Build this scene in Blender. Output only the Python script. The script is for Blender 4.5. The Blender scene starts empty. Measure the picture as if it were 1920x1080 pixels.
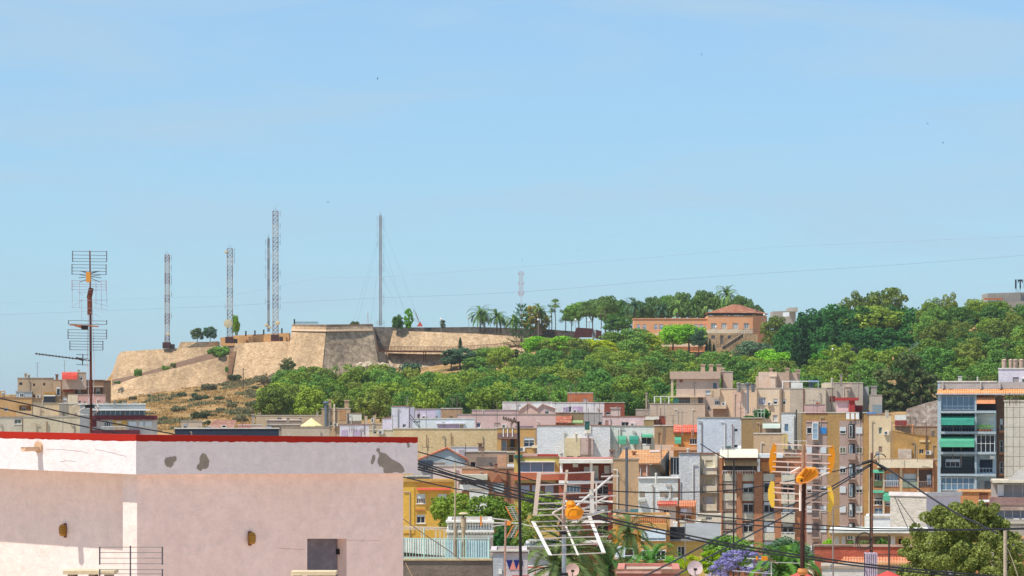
import bpy, math, random
from mathutils import Vector, Matrix
S = bpy.context.scene
COL = S.collection
R = math.radians
# ---------------------------------------------------------------- camera, sky, sun, exposure
F = 6200.0; HY = 770.0; CZ = 30.0           # focal length in photo pixels, horizon row, eye height
cd = bpy.data.cameras.new('camera'); cam = bpy.data.objects.new('camera', cd); COL.objects.link(cam)
cam.location = (0, 0, CZ); cam.rotation_euler = (R(90), 0, 0)
cd.sensor_width = 36; cd.lens = 36*F/1920; cd.shift_y = (HY-540)/1920
cd.clip_start = 0.5; cd.clip_end = 30000
S.camera = cam
SUNV = Vector((-0.41, -0.27, 0.88)).normalized()
wd = bpy.data.worlds.new('World'); S.world = wd; wd.use_nodes = True
nt = wd.node_tree; bg = nt.nodes['Background']
sky = nt.nodes.new('ShaderNodeTexSky'); sky.sky_type = 'NISHITA'; sky.sun_disc = False
sky.sun_elevation = math.asin(SUNV.z); sky.sun_rotation = math.atan2(SUNV.x, SUNV.y)
sky.altitude = 0; sky.air_density = 1.0; sky.dust_density = 0.35; sky.ozone_density = 1.6
tc = nt.nodes.new('ShaderNodeTexCoord')
mp = nt.nodes.new('ShaderNodeMapping'); mp.inputs['Scale'].default_value = (5, 5, 30); mp.inputs['Rotation'].default_value = (0, R(4), 0)
nz = nt.nodes.new('ShaderNodeTexNoise'); nz.inputs['Scale'].default_value = 1.6; nz.inputs['Detail'].default_value = 7; nz.inputs['Distortion'].default_value = .8
rp = nt.nodes.new('ShaderNodeMapRange'); rp.inputs[1].default_value = .42; rp.inputs[2].default_value = .8; rp.inputs[3].default_value = .42; rp.inputs[4].default_value = .95
mx = nt.nodes.new('ShaderNodeMix'); mx.data_type = 'RGBA'; mx.inputs[7].default_value = (3.45, 4.85, 6.0, 1)
ti = nt.nodes.new('ShaderNodeMix'); ti.data_type = 'RGBA'; ti.blend_type = 'MULTIPLY'; ti.inputs[0].default_value = 1; ti.inputs[7].default_value = (.56, .86, 1.16, 1)
L = nt.links.new
L(tc.outputs['Generated'], mp.inputs[0]); L(mp.outputs[0], nz.inputs['Vector']); L(nz.outputs[0], rp.inputs[0])
L(sky.outputs[0], ti.inputs[6]); L(ti.outputs[2], mx.inputs[6]); L(rp.outputs[0], mx.inputs[0]); L(mx.outputs[2], bg.inputs[0])
bg.inputs[1].default_value = 0.085
sl = bpy.data.lights.new('sun', 'SUN'); sl.energy = 3.5; sl.angle = R(.55); sl.color = (1, .94, .85)
so = bpy.data.objects.new('sun', sl); COL.objects.link(so)
so.rotation_euler = (-SUNV).to_track_quat('-Z', 'Y').to_euler(); so.location = (-50, 0, 120)
vs = S.view_settings; vs.view_transform = 'Standard'; vs.look = 'None'; vs.exposure = 0.66; vs.gamma = 1

# ---------------------------------------------------------------- helpers
def W(px, py, D): return Vector(((px-960)*D/F, D, CZ+(HY-py)*D/F))
def lin(h):
    h = h.lstrip('#'); o = []
    for i in (0, 2, 4):
        c = int(h[i:i+2], 16)/255; o.append(c/12.92 if c <= .04045 else ((c+.055)/1.055)**2.4)
    return o
def tag(o, label=None, cat=None, group=None, kind=None):
    if label: o['label'] = label
    if cat: o['category'] = cat
    if group: o['group'] = group
    if kind: o['kind'] = kind
    return o
def empty(name, loc, rz=0, parent=None):
    o = bpy.data.objects.new(name, None); COL.objects.link(o); o.location = loc; o.rotation_euler = (0, 0, rz); o.empty_display_size = .3
    if parent: o.parent = parent
    return o
class MB:
    def __init__(s): s.v = []; s.f = []
    def add(s, vs, fs):
        n = len(s.v); s.v += [tuple(v) for v in vs]; s.f += [tuple(i+n for i in f) for f in fs]; return s
    def box(s, x0, x1, y0, y1, z0, z1):
        if x0 > x1: x0, x1 = x1, x0
        if y0 > y1: y0, y1 = y1, y0
        if z0 > z1: z0, z1 = z1, z0
        return s.add([(x0,y0,z0),(x1,y0,z0),(x1,y1,z0),(x0,y1,z0),(x0,y0,z1),(x1,y0,z1),(x1,y1,z1),(x0,y1,z1)],
                     [(0,3,2,1),(4,5,6,7),(0,1,5,4),(1,2,6,5),(2,3,7,6),(3,0,4,7)])
    def quad(s, *p): return s.add(p, [tuple(range(len(p)))])
    def prism(s, pts, y0, y1):                 # pts (x,z) counter-clockwise seen from -y
        n = len(pts)
        return s.add([(x,y0,z) for x,z in pts]+[(x,y1,z) for x,z in pts], [tuple(range(n)), tuple(range(2*n-1, n-1, -1))]+[(i,i+n,(i+1)%n+n,(i+1)%n) for i in range(n)])
    def xprism(s, pts, x0, x1):                # pts (y,z), extruded along x
        n = len(pts)
        return s.add([(x0,y,z) for y,z in pts]+[(x1,y,z) for y,z in pts], [tuple(range(n)), tuple(range(2*n-1, n-1, -1))]+[(i,i+n,(i+1)%n+n,(i+1)%n) for i in range(n)])
    def flat(s, pts, z0, z1):                  # pts (x,y), extruded along z
        n = len(pts)
        return s.add([(x,y,z0) for x,y in pts]+[(x,y,z1) for x,y in pts], [tuple(range(n-1,-1,-1)), tuple(range(n, 2*n))]+[(i,(i+1)%n,(i+1)%n+n,i+n) for i in range(n)])
    def bar(s, p, q, r, n=5, r2=None, sx=1, sy=1):
        p = Vector(p); q = Vector(q); d = q-p
        if d.length < 1e-6: return s
        r2 = r if r2 is None else r2
        d.normalize(); u = d.cross(Vector((0,0,1)) if abs(d.z) < .9 else Vector((1,0,0))).normalized(); w = d.cross(u)
        vs = []
        for c, rr in ((p, r), (q, r2)):
            for k in range(n):
                a = 2*math.pi*(k+.5)/n; vs.append(c+(u*math.cos(a)*sx+w*math.sin(a)*sy)*rr)
        return s.add(vs, [(k,(k+1)%n,(k+1)%n+n,k+n) for k in range(n)]+[tuple(range(n-1,-1,-1)), tuple(range(n,2*n))])
    def path(s, pts, r, n=5):
        for a, b in zip(pts, pts[1:]): s.bar(a, b, r, n)
        return s
    def lathe(s, prof, c=(0,0,0), n=12):       # prof (r,z)
        c = Vector(c); vs = []; fs = []
        for r, z in prof:
            for k in range(n):
                a = 2*math.pi*k/n; vs.append((c.x+r*math.cos(a), c.y+r*math.sin(a), c.z+z))
        for j in range(len(prof)-1):
            for k in range(n): fs.append((j*n+k, j*n+(k+1)%n, (j+1)*n+(k+1)%n, (j+1)*n+k))
        fs.append(tuple(range(n-1,-1,-1))); fs.append(tuple((len(prof)-1)*n+k for k in range(n)))
        return s.add(vs, fs)
    def build(s, name, mat, parent=None, smooth=False, loc=None):
        me = bpy.data.meshes.new(name); me.from_pydata(s.v, [], s.f)
        if mat: me.materials.append(mat)
        if smooth:
            for p in me.polygons: p.use_smooth = True
        o = bpy.data.objects.new(name, me); COL.objects.link(o)
        if parent: o.parent = parent
        if loc is not None: o.location = loc
        return o

# ---------------------------------------------------------------- materials
MC = {}
def newmat(name):
    m = bpy.data.materials.new(name); m.use_nodes = True
    return m, m.node_tree, m.node_tree.nodes['Principled BSDF'], m.node_tree.links.new
def wall(h, k='stucco', dirt=.35, k2=None, scale=1.0):
    key = (h, k, dirt, k2, scale)
    if key in MC: return MC[key]
    m, t, b, l = newmat('wall_'+k); N = t.nodes.new
    c = lin(h); g_ = sum(c)/3; c = [min(.84, (x*.86+.12*g_+.01)*q*1.02) for x, q in zip(c, (1.015,1.005,.955))]; d = [x*(1-.5*dirt) for x in c]; d[2] *= .94
    if k2: d = lin(k2); d = [min(.82, (x*.9+.1*sum(d)/3)*q*1.02) for x, q in zip(d, (1.015,1.005,.955))]
    co = N('ShaderNodeTexCoord')
    def noise(sc, scale3=(1,1,1), det=5, rough=.6):
        q = N('ShaderNodeMapping'); q.inputs['Scale'].default_value = scale3
        n = N('ShaderNodeTexNoise'); n.inputs['Scale'].default_value = sc; n.inputs['Detail'].default_value = det; n.inputs['Roughness'].default_value = rough
        l(co.outputs['Object'], q.inputs[0]); l(q.outputs[0], n.inputs['Vector']); return n.outputs[0]
    def rng(s, a, z, o0=0, o1=1):
        r = N('ShaderNodeMapRange'); r.inputs[1].default_value = a; r.inputs[2].default_value = z; r.inputs[3].default_value = o0; r.inputs[4].default_value = o1; l(s, r.inputs[0]); return r.outputs[0]
    def mix(a, bb, fac, mode='MIX'):
        q = N('ShaderNodeMix'); q.data_type = 'RGBA'; q.blend_type = mode
        for s_, i in ((a, 6), (bb, 7)):
            if isinstance(s_, (list, tuple)): q.inputs[i].default_value = (*s_[:3], 1)
            else: l(s_, q.inputs[i])
        if isinstance(fac, (int, float)): q.inputs[0].default_value = fac
        else: l(fac, q.inputs[0])
        return q.outputs[2]
    big = rng(noise(.35*scale), .38, .72)
    streak = rng(noise(1.3*scale, (1, 1, .3), 6, .7), .52, .78)
    fine = noise(9*scale, det=6, rough=.7)
    col = mix(c, d, big)
    col = mix(col, [x*.62 for x in d], rng(streak, 0, 1, 0, .12+.75*max(dirt, 0)))
    col = mix(col, rng(fine, .2, .8, .86, 1.12), 1, 'MULTIPLY')
    mid = noise(2.1*max(scale,.5), (1,1,1.6), 6, .75); col = mix(col, rng(mid, .3, .72, .8 if dirt > 0 else .95, 1.1 if dirt > 0 else 1.03), 1, 'MULTIPLY')
    hm = N('ShaderNodeMath'); hm.operation = 'MULTIPLY_ADD'; hm.inputs[1].default_value = 1.6; l(mid, hm.inputs[0]); l(fine, hm.inputs[2])
    bs = hm.outputs[0]; bstr = .35
    if k == 'brick':
        q = N('ShaderNodeSeparateXYZ'); l(co.outputs['Object'], q.inputs[0])
        ad = N('ShaderNodeMath'); l(q.outputs[0], ad.inputs[0]); l(q.outputs[1], ad.inputs[1])
        cb = N('ShaderNodeCombineXYZ'); l(ad.outputs[0], cb.inputs[0]); l(q.outputs[2], cb.inputs[1])
        bt = N('ShaderNodeTexBrick'); l(cb.outputs[0], bt.inputs['Vector']); bt.inputs['Scale'].default_value = 1
        bt.inputs['Brick Width'].default_value = .25/scale; bt.inputs['Row Height'].default_value = .085/scale; bt.inputs['Mortar Size'].default_value = .011/scale
        bt.inputs['Color1'].default_value = (1,1,1,1); bt.inputs['Color2'].default_value = (.72,.7,.68,1); bt.inputs['Mortar'].default_value = (1.15,1.2,1.25,1)
        col = mix(col, bt.outputs[0], 1, 'MULTIPLY')
    if k == 'stone':
        v = N('ShaderNodeTexVoronoi'); v.inputs['Scale'].default_value = 1.1*scale
        q = N('ShaderNodeMapping'); q.inputs['Scale'].default_value = (1,1,1.7); l(co.outputs['Object'], q.inputs[0]); l(q.outputs[0], v.inputs['Vector'])
        rr = N('ShaderNodeSeparateColor'); l(v.outputs['Color'], rr.inputs[0])
        col = mix(col, rng(rr.outputs[0], 0, 1, .7, 1.18), .9, 'MULTIPLY')
        col = mix(col, rng(noise(.1, (1,1,.4), 8, .7), .44, .6, 1.05, .72), 1, 'MULTIPLY')
        col = mix(col, rng(noise(2.6, (1,1,1)), .28, .4, .45, 1), 1, 'MULTIPLY')
        bstr = .5
    if k == 'rubble':
        col = mix(col, d, rng(noise(1.3, (1,1,1.3), 8, .75), .42, .6)); bstr = .6
    if k == 'rough':
        r1 = noise(2.6, (1,1,2.6), 7, .8); col = mix(col, rng(r1, .36, .62, .93, 1.16), 1, 'MULTIPLY'); bs = r1; bstr = 1
    if k == 'tile':
        wv = N('ShaderNodeTexWave'); wv.inputs['Scale'].default_value = 1.9*scale; wv.inputs['Distortion'].default_value = .9; wv.inputs['Detail'].default_value = 1
        wv.bands_direction = 'X'; l(co.outputs['Object'], wv.inputs['Vector'])
        w2 = N('ShaderNodeTexWave'); w2.inputs['Scale'].default_value = 1.5*scale; w2.inputs['Distortion'].default_value = .5; w2.bands_direction = 'Z'; l(co.outputs['Object'], w2.inputs['Vector'])
        col = mix(col, rng(wv.outputs[0], 0, 1, .62, 1.15), 1, 'MULTIPLY'); col = mix(col, rng(w2.outputs[0], 0, 1, .8, 1.1), 1, 'MULTIPLY')
        col = mix(col, (.55,.42,.28), rng(noise(1.6), .5, .7, 0, .55)); bs = wv.outputs[0]; bstr = .6
    if k == 'panel':
        q = N('ShaderNodeSeparateXYZ'); l(co.outputs['Object'], q.inputs[0])
        ad = N('ShaderNodeMath'); l(q.outputs[0], ad.inputs[0]); l(q.outputs[1], ad.inputs[1])
        cb = N('ShaderNodeCombineXYZ'); l(ad.outputs[0], cb.inputs[0]); l(q.outputs[2], cb.inputs[1])
        bt = N('ShaderNodeTexBrick'); l(cb.outputs[0], bt.inputs['Vector']); bt.offset = 0; bt.inputs['Scale'].default_value = 1
        bt.inputs['Brick Width'].default_value = .62; bt.inputs['Row Height'].default_value = .95; bt.inputs['Mortar Size'].default_value = .03
        bt.inputs['Color1'].default_value = (1,1,1,1); bt.inputs['Color2'].default_value = (.9,.9,.9,1); bt.inputs['Mortar'].default_value = (.45,.42,.4,1)
        col = mix(col, bt.outputs[0], 1, 'MULTIPLY')
    if k == 'stripe':
        wv = N('ShaderNodeTexWave'); wv.inputs['Scale'].default_value = 1.2*scale; wv.bands_direction = 'X'; l(co.outputs['Object'], wv.inputs['Vector'])
        col = mix(c, d, rng(wv.outputs[0], .4, .6))
    l(col, b.inputs['Base Color']); b.inputs['Roughness'].default_value = .9; b.inputs['Specular IOR Level'].default_value = .2
    bp = N('ShaderNodeBump'); bp.inputs['Strength'].default_value = bstr; bp.inputs['Distance'].default_value = .06 if k != 'rough' else .22
    l(bs, bp.inputs['Height']); l(bp.outputs[0], b.inputs['Normal'])
    MC[key] = m; return m
def plain(h, rough=.6, metal=0, var=.2, spec=.3, sc=3):
    key = ('p', h, rough, metal, var)
    if key in MC: return MC[key]
    m, t, b, l = newmat('paint'); N = t.nodes.new; c = lin(h)
    co = N('ShaderNodeTexCoord'); n = N('ShaderNodeTexNoise'); n.inputs['Scale'].default_value = sc; n.inputs['Detail'].default_value = 4; l(co.outputs['Object'], n.inputs['Vector'])
    q = N('ShaderNodeMix'); q.data_type = 'RGBA'; q.inputs[6].default_value = (*[x*(1-var) for x in c], 1); q.inputs[7].default_value = (*[min(1,x*(1+var)) for x in c], 1)
    l(n.outputs[0], q.inputs[0]); l(q.outputs[2], b.inputs['Base Color'])
    b.inputs['Roughness'].default_value = rough; b.inputs['Metallic'].default_value = metal; b.inputs['Specular IOR Level'].default_value = spec
    MC[key] = m; return m
def glassm(h='#26313c'):
    key = ('g', h)
    if key in MC: return MC[key]
    m = plain(h, .12, 0, .35, .6, .8); MC[key] = m; return m
def leafm(h, h2=None, tr=.25, sc=.35):
    key = ('l', h, h2)
    if key in MC: return MC[key]
    m, t, b, l = newmat('foliage'); N = t.nodes.new
    c = lin(h); d = lin(h2) if h2 else [c[0]*.5, c[1]*.6, c[2]*.7]
    co = N('ShaderNodeTexCoord'); n = N('ShaderNodeTexNoise'); n.inputs['Scale'].default_value = sc; n.inputs['Detail'].default_value = 3; n.inputs['Roughness'].default_value = .75
    l(co.outputs['Object'], n.inputs['Vector'])
    oi = N('ShaderNodeObjectInfo'); ad = N('ShaderNodeMath'); ad.operation = 'MULTIPLY_ADD'; ad.inputs[1].default_value = .5; l(oi.outputs['Random'], ad.inputs[0])
    l(n.outputs[0], ad.inputs[2])
    mr = N('ShaderNodeMapRange'); mr.inputs[1].default_value = .45; mr.inputs[2].default_value = 1.0; l(ad.outputs[0], mr.inputs[0])
    q = N('ShaderNodeMix'); q.data_type = 'RGBA'; q.inputs[6].default_value = (*c, 1); q.inputs[7].default_value = (*d, 1); l(mr.outputs[0], q.inputs[0])
    l(q.outputs[2], b.inputs['Base Color']); b.inputs['Roughness'].default_value = .75; b.inputs['Specular IOR Level'].default_value = .12
    tl = N('ShaderNodeBsdfTranslucent'); l(q.outputs[2], tl.inputs[0])
    ms = N('ShaderNodeMixShader'); ms.inputs[0].default_value = tr; l(b.outputs[0], ms.inputs[1]); l(tl.outputs[0], ms.inputs[2])
    l(ms.outputs[0], t.nodes['Material Output'].inputs[0])
    MC[key] = m; return m
WHITE = plain('#e6e6e2', .5, 0, .06); GLASS = glassm(); BLIND = plain('#c9d0d4', .7, 0, .08); DARK = plain('#1d1c1e', .6); BARK = wall('#6b5846', 'stucco', .5)
STEEL = plain('#8d9091', .45, .5, .2); RUST = wall('#8a4e36', 'stucco', .5, '#5a3428', 6); GREYP = plain('#9b9b98', .6, .2, .15)
# ---------------------------------------------------------------- terrain
def interp(t, x):
    if x <= t[0][0]: return t[0][1]
    for (a, va), (b, vb) in zip(t, t[1:]):
        if x <= b:
            k = (x-a)/(b-a); k = k*k*(3-2*k) if False else k
            return va+(vb-va)*k
    return t[-1][1]
T_MID = [(-800,800),(0,778),(210,764),(430,742),(550,742),(720,744),(900,738),(1000,718),(1100,708),(1200,715),(1300,720),(1440,700),(1600,675),(1750,655),(1900,640),(2600,640)]
T_TOP = [(-800,790),(0,770),(210,752),(430,714),(500,705),(600,697),(720,690),(800,690),(900,676),(1000,655),(1100,648),(1200,658),(1300,665),(1440,655),(1600,625),(1750,605),(1900,590),(2600,585)]
T_PLT = [(-800,740),(0,740),(190,735),(215,690),(300,668),(430,648),(600,625),(720,630),(1000,636),(1100,640),(1200,632),(1440,628),(1600,600),(1750,590),(1900,578),(2600,580)]
def hz(p):
    x, y = p
    return (math.sin(x*.13+y*.07)+math.sin(x*.053-y*.11+1.3)+.6*math.sin(x*.31+2)+.5*math.sin(y*.29+x*.1))/3
def ground_z(X, Y):
    px = 960+X*F/max(Y, 300)
    px = max(-1500, min(3200, px))
    low = interp([(0,-26),(400,-26),(500,-22.5),(600,-13),(700,-4.5)], Y)
    z = low
    if Y > 700:
        zm = (HY-interp(T_MID, px))*980/F; zt = (HY-interp(T_TOP, px))*1050/F; zp = (HY-interp(T_PLT, px))*1090/F
        z = interp([(700,-4.5),(980,zm),(1052,zt),(1066,zt),(1085,zp),(1250,zp-1),(1500,-26)], Y)
    # the hill only stands in the middle distance
    if Y > 700: z += hz((X, Y))*.9*min(1, (Y-700)/60)*(1 if Y < 1052 else max(0, 1-(Y-1052)/15))
    return CZ+z
def lines(a):
    o = []
    for s, e, st in a:
        x = s
        while x < e-1e-6: o.append(x); x += st
    o.append(a[-1][1]); return o
GX = lines([(-9000,-1500,1500),(-1500,-300,150),(-300,300,4),(300,1500,150),(1500,9000,1500)])
GY = lines([(-600,0,200),(0,400,50),(400,680,20),(680,1100,4),(1100,1600,25),(1600,4000,400),(4000,16000,3000)])
zz = {}
for i, x in enumerate(GX):
    for j, y in enumerate(GY): zz[i, j] = ground_z(x, y)
def sheet(cond, name, mat):
    b = MB(); idx = {}
    def vi(i, j):
        if (i, j) not in idx: idx[i, j] = len(b.v); b.v.append((GX[i], GY[j], zz[i, j]))
        return idx[i, j]
    for i in range(len(GX)-1):
        for j in range(len(GY)-1):
            if cond(GX[i], GY[j]): b.f.append((vi(i,j), vi(i+1,j), vi(i+1,j+1), vi(i,j+1)))
    return tag(b.build(name, mat, smooth=True), kind='structure')
def hillmat():
    m, t, b, l = newmat('dry_hill'); N = t.nodes.new
    co = N('ShaderNodeTexCoord')
    def nz_(s, d=6, sc=(1,1,1)):
        q = N('ShaderNodeMapping'); q.inputs['Scale'].default_value = sc; l(co.outputs['Object'], q.inputs[0])
        n = N('ShaderNodeTexNoise'); n.inputs['Scale'].default_value = s; n.inputs['Detail'].default_value = d; n.inputs['Roughness'].default_value = .7; l(q.outputs[0], n.inputs['Vector']); return n.outputs[0]
    cr = N('ShaderNodeValToRGB'); e = cr.color_ramp.elements
    e[0].position = .36; e[0].color = (*lin('#6b6248'), 1); e[1].position = .7; e[1].color = (*lin('#c7a57c'), 1)
    x = e.new(.45); x.color = (*lin('#9c7f55'), 1); x = e.new(.56); x.color = (*lin('#b39064'), 1)
    l(nz_(.16, 8), cr.inputs[0])
    q = N('ShaderNodeMix'); q.data_type = 'RGBA'; q.blend_type = 'MULTIPLY'; q.inputs[0].default_value = 1
    mr = N('ShaderNodeMapRange'); mr.inputs[1].default_value = .3; mr.inputs[2].default_value = .7; mr.inputs[3].default_value = .6; mr.inputs[4].default_value = 1.2; l(nz_(1.4, 6, (1,1,2)), mr.inputs[0])
    l(cr.outputs[0], q.inputs[6]); l(mr.outputs[0], q.inputs[7]); l(q.outputs[2], b.inputs['Base Color'])
    b.inputs['Roughness'].default_value = 1; b.inputs['Specular IOR Level'].default_value = 0
    bp = N('ShaderNodeBump'); bp.inputs['Distance'].default_value = .8; bp.inputs['Strength'].default_value = .7; l(nz_(.8, 8), bp.inputs['Height']); l(bp.outputs[0], b.inputs['Normal'])
    return m
HILLM = hillmat()
inhill = lambda x, y: -300 <= x < 300 and 680 <= y < 1100
sheet(inhill, 'hillside', HILLM)
sheet(lambda x, y: not inhill(x, y), 'ground', wall('#c2ad90', 'stucco', .4, '#9c8f78', .1))

# ---------------------------------------------------------------- foliage meshes
def leaf_cloud(clumps, leaf, rnd, up=.25, jit=.7, elong=1.0):
    v = []; f = []
    for (cx, cy, cz, rx, rz, n) in clumps:
        for _ in range(n):
            while True:
                d = Vector((rnd.uniform(-1,1), rnd.uniform(-1,1), rnd.uniform(-1,1)))
                if .05 < d.length < 1: break
            k = d.length; r = k**.35
            dn = d.normalized(); p = Vector((cx+dn.x*r*rx, cy+dn.y*r*rx, cz+dn.z*r*rz))
            nn = (dn+Vector((rnd.gauss(0,jit), rnd.gauss(0,jit), rnd.gauss(0,jit)+up))).normalized()
            u = nn.cross(Vector((rnd.uniform(-1,1), rnd.uniform(-1,1), rnd.uniform(-1,1))))
            if u.length < .01: continue
            u.normalize(); w = nn.cross(u); s = leaf*rnd.uniform(.6, 1.35); u *= s*elong; w *= s
            i = len(v); v += [tuple(p-u-w*.5), tuple(p+u*.1-w), tuple(p+u+w*.4), tuple(p-u*.2+w)]; f.append((i, i+1, i+2, i+3))
    return v, f
def crown_mesh(name, kind, seed, R_=4.0, H=3.2, base=5.0, nc=34, nl=120, leaf=.26):
    rnd = random.Random(seed); cl = []; lim = MB()
    lean = (rnd.uniform(-.5,.5), rnd.uniform(-.5,.5))
    if kind in ('pine', 'broad', 'stonepine'):
        for i in range(nc):
            a = i*2.39996+rnd.uniform(-.4,.4); t = (i+.5)/nc
            ph = math.acos(1-t*(1.75 if kind != 'stonepine' else 1.15)); rr = rnd.uniform(.62, 1.0) if i % 5 else rnd.uniform(.2,.6)
            x = R_*math.sin(ph)*math.cos(a)*rr; y = R_*math.sin(ph)*math.sin(a)*rr; z = base+H*math.cos(ph)*rr*rnd.uniform(.85,1.15)
            s = R_*(rnd.uniform(.15,.30) if kind == 'pine' else rnd.uniform(.18,.34)*1.05)
            cl.append((x+lean[0]*z*.1, y+lean[1]*z*.1, z, s, s*rnd.uniform(.6,.85), int(nl*rnd.uniform(.8,1.3)*(s/R_/.28)**2)))
    elif kind == 'cypress':
        for i in range(nc):
            t = i/nc; z = base*.15+H*t; r = R_*(math.sin(math.pi*min(1, .12+t*.88))**.7)*.75
            a = i*2.4; cl.append((r*.5*math.cos(a), r*.5*math.sin(a), z, r*.7+.1, H/nc*2.2, nl))
    elif kind == 'airy':
        for i in range(nc):
            a = rnd.uniform(0, 6.28); z = base+rnd.uniform(-.9, 1)*H; k = math.sqrt(max(.05, 1-((z-base)/H/1.1)**2)); r = R_*k*math.sqrt(rnd.random())
            s = R_*rnd.uniform(.14,.26); cl.append((r*math.cos(a), r*math.sin(a), z, s, s*rnd.uniform(.7,1.2), int(nl*.8)))
    elif kind == 'shrub':
        for i in range(nc):
            a = rnd.uniform(0, 6.28); r = R_*math.sqrt(rnd.random())*.8; z = H*rnd.uniform(.2,.75)*(1-(r/R_)**2*.5)
            cl.append((r*math.cos(a), r*math.sin(a), z, R_*.3, H*.25, nl))
    v, f = leaf_cloud(cl, leaf, rnd, elong=1.0 if kind != 'airy' else 1.6)
    me = bpy.data.meshes.new(name); me.from_pydata(v, [], f)
    tb = MB(); th = base if kind != 'cypress' else H*.8
    r0 = max(.12, R_*.065)
    if kind == 'shrub':
        for k in range(4): a = k*1.6; tb.bar((0,0,0), (math.cos(a)*R_*.3, math.sin(a)*R_*.3, H*.4), .03, 4)
    else:
        p = Vector((0,0,-1.5)); n = 5
        for k in range(n):
            t = (k+1)/n; q = Vector((lean[0]*t*th*.1+rnd.uniform(-.1,.1), lean[1]*t*th*.1+rnd.uniform(-.1,.1), th*.95*t)); tb.bar(p, q, r0*(1-.6*k/n), 7, r0*(1-.6*(k+1)/n)); p = q
        if kind != 'cypress':
            for c in cl[::max(1, len(cl)//9)]:
                tb.bar((lean[0]*c[2]*.05, lean[1]*c[2]*.05, th*rnd.uniform(.55,.85)), (c[0], c[1], c[2]), r0*.35, 4, r0*.15)
    mt = bpy.data.meshes.new('trunk'); mt.from_pydata(tb.v, [], tb.f)
    mt.materials.append(BARK); me.materials.append(None)
    return (me, mt)
TM = {}
for i in range(4): TM['pine', i] = crown_mesh('crown', 'pine', 11+i, 4.1, 4.3, 5.2, 66, 98, .2)
for i in range(3): TM['broad', i] = crown_mesh('crown', 'broad', 31+i, 5.0, 5.0, 6.5, 84, 90, .28)
TM['stonepine', 0] = crown_mesh('crown', 'stonepine', 51, 5.0, 2.6, 7.5, 44, 110, .26)
TM['stonepine', 1] = crown_mesh('crown', 'stonepine', 52, 4.6, 3.0, 7.0, 44, 110, .26)
TM['cypress', 0] = crown_mesh('crown', 'cypress', 61, 1.3, 9, 2, 22, 90, .16)
TM['airy', 0] = crown_mesh('crown', 'airy', 71, 3.2, 4.2, 6, 60, 75, .2)
TM['airy', 1] = crown_mesh('crown', 'airy', 72, 3.2, 4.6, 6, 60, 75, .2)
TM['sparse', 0] = crown_mesh('crown', 'airy', 91, 3.4, 3.6, 6, 46, 34, .17)
TM['shrub', 0] = crown_mesh('foliage', 'shrub', 81, 1.6, 1.5, 0, 12, 70, .14)
TM['shrub', 1] = crown_mesh('foliage', 'shrub', 82, 1.8, 1.3, 0, 12, 70, .14)
def place_mesh(name, me, parent, mat=None):
    o = bpy.data.objects.new(name, me); COL.objects.link(o); o.parent = parent
    if mat: o.material_slots[0].link = 'OBJECT'; o.material_slots[0].material = mat
    return o
def tree(name, key, loc, sc, mat, label, cat='tree', group=None, rz=None, rnd=random):
    me, mt = TM[key]
    r = empty(name, loc, rnd.uniform(0, 6.28) if rz is None else rz)
    r.scale = sc if isinstance(sc, tuple) else (sc, sc, sc)
    tag(r, label, cat, group)
    place_mesh('trunk' if key[0] != 'shrub' else 'stem', mt, r); place_mesh('crown' if key[0] != 'shrub' else 'foliage', me, r, mat)
    return r
def tree_px(name, key, px, pyt, pyb, D, w, mat, label, cat='tree', group=None, rnd=random):
    """tree whose crown spans w pixels, top at row pyt, foot at row pyb, at distance D"""
    nomh = {'pine': 9.6, 'broad': 12.5, 'stonepine': 10.6, 'cypress': 9.6, 'airy': 11, 'sparse': 10.4, 'shrub': 1.6}[key[0]]; nomw = {'pine': 9, 'broad': 11.5, 'stonepine': 11.5, 'cypress': 2.4, 'airy': 7.6, 'sparse': 7.8, 'shrub': 3.6}[key[0]]
    h = (pyb-pyt)*D/F; ww = w*D/F
    return tree(name, key, W(px, pyb, D), (ww/nomw, ww/nomw, h/nomh), mat, label, cat, group, None, rnd)
PINE_A = leafm('#9bb040', '#688432'); PINE_B = leafm('#80a646', '#527836'); PINE_C = leafm('#95a044', '#647834'); DARKG = leafm('#4c8338', '#346430'); BRIGHT = leafm('#98cc34', '#5c9c2a')
YELLOW = leafm('#b8c024', '#79a822'); OLIVE = leafm('#7f8b52', '#5a6a3c'); GREYG = leafm('#6d8a66', '#47684a'); PURPLE = leafm('#9a93c4', '#7d78a4'); PALMG = leafm('#86a252', '#587a38', .2, 1.5); SCRUB = leafm('#6f7450', '#4e5a3c'); SCRUBG = leafm('#84805f', '#6a684c'); DRY = leafm('#c0a05a', '#9c8248')
# palms
def frond(b, base, ang, el, Lf, droop, leafl, rnd, n=16, wl=.035):
    p = Vector(base); pts = [p.copy()]; e = el
    for k in range(n):
        d = Vector((math.cos(ang)*math.cos(e), math.sin(ang)*math.cos(e), math.sin(e))); p = p+d*(Lf/n); pts.append(p.copy()); e -= droop/n*(1+k/n)
    for k, (a, c) in enumerate(zip(pts, pts[1:])):
        b.bar(a, c, .035*(1-k/n*.7)*Lf/3, 3)
        d = (c-a).normalized(); s = d.cross(Vector((0,0,1))); 
        if s.length < .05: s = Vector((-math.sin(ang), math.cos(ang), 0))
        s.normalize(); u = s.cross(d)
        if k < 1: continue
        l = leafl*math.sin(math.pi*min(.97, (k+1.5)/(n+2)))**.6
        for q in (0, .5):
            m = a.lerp(c, q)
            for sg in (-1, 1):
                t = m+(s*sg*.8+d*.62+u*(.22-.5*rnd.random()*.6)).normalized()*l*rnd.uniform(.85,1.1); w = d*wl*Lf/3*1.5
                b.quad(m-w, m+w, t+w*.2, t-w*.2)
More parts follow.
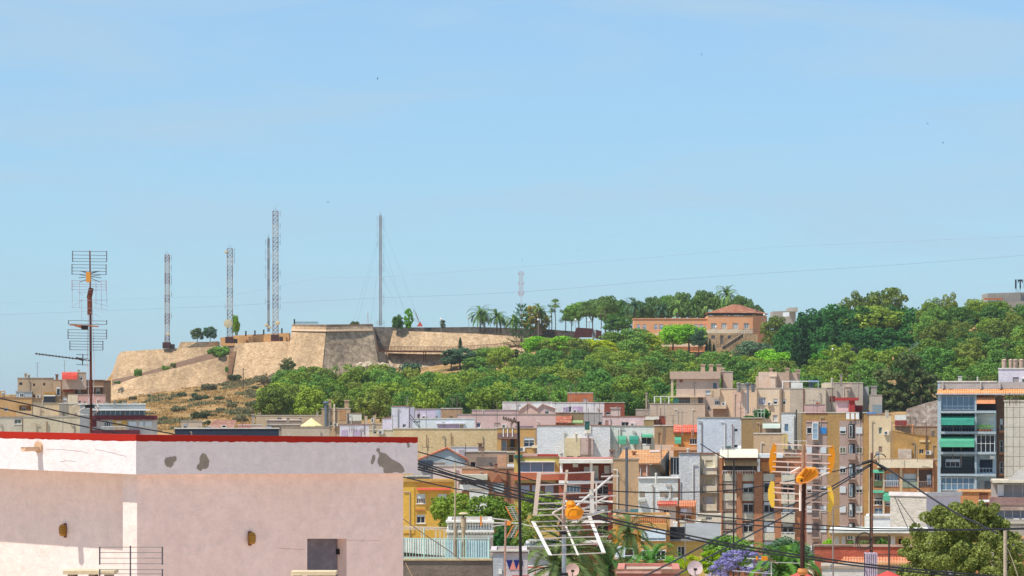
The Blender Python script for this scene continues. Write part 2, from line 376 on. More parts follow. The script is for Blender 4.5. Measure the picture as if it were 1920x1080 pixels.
def palm_mesh(seed, kind):
    rnd = random.Random(seed); b = MB()
    if kind == 'date':
        for i in range(40):
            el = R(rnd.choice([78, 62, 48, 34, 20, 5, -12, -30])+rnd.uniform(-8,8)); frond(b, (0,0,0), i*2.4+rnd.uniform(-.2,.2), el, rnd.uniform(2.7,3.5), R(82 if el > 0 else 40), .40, rnd, 15)
    else:
        for i in range(30):
            a = rnd.uniform(0,6.28); el = R(rnd.uniform(-50,75)); d = Vector((math.cos(a)*math.cos(el), math.sin(a)*math.cos(el), math.sin(el))); c = d*.75
            b.bar((0,0,0), c, .03, 3); s = d.cross(Vector((0,0,1))).normalized(); u = s.cross(d)
            for k in range(11):
                t = (k-5)/5*1.25; dd = (d*math.cos(t)+s*math.sin(t)+u*rnd.uniform(-.15,.15)).normalized(); e = c+dd*.85+Vector((0,0,-.12)); w = dd.cross(u).normalized()*.05
                b.quad(c-w*.4, c+w*.4, e+w, e-w*.2)
    me = bpy.data.meshes.new('crown'); me.from_pydata(b.v, [], b.f); me.materials.append(None); return me
PM = [palm_mesh(5, 'date'), palm_mesh(6, 'date'), palm_mesh(7, 'fan')]
def trunkmesh(h, r):
    b = MB(); n = max(4, int(h/.45))
    for k in range(n): b.lathe([(r*1.12, h*k/n), (r*.9, h*(k+.85)/n)], (0.12*math.sin(k*.25), 0, -.4 if k == 0 else 0), 8)
    me = bpy.data.meshes.new('trunk'); me.from_pydata(b.v, [], b.f); me.materials.append(BARK); return me
def palm(px, pyc, pyb, D, cr, kind, label, group=None, mat=None, tr=.2, fruit=False, rz=0):
    """palm with crown centre row pyc, foot row pyb, crown radius cr metres"""
    h = (pyb-pyc)*D/F; r = tag(empty('palm_tree', W(px, pyb, D), rz), label, 'palm tree', group)
    t = place_mesh('trunk', trunkmesh(h, tr), r)
    c = place_mesh('crown', PM[kind], r, mat or PALMG); c.location = (0, 0, h); s = cr/(3.0 if kind < 2 else 1.6); c.scale = (s, s, s); c.rotation_euler = (0, 0, px*.7)
    if fruit:
        fb = MB(); rn = random.Random(3)
        for (x, z) in ((-.9,.15), (.75,-.35), (-.95,-.6), (.2,-.6)):
            for k in range(60): 
                q = Vector((x*s*1.0+rn.gauss(0,.16), -.5+rn.gauss(0,.15), h+z*s+rn.gauss(0,.22))); fb.bar(q, q+Vector((0,0,-.09)), .04, 4)
        fb.build('fruit_cluster', plain('#d59a1e', .7), r)
    return r
def gz(px, D): return ground_z((px-960)*D/F, D)
def gpx(px, D): return HY-(gz(px, D)-CZ)*F/D

# ---------------------------------------------------------------- fortress
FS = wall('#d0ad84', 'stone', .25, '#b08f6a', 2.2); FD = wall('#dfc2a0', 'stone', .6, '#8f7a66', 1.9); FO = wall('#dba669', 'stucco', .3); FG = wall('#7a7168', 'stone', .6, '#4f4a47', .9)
fort = tag(empty('fortress', W(560, 705, 1056)), 'long sandstone fortress with sloping bastions on top of the hill', 'fortress')
def ribbon(name, st, mat, thick=14, label=None, parent=fort):
    """st: stations ((px,top row,D),(px,bottom row,D)); a battered wall with its body behind it"""
    b = MB(); o = parent.location if parent else Vector()
    T = [W(*s[0])-o for s in st]; B = [W(*s[1])-o for s in st]; K = Vector((0, thick, 0)); n = len(st)
    for i in range(n-1):
        b.quad(B[i], B[i+1], T[i+1], T[i]); b.quad(T[i], T[i+1], T[i+1]+K, T[i]+K); b.quad(B[i+1]+K, B[i]+K, T[i]+K, T[i+1]+K)
    b.quad(B[0]+K, B[0], T[0], T[0]+K); b.quad(B[-1], B[-1]+K, T[-1]+K, T[-1])
    r = b.build(name, mat, parent)
    if label: r['label'] = label
    return r
ribbon('rampart_wall', [((222,664,1100),(205,712,1096)), ((229,659,1070),(212,735,1062)), ((330,653,1070),(330,735,1062)), ((440,648,1068),(440,730,1062))], FS, 16, 'upper left rampart under the first mast')
ribbon('ramp_wall', [((210,712,1064),(210,726,1060)), ((250,704,1064),(250,722,1059)), ((392,662,1064),(392,690,1059)), ((440,651,1064),(440,676,1059))], wall('#7d5f4c', 'stucco', .4), 3, 'dark sloping parapet of the ramp')
ribbon('rampart_wall', [((196,728,1060),(190,765,1054)), ((260,706,1058),(255,765,1052)), ((330,690,1058),(328,755,1052)), ((437,663,1058),(428,735,1052)), ((442,662,1058),(440,735,1052))], FS, 4, 'lower left wall standing on the dry slope')
ribbon('bastion_wall', [((470,655,1075),(452,725,1062)), ((441,644,1058),(424,722,1051)), ((480,642,1055),(470,722,1048)), ((547,640,1052),(540,712,1045))], FS, 20, 'low left half of the bastion')
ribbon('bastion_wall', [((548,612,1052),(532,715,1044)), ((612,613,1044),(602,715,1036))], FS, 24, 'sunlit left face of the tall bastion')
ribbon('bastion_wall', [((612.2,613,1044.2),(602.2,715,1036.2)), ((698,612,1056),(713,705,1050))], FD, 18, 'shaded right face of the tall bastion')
ribbon('cornice', [((546,617,1051.5),(545.5,620.5,1051)), ((612,618,1043.3),(611,621.5,1042.6)), ((699,617,1055.3),(699.5,620.5,1055))], wall('#c9a98a', 'stucco', .2), 1)
ribbon('parapet', [((547.5,608,1053),(547,613,1052.6)), ((612,608.5,1045.2),(612,613.3,1044.9)), ((699,607.5,1057),(699.5,612.3,1056.6))], wall('#8d7157', 'stone', .5), 1.2)
ribbon('curtain_wall', [((690,613,1072),(690,700,1070)), ((745,614,1072),(745,700,1070))], FG, 8, 'dark grey wall in the gap beside the bastion')
ribbon('curtain_wall', [((738,630,1085),(728,680,1061)), ((737,620,1064),(727,662,1058)), ((800,622,1062),(797,664,1056)), ((900,626,1062),(900,664,1056)), ((1015,634,1064),(1015,668,1058))], FS, 12, 'long sandstone wall above the footbridge')
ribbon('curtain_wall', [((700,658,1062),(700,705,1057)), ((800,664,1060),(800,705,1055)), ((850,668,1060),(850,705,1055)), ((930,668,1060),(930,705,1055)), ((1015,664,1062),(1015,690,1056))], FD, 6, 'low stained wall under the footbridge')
ribbon('parapet', [((700,613,1090),(700,630,1090)), ((800,614,1090),(800,640,1090)), ((890,613,1090),(890,640,1090)), ((1010,616,1090),(1010,642,1090)), ((1085,622,1090),(1085,645,1090))], FG, 2, 'grey back parapet on the skyline')
ribbon('terrace_wall', [((413,633,1075),(413,648,1075)), ((440,629,1075),(440,650,1075)), ((542,624,1072),(542,646,1072))], FO, 6, 'smooth orange terrace wall behind the masts')
ribbon('recess_wall', [((430,662,1056),(424,716,1050)), ((443,658,1056),(431,716,1050))], wall('#8a6444','stone',.5,scale=1.6), 2)  # dark strip: the shadow beside the bastion put into its colour
for a, z in ((450,461),(466,476)): ribbon('buttress', [((a,631,1073),(a,646,1073)), ((z,631,1073),(z,646,1073))], FO, 1)
ribbon('terrace_wall', [((333,653,1076),(333,657,1074)), ((339,641,1076),(337,657,1074)), ((388,641,1078),(388,655,1077)), ((408,640,1080),(408,655,1079))], FS, 8, 'small block carrying two round trees')
# bollards and deck rail on the skyline
for i, (x, y) in enumerate(((461,622),(478,621),(494.5,619.5),(528.5,617),(552,600))):
    p = W(x, y+8, 1071 if i < 4 else 1056); b = MB().box(-.22,.22,-.22,.22,0,1.5).box(-.28,.28,-.28,.28,1.5,1.62)
    tag(b.build('light_bollard', plain('#2a2624'), loc=p), 'dark post light standing on the fortress terrace' if i < 4 else 'dark post light at the left end of the timber rail on the bastion', 'light post', 'post lights on the fortress')
r_ = tag(empty('railing', W(575, 607.5, 1056)), 'dark slatted railing on top of the tall bastion', 'railing')
b = MB(); b.box(-3.6,3.6,-.1,.1,.55,.7); 
for k in range(25): b.box(-3.6+k*.3-.05,-3.6+k*.3+.05,-.05,.05,0,.62)
b.build('rail', plain('#3a302c'), r_)
# footbridge along the wall
fb = tag(empty('footbridge', W(850, 660, 1050)), 'rusty brown footbridge running along the fortress wall to the right', 'footbridge')
o = fb.location; bp_ = [(710,657),(850,657.5),(930,652),(990,645),(1060,639)]
deck = MB(); rail = MB()
for (a, ya), (c, yc) in zip(bp_, bp_[1:]):
    A = W(a, ya, 1052)-o; Bq = W(c, yc, 1052)-o
    deck.add([A, Bq, Bq+Vector((0,2.2,0)), A+Vector((0,2.2,0)), A-Vector((0,0,.55)), Bq-Vector((0,0,.55)), Bq+Vector((0,2.2,-.55)), A+Vector((0,2.2,-.55))], [(0,1,2,3),(4,7,6,5),(0,4,5,1),(2,6,7,3),(0,3,7,4),(1,5,6,2)])
    rail.bar(A+Vector((0,0,1.2)), Bq+Vector((0,0,1.2)), .09, 4)
    n = int((Bq-A).length/.45)
    for k in range(n):
        P = A.lerp(Bq, k/n); rail.bar(P, P+Vector((0,0,1.2)), .085, 3)
BR = plain('#5f3d2c', .8); deck.build('deck', BR, fb); rail.build('railing', BR, fb)
for x, yb in ((725,690),(794,680),(798,680),(896,672),(908,672),(985,662),(1000,660)):
    m = MB(); P = W(x, 659, 1053)-o; m.bar(P, W(x, yb, 1053)-o, .12, 5); m.build('support_post', BR, fb)
# rusty steel pavilion at the far end of the bridge
pv = tag(empty('pavilion', W(1103, 640, 1060)), 'dark rusty steel box pavilion at the end of the terrace by the pines', 'pavilion')
CT = wall('#5a2f30', 'stucco', .4); o = pv.location
def px_prism(poly, D, thick, name, mat, parent):
    b = MB(); o_ = parent.location; P = [W(x, y, D)-o_ for x, y in poly]; n = len(P); K = Vector((0, thick, 0))
    b.add(P+[q+K for q in P], [tuple(range(n-1,-1,-1)), tuple(range(n, 2*n))]+[(i,(i+1)%n,(i+1)%n+n,i+n) for i in range(n)])
    return b.build(name, mat, parent)
px_prism([(1075,632),(1081,614),(1112,616),(1110,632)], 1056, 6, 'shell', CT, pv)
px_prism([(1118,618),(1128,621),(1128,636),(1118,634)], 1056, 6, 'shell', CT, pv)
px_prism([(1111.5,617),(1117.5,618),(1117.5,634),(1111.5,632)], 1058, 4, 'glazing', plain('#b9c4c8', .2), pv)

# ---------------------------------------------------------------- lattice masts
def mast(x, yt, yb, w, D, label, dishes=(), red=(.0,), spars=(), stacked=False, base=True, light=False, col=None):
    r = tag(empty('lattice_mast', W(x, yb, D)), label, 'mast', 'lattice masts on the fortress'); H = (yb-yt)*D/F; h = w*D/F/2
    m1 = MB(); m2 = MB(); n = max(8, int(H/(h*1.7))); st = H/n
    for k in range(n):
        m = m1 if int(k*9/n) % 2 == 0 else m2
        z0, z1 = k*st, (k+1)*st; C4 = [(-h,-h),(h,-h),(h,h),(-h,h)]
        for i, (a, c) in enumerate(C4):
            a2, c2 = C4[(i+1)%4]
            m.bar((a,c,z0), (a,c,z1), .12 if not light else .085, 4); m.bar((a,c,z0), (a2,c2,z1), .06, 3); m.bar((a2,c2,z0), (a,c,z1), .06, 3); m.bar((a,c,z1), (a2,c2,z1), .06, 3)
    m1.build('lattice', plain(col or '#8c6a64', .6), r); m2.build('lattice', plain('#b5b0ac' if not light else '#9a9696', .6), r)
    if base:
        MB().box(-1.4,1.1,-1.2,1.2,-.6,1.4).build('equipment_box', plain('#4a2e2c'), r)
        MB().box(1.3,2.4,-.8,.8,-.6,.8).build('equipment_box', plain('#3a3230'), r)
    for dx, dy, dr in dishes:
        p = Vector(((dx-x)*D/F, -h-.5, (yb-dy)*D/F)); b = MB(); rr = dr*D/F
        b.v = []; n_ = 16; b.add([p+Vector((0,.35,0))]+[p+Vector((rr*math.cos(6.2832*k/n_), 0, rr*math.sin(6.2832*k/n_))) for k in range(n_)]+[p+Vector((0,-.1,0))], [(0,(k+1)%n_+1,k+1) for k in range(n_)]+[(n_+1,k+1,(k+1)%n_+1) for k in range(n_)])
        b.bar(p+Vector((0,.3,0)), (0,-h,p.z), .06, 4); b.build('dish_antenna', plain('#cdbf9c'), r)
    sp = MB(); rn = random.Random(int(x))
    for dy, sd in spars:
        z = (yb-dy)*D/F; sp.bar((0,0,z), (sd*(h+.7),0,z), .04, 3); sp.bar((sd*(h+.7),0,z-.9), (sd*(h+.7),0,z+.9), .07, 4)
    if spars: sp.build('side_antenna', plain('#8a8583'), r)
    tp = MB().bar((0,0,H), (0,0,H+1.6), .05, 4).bar((-h*.7,0,H), (-h*.7,0,H+.9), .05, 4).bar((h*.7,0,H), (h*.7,0,H+.7), .05, 4); tp.build('whip_antenna', plain('#777777'), r)
    return r
mast(313.5, 478, 650, 8, 1070, 'reddish lattice mast at the left end of the fortress', [(316,627,3)], spars=[(484,1),(502,1),(521,1),(552,1),(592,1),(530,1)])
mast(431, 466, 640, 9.5, 1068, 'grey lattice mast beside the bright green tree', [(428,607,8),(424.5,473,3)], spars=[(470,1),(480,1),(490,1),(575,-1)], col='#8f8f92')
mast(503.5, 447, 622, 3.4, 1074, 'thin dark mast next to the tallest lattice mast', [(500,610,3.4),(506,614,3)], spars=[(454,-1),(472,-1),(486,-1),(502,-1),(517,-1),(565,-1)], base=False, light=True, col='#777274')
mast(516.5, 396, 636, 9.5, 1066, 'tallest lattice mast on the fortress with a dish near its foot', [(521,606,4.5)], spars=[(400,1),(424,1),(442,1),(455,1),(480,-1),(512,1),(540,1),(560,1),(575,1)], col='#8a7d7e')
mast(713.5, 405, 611, 4.6, 1080, 'slender guyed mast standing behind the dark curtain wall', spars=[(410,-1),(412,1),(424,-1),(426,1),(440,-1),(444,1),(458,-1),(461,1),(478,1),(490,1),(505,1),(523,1),(556,1),(567,1)], base=False, light=True, col='#8a8486')
g = MB(); 
for (a, ya, c, yc) in ((714,410,752,512),(714,440,738,520),(713,440,692,520),(713,470,694,612),(714,480,770,605),(714,520,745,572),(714,430,690,510)): g.bar(W(a, ya, 1080), W(c, yc+(612-yc)*.0, 1080) if yc > 560 else W(a+(c-a)*(611-ya)/(yc-ya), 611, 1078), .018, 3)
tag(g.build('guy_wire', plain('#6d7c88')), 'thin guy wires spreading from the slender mast', 'wires')
fr = tag(empty('fence', W(713, 612, 1078)), 'small wire cage around the foot of the slender guyed mast', 'fence'); b = MB()
for k in range(7): b.bar((-1.4+k*.47,0,-.2), (-1.4+k*.47,0,1.7), .03, 3)
b.bar((-1.4,0,1.7), (1.4,0,1.7), .04, 3).bar((-1.4,0,.9), (1.4,0,.9), .04, 3); b.build('bars', plain('#6c6a68'), fr)
# small communications mast at (977, 508-556) seen above the palms (stands far behind them)
r = tag(empty('antenna_mast', W(977, 640, 1200)), 'small white and red antenna mast rising behind the palms', 'mast'); b = MB(); s = 1200/F
for z0, z1, h in ((84,132,.55),): 
    for k in range(10):
        a = (z0+(z1-z0)*k/10)*s; c = (z0+(z1-z0)*(k+1)/10)*s
        for sg in (-1, 1): b.bar((sg*h,0,a), (sg*h,0,c), .11, 4); b.bar((sg*h,0,a), (-sg*h,0,c), .09, 3)
b.bar((0,0,0), (0,0,84*s), .10, 5); b.build('lattice', plain('#b5a9b0'), r)
b = MB()
for z, w_ in ((126,.95),(108,.9),(92,1.0),(88,.8)): b.bar((-w_,0,z*s-.4), (-w_,0,z*s+.6), .12, 4); b.bar((w_,0,z*s-.4), (w_,0,z*s+.6), .12, 4); b.bar((-w_,0,z*s), (w_,0,z*s), .05, 3)
b.build('side_antenna', plain('#a87478'), r)

# ---------------------------------------------------------------- orange hilltop building
ob = tag(empty('hilltop_building', W(1310, 655, 1060)), 'orange brick hilltop building with a hipped tile roof and pale stone base', 'building'); o = ob.location
OR = wall('#f4aa78', 'stucco', .15, '#eea06a'); PALE = wall('#ead3b8', 'stucco', .2); STN = wall('#cfae84', 'stone', .2, scale=1.5)
def wallholes(x0, x1, z0, z1, holes, y=0.0, dep=.25):
    """front wall at y with rectangular recesses (hx0,hx1,hz0,hz1[,depth])"""
    b = MB(); xs = sorted({x0, x1}|{h[0] for h in holes}|{h[1] for h in holes}); zs = sorted({z0, z1}|{h[2] for h in holes}|{h[3] for h in holes})
    xs = [x for x in xs if x0-1e-6 <= x <= x1+1e-6]; zs = [z for z in zs if z0-1e-6 <= z <= z1+1e-6]
    for i in range(len(xs)-1):
        for j in range(len(zs)-1):
            cx = (xs[i]+xs[i+1])/2; cz = (zs[j]+zs[j+1])/2
            if any(h[0] < cx < h[1] and h[2] < cz < h[3] for h in holes): continue
            b.quad((xs[i],y,zs[j]), (xs[i+1],y,zs[j]), (xs[i+1],y,zs[j+1]), (xs[i],y,zs[j+1]))
    for h in holes:
        a, c, e, g_ = h[:4]; d = y+(h[4] if len(h) > 4 else dep)
        b.quad((a,y,e), (a,d,e), (a,d,g_), (a,y,g_)); b.quad((c,y,e), (c,y,g_), (c,d,g_), (c,d,e)); b.quad((a,y,g_), (a,d,g_), (c,d,g_), (c,y,g_)); b.quad((a,y,e), (c,y,e), (c,d,e), (a,d,e)); b.quad((a,d,e), (c,d,e), (c,d,g_), (a,d,g_))
    return b
s = 1060/F
def u_(x): return (x-1310)*s
def v_(y): return (655-y)*s
wins = [(1194,1201),(1205,1212),(1226,1233),(1236,1244),(1256,1263),(1302,1309),(1311,1319),(1322,1325)]
b = wallholes(u_(1189), u_(1326), v_(625), v_(597.5), [(u_(a), u_(c), v_(618), v_(608)) for a, c in wins], 0, .3); b.box(u_(1189), u_(1326), .31, 12, v_(660), v_(598)); b.box(u_(1189)-.2, u_(1326), -.2, 12.2, v_(598), v_(596.5)); b.build('wall', OR, ob)
MB().box(u_(1189), u_(1326), -.12, .3, v_(650), v_(625)).build('plinth', PALE, ob)
for a, c in wins:
    q = MB().box(u_(a), u_(c), .12, .2, v_(618), v_(608)).build('window', plain('#c7ccd0'), ob); MB().box(u_(a)+.25, u_(c)-.15, .09, .115, v_(617), v_(612)).build('pane', glassm('#8a96a0'), q)
w2 = [(1332.5,1343),(1352,1362),(1373,1383.5),(1394,1404)]
b = wallholes(u_(1326), u_(1411), v_(617), v_(592), [(u_(a), u_(c), v_(617.5), v_(606)) for a, c in w2], -1.5, .35); b.box(u_(1326), u_(1411), -1.14, 10, v_(660), v_(593)); b.build('wall', OR, ob)
b = MB(); b.add([(u_(1411),-1.5,v_(660)),(u_(1440),4,v_(660)),(u_(1440),4,v_(592)),(u_(1411),-1.5,v_(592))], [(0,1,2,3)]); b.add([(u_(1440),4,v_(660)),(u_(1440),12,v_(660)),(u_(1440),12,v_(592)),(u_(1440),4,v_(592))], [(0,1,2,3)]); b.build('wall', OR, ob)
MB().box(u_(1324), u_(1411), -1.6, -1.2, v_(625), v_(617.6)).build('plinth', PALE, ob)
for a, c in w2:
    q = MB().box(u_(a), u_(c), -1.3, -1.2, v_(617.5), v_(606)).build('window', plain('#c9c7bf'), ob); MB().box(u_(a)+.4, u_((a+c)/2)-.15, -1.36, -1.31, v_(616), v_(608)).box(u_((a+c)/2)+.15, u_(c)-.4, -1.36, -1.31, v_(616), v_(608)).build('pane', glassm('#7b8a94' if a < 1350 or a > 1390 else '#b3bcc0'), q)
b = wallholes(u_(1324), u_(1411), v_(662), v_(625), [(u_(1333),u_(1340),v_(636),v_(629)), (u_(1350),u_(1356),v_(645),v_(629)), (u_(1364),u_(1370),v_(636),v_(629))], -1.7, .4); b.build('stone_base', STN, ob)
MB().box(u_(1333),u_(1340),-1.45,-1.35,v_(636),v_(629)).box(u_(1364),u_(1370),-1.45,-1.35,v_(636),v_(629)).build('window', glassm('#6d6a68'), ob); MB().box(u_(1350),u_(1356),-1.45,-1.35,v_(645),v_(629)).build('door', plain('#77706c'), ob)
b = MB(); e0 = [(u_(1324),-1.85,v_(587)),(u_(1413),-1.85,v_(587)),(u_(1443),4,v_(588)),(u_(1443),14,v_(588)),(u_(1324),14,v_(587))]; pk = [(u_(1375),3,v_(570)),(u_(1390),5,v_(570.5))]
b.add(e0+pk, [(0,1,5),(1,2,6,5),(2,3,6),(3,4,5,6),(4,0,5),(0,4,3,2,1)]); b.build('roof', wall('#b06a4a', 'tile', .3, '#9c5c42', .7), ob)
b = MB(); b.box(u_(1327), u_(1411), -1.7, -1.51, v_(591.5), v_(587.3)).build('eaves', plain('#2d2523'), ob)
MB().box(u_(1420)-.2,u_(1420)+.2,2,2.5,v_(590),v_(571)).build('chimney', plain('#4a4440'), ob)
# terraces and stairs below it
tw = tag(empty('terrace_wall', W(1370, 680, 1045)), 'stone terrace walls with a stair below the orange hilltop building', 'wall')
px_prism([(1326,690),(1326,657),(1352,650),(1421,625),(1421,690)], 1050, 5, 'wall', STN, tw); px_prism([(1300,700),(1300,662),(1345,655),(1392,655),(1392,700)], 1044, 5, 'wall', wall('#c39d74','stone',.2), tw)
b = MB(); o2 = tw.location
for (a, ya, c, yc) in ((1352,642,1394,618),(1394,618,1420,618),(1300,652,1345,646),(1345,646,1392,646)):
    A = W(a, ya, 1043)-o2; Bq = W(c, yc, 1043)-o2; b.bar(A, Bq, .05, 3); b.bar(A-Vector((0,0,.6)), Bq-Vector((0,0,.6)), .04, 3)
    for k in range(9): q = A.lerp(Bq, k/8); b.bar(q, q-Vector((0,0,1.3)), .04, 3)
b.build('railing', plain('#5e5550'), tw)
b = MB()
for k in range(16): p = W(1352+k*2.6, 650-k*1.7, 1046)-o2; b.box(p.x, p.x+.8, p.y, p.y+3, p.z-1.5, p.z)
b.build('stair', wall('#b9a48c'), tw)
# ---------------------------------------------------------------- distant skyline buildings
q = tag(empty('building', W(1465, 600, 1250)), 'pale flat-roofed building half hidden behind the trees right of the orange building', 'building')
px_prism([(1448,615),(1448,584),(1492,582),(1492,615)], 1250, 10, 'wall', wall('#a79f97'), q); px_prism([(1478,584),(1478,577),(1496,576),(1496,584)], 1248, 10, 'roof_house', wall('#b5ada4'), q); px_prism([(1468,594),(1468,586),(1480,585),(1480,593)], 1247, .5, 'window', plain('#dfe4e6'), q)
fb2 = tag(empty('concrete_building', W(1890, 590, 1180)), 'grey concrete flat-roofed building on the skyline at the far right', 'building')
px_prism([(1852,600),(1852,550),(1990,546),(1990,600)], 1180, 15, 'wall', wall('#a9a19a','panel',.3), fb2); px_prism([(1826,600),(1826,567),(1995,562),(1995,600)], 1174, 4, 'lower_wall', wall('#98918c'), fb2); px_prism([(1846,562),(1846,558.5),(1880,558.5),(1880,562)], 1173, 1, 'ledge', plain('#a8643c'), fb2)
st_ = tag(empty('rooftop_sign', W(1914, 552, 1178)), 'black capital letters on a steel frame above the concrete building, cut by the photo edge', 'sign')
o = st_.location; LM = plain('#1c2630')
px_prism([(1903.4,541),(1903.4,524),(1906.2,524),(1906.2,541)], 1178, .5, 'letter', LM, st_)
px_prism([(1912,541),(1912,527.5),(1910,527.5),(1910,530),(1908.6,530),(1908.6,524),(1917.8,524),(1917.8,530),(1916.4,530),(1916.4,527.5),(1914.4,527.5),(1914.4,541)], 1178, .5, 'letter', LM, st_)
px_prism([(1920,541),(1920,524),(1931,524),(1931,541)], 1178, .5, 'letter', LM, st_)
b = MB()
for x in (1905, 1913, 1921): b.bar(W(x, 541, 1178.3)-o, W(x, 552, 1178.3)-o, .08, 4)
b.bar(W(1905,541,1178.3)-o, W(1913,551,1178.3)-o, .05, 3).bar(W(1913,541,1178.3)-o, W(1905,551,1178.3)-o, .05, 3); b.build('support_frame', plain('#6c7074'), st_)
# ---------------------------------------------------------------- wood on the slope
RW = random.Random(4)
MATS = {'olive green': PINE_C, 'fresh green': PINE_A, 'mid green': PINE_B, 'dark green': leafm('#6c9a42','#4a7638')}
def zone(px):
    return interp_lab([(640,'below the sunlit bastion'),(820,'below the footbridge'),(1000,'below the palm terrace'),(1140,'below the rusty pavilion'),(1300,'below the orange building'),(1440,'left of the fig trees'),(1600,'below the fig trees'),(1760,'right of the fig trees'),(4000,'below the concrete building')], px)
def interp_lab(t, x):
    for a, s in t:
        if x < a: return s
    return t[-1][1]
rows = [722,752,784,816,848,880,912,944,974,1002,1030]
for ri, D in enumerate(rows):
    x = 470+RW.uniform(0, 30)
    while x < 1990:
        px = x+RW.uniform(-8, 8); Dj = D+RW.uniform(-10, 10)
        lim = interp([(500,800),(560,975),(900,1000),(1000,1022),(1050,1030),(1200,1030),(1300,1010),(1440,1030),(2000,1035)], px)
        left = interp([(700,505),(850,520),(960,575),(1030,600)], D)
        x += RW.uniform(40, 62)*(1 if px < 1330 else 1.15)
        if px < left or Dj > lim: continue
        if 1440 < px < 1740 and D > 850: continue
        if 1630 < px < 1765 and D < 800: continue
        if 1310 < px < 1440 and D > 985: continue
        k = RW.random(); right = px > 1400
        cn = ('fresh green' if k < .42 else 'mid green' if k < .72 else 'olive green' if k < .9 else 'dark green')
        s = RW.uniform(.78, 1.12)*(1.1 if right else 1); szn = 'small' if s < .88 else 'tall' if s > 1.05 else 'rounded'
        rown = 'front row' if ri < 3 else 'middle' if ri < 7 else 'uppermost row'
        zx = (px-960)*Dj/F
        tree('pine_tree', ('pine', RW.randrange(4)), (zx, Dj, ground_z(zx, Dj)-.3), (s*RW.uniform(.95,1.15), s*RW.uniform(.95,1.15), s), MATS[cn], f'{szn} {cn} pine, {rown}, wood {zone(px)}', 'pine tree', 'pines of the wood on the slope', None, RW)
def T(name, key, px, pt, pb, D, w, mat, label, cat='tree', group=None): return tree_px(name, key, px, pt, pb, D, w, mat, label, cat, group, RW)
CYP = leafm('#3c6436', '#28482a')
# big dark fig trees right of the orange building
n = 0
for px, pt, w in ((1480,604,70),(1520,575,80),(1568,566,85),(1612,572,90),(1660,568,85),(1705,572,85),(1500,618,80),(1552,606,85),(1600,612,95),(1650,610,95),(1700,608,80),(1535,640,80),(1590,648,80),(1640,645,75)):
    nm = ('top edge' if pt < 600 else 'middle' if pt < 630 else 'foot'); pos = 'left end' if px < 1530 else 'right end' if px > 1655 else 'centre'
    T('fig_tree', ('broad', n % 3), px, pt, pt+95, 1046-(pt-566)*1.15, w, DARKG, f'dark fig tree, {nm} of the dark clump, {pos}', 'tree', 'dark fig trees right of the orange building'); n += 1
for px, pt, pb, w, m, l in ((1455,588,668,62,PINE_C,'olive pine tree just right of the orange building'),(1595,548,640,62,PINE_C,'golden green skyline pine left of the highest one'),(1665,533,640,88,PINE_C,'highest golden green pine on the skyline'),(1628,552,640,50,PINE_C,'small golden green pine between two skyline pines'),
        (1640,568,650,120,PINE_A,'broad yellow green tree below the highest pine'),(1780,551,640,48,PINE_C,'small pointed pine on the skyline, right of the dark fig trees'),(1775,572,665,100,PINE_C,'broad olive pine on the slope right of the dark fig trees'),(1835,565,660,90,GREYG,'grey green tree on the skyline left of the concrete building'),(1895,575,660,80,GREYG,'grey green tree under the concrete building'),
        (1812,596,690,110,PINE_C,'large golden pine crown in the middle of the right hillside'),(1735,632,715,90,GREYG,'grey green tree at the right foot of the dark fig trees'),(1885,640,730,110,PINE_A,'yellow green tree at the right photo edge'),(1850,562,640,40,PINE_C,'tiny pine on the skyline beside the concrete building')):
    T('pine_tree' if 'pine' in l else 'broadleaf_tree', ('broad' if m is GREYG else 'pine', (px//7) % 3), px, pt, pb, 1100 if pt < 562 else 1040 if pt < 620 else 960, w, m, l)
for px, pt, pb, w, D, l in ((1325,640,673,8,1030,'slim dark cypress, left one of the three below the stone terraces'),(1331,635,672,8,1032,'slim dark cypress, tallest of the three below the stone terraces'),(1338.5,644,671,8,1031,'slim dark cypress, right one of the three below the stone terraces'),(863,633,660,9,1045,'small dark cypress standing in front of the long fortress wall'),(1508,608,706,28,900,'broad dark cypress, left one in front of the fig trees'),(1490,622,704,20,902,'dark cypress close to the left of the broad one'),(1566,606,700,28,898,'broad dark cypress, right one in front of the fig trees')):
    T('cypress_tree', ('cypress', 0), px, pt, pb, D, w, CYP, l, 'cypress')
T('tree', ('airy', 0), 1601, 650, 722, 880, 34, plain('#4a4a44', .9), 'dark dry tree with grey brown foliage in front of the fig trees')
for px, pt, pb, w, m, D, l in ((1262,606,655,62,BRIGHT,1044,'bright lime green tree in front of the orange building, left part'),(1292,605,655,70,BRIGHT,1040,'bright lime green spreading tree in front of the orange building'),(1010,628,668,70,BRIGHT,1015,'bright lime green tree at the right end of the fortress wall'),(1052,628,670,80,BRIGHT,1012,'bright lime green tree left of the pavilion'),(1100,633,672,76,YELLOW,1010,'yellow flowering tree right below the pavilion'),(1130,636,678,60,YELLOW,1008,'yellow green tree right of the pavilion'),(1214,622,668,60,YELLOW,1030,'yellow tinged tree below the left wing of the orange building'),
        (1160,590,632,62,PINE_B,1075,'round dark pine left of the orange building'),(1185,612,668,90,PINE_B,1030,'large dark green pine below the left end of the orange building'),(1150,620,670,60,PINE_A,1025,'green pine right of the pavilion'),(1310,618,660,34,GREYG,1030,'small grey green tree at the corner of the stone terraces'),
        (1450,652,705,90,BRIGHT,915,'light green tree left of the broad cypress'),(1540,655,712,60,BRIGHT,905,'light green tree between the two broad cypresses'),(1628,652,715,60,BRIGHT,915,'light green tree right of the dry dark tree'),(1410,636,690,80,GREYG,1020,'grey green tree right of the stone terraces')):
    T('tree', ('broad' if m in (BRIGHT, YELLOW) else 'pine', px % 3), px, pt, pb, D, w, m, l)
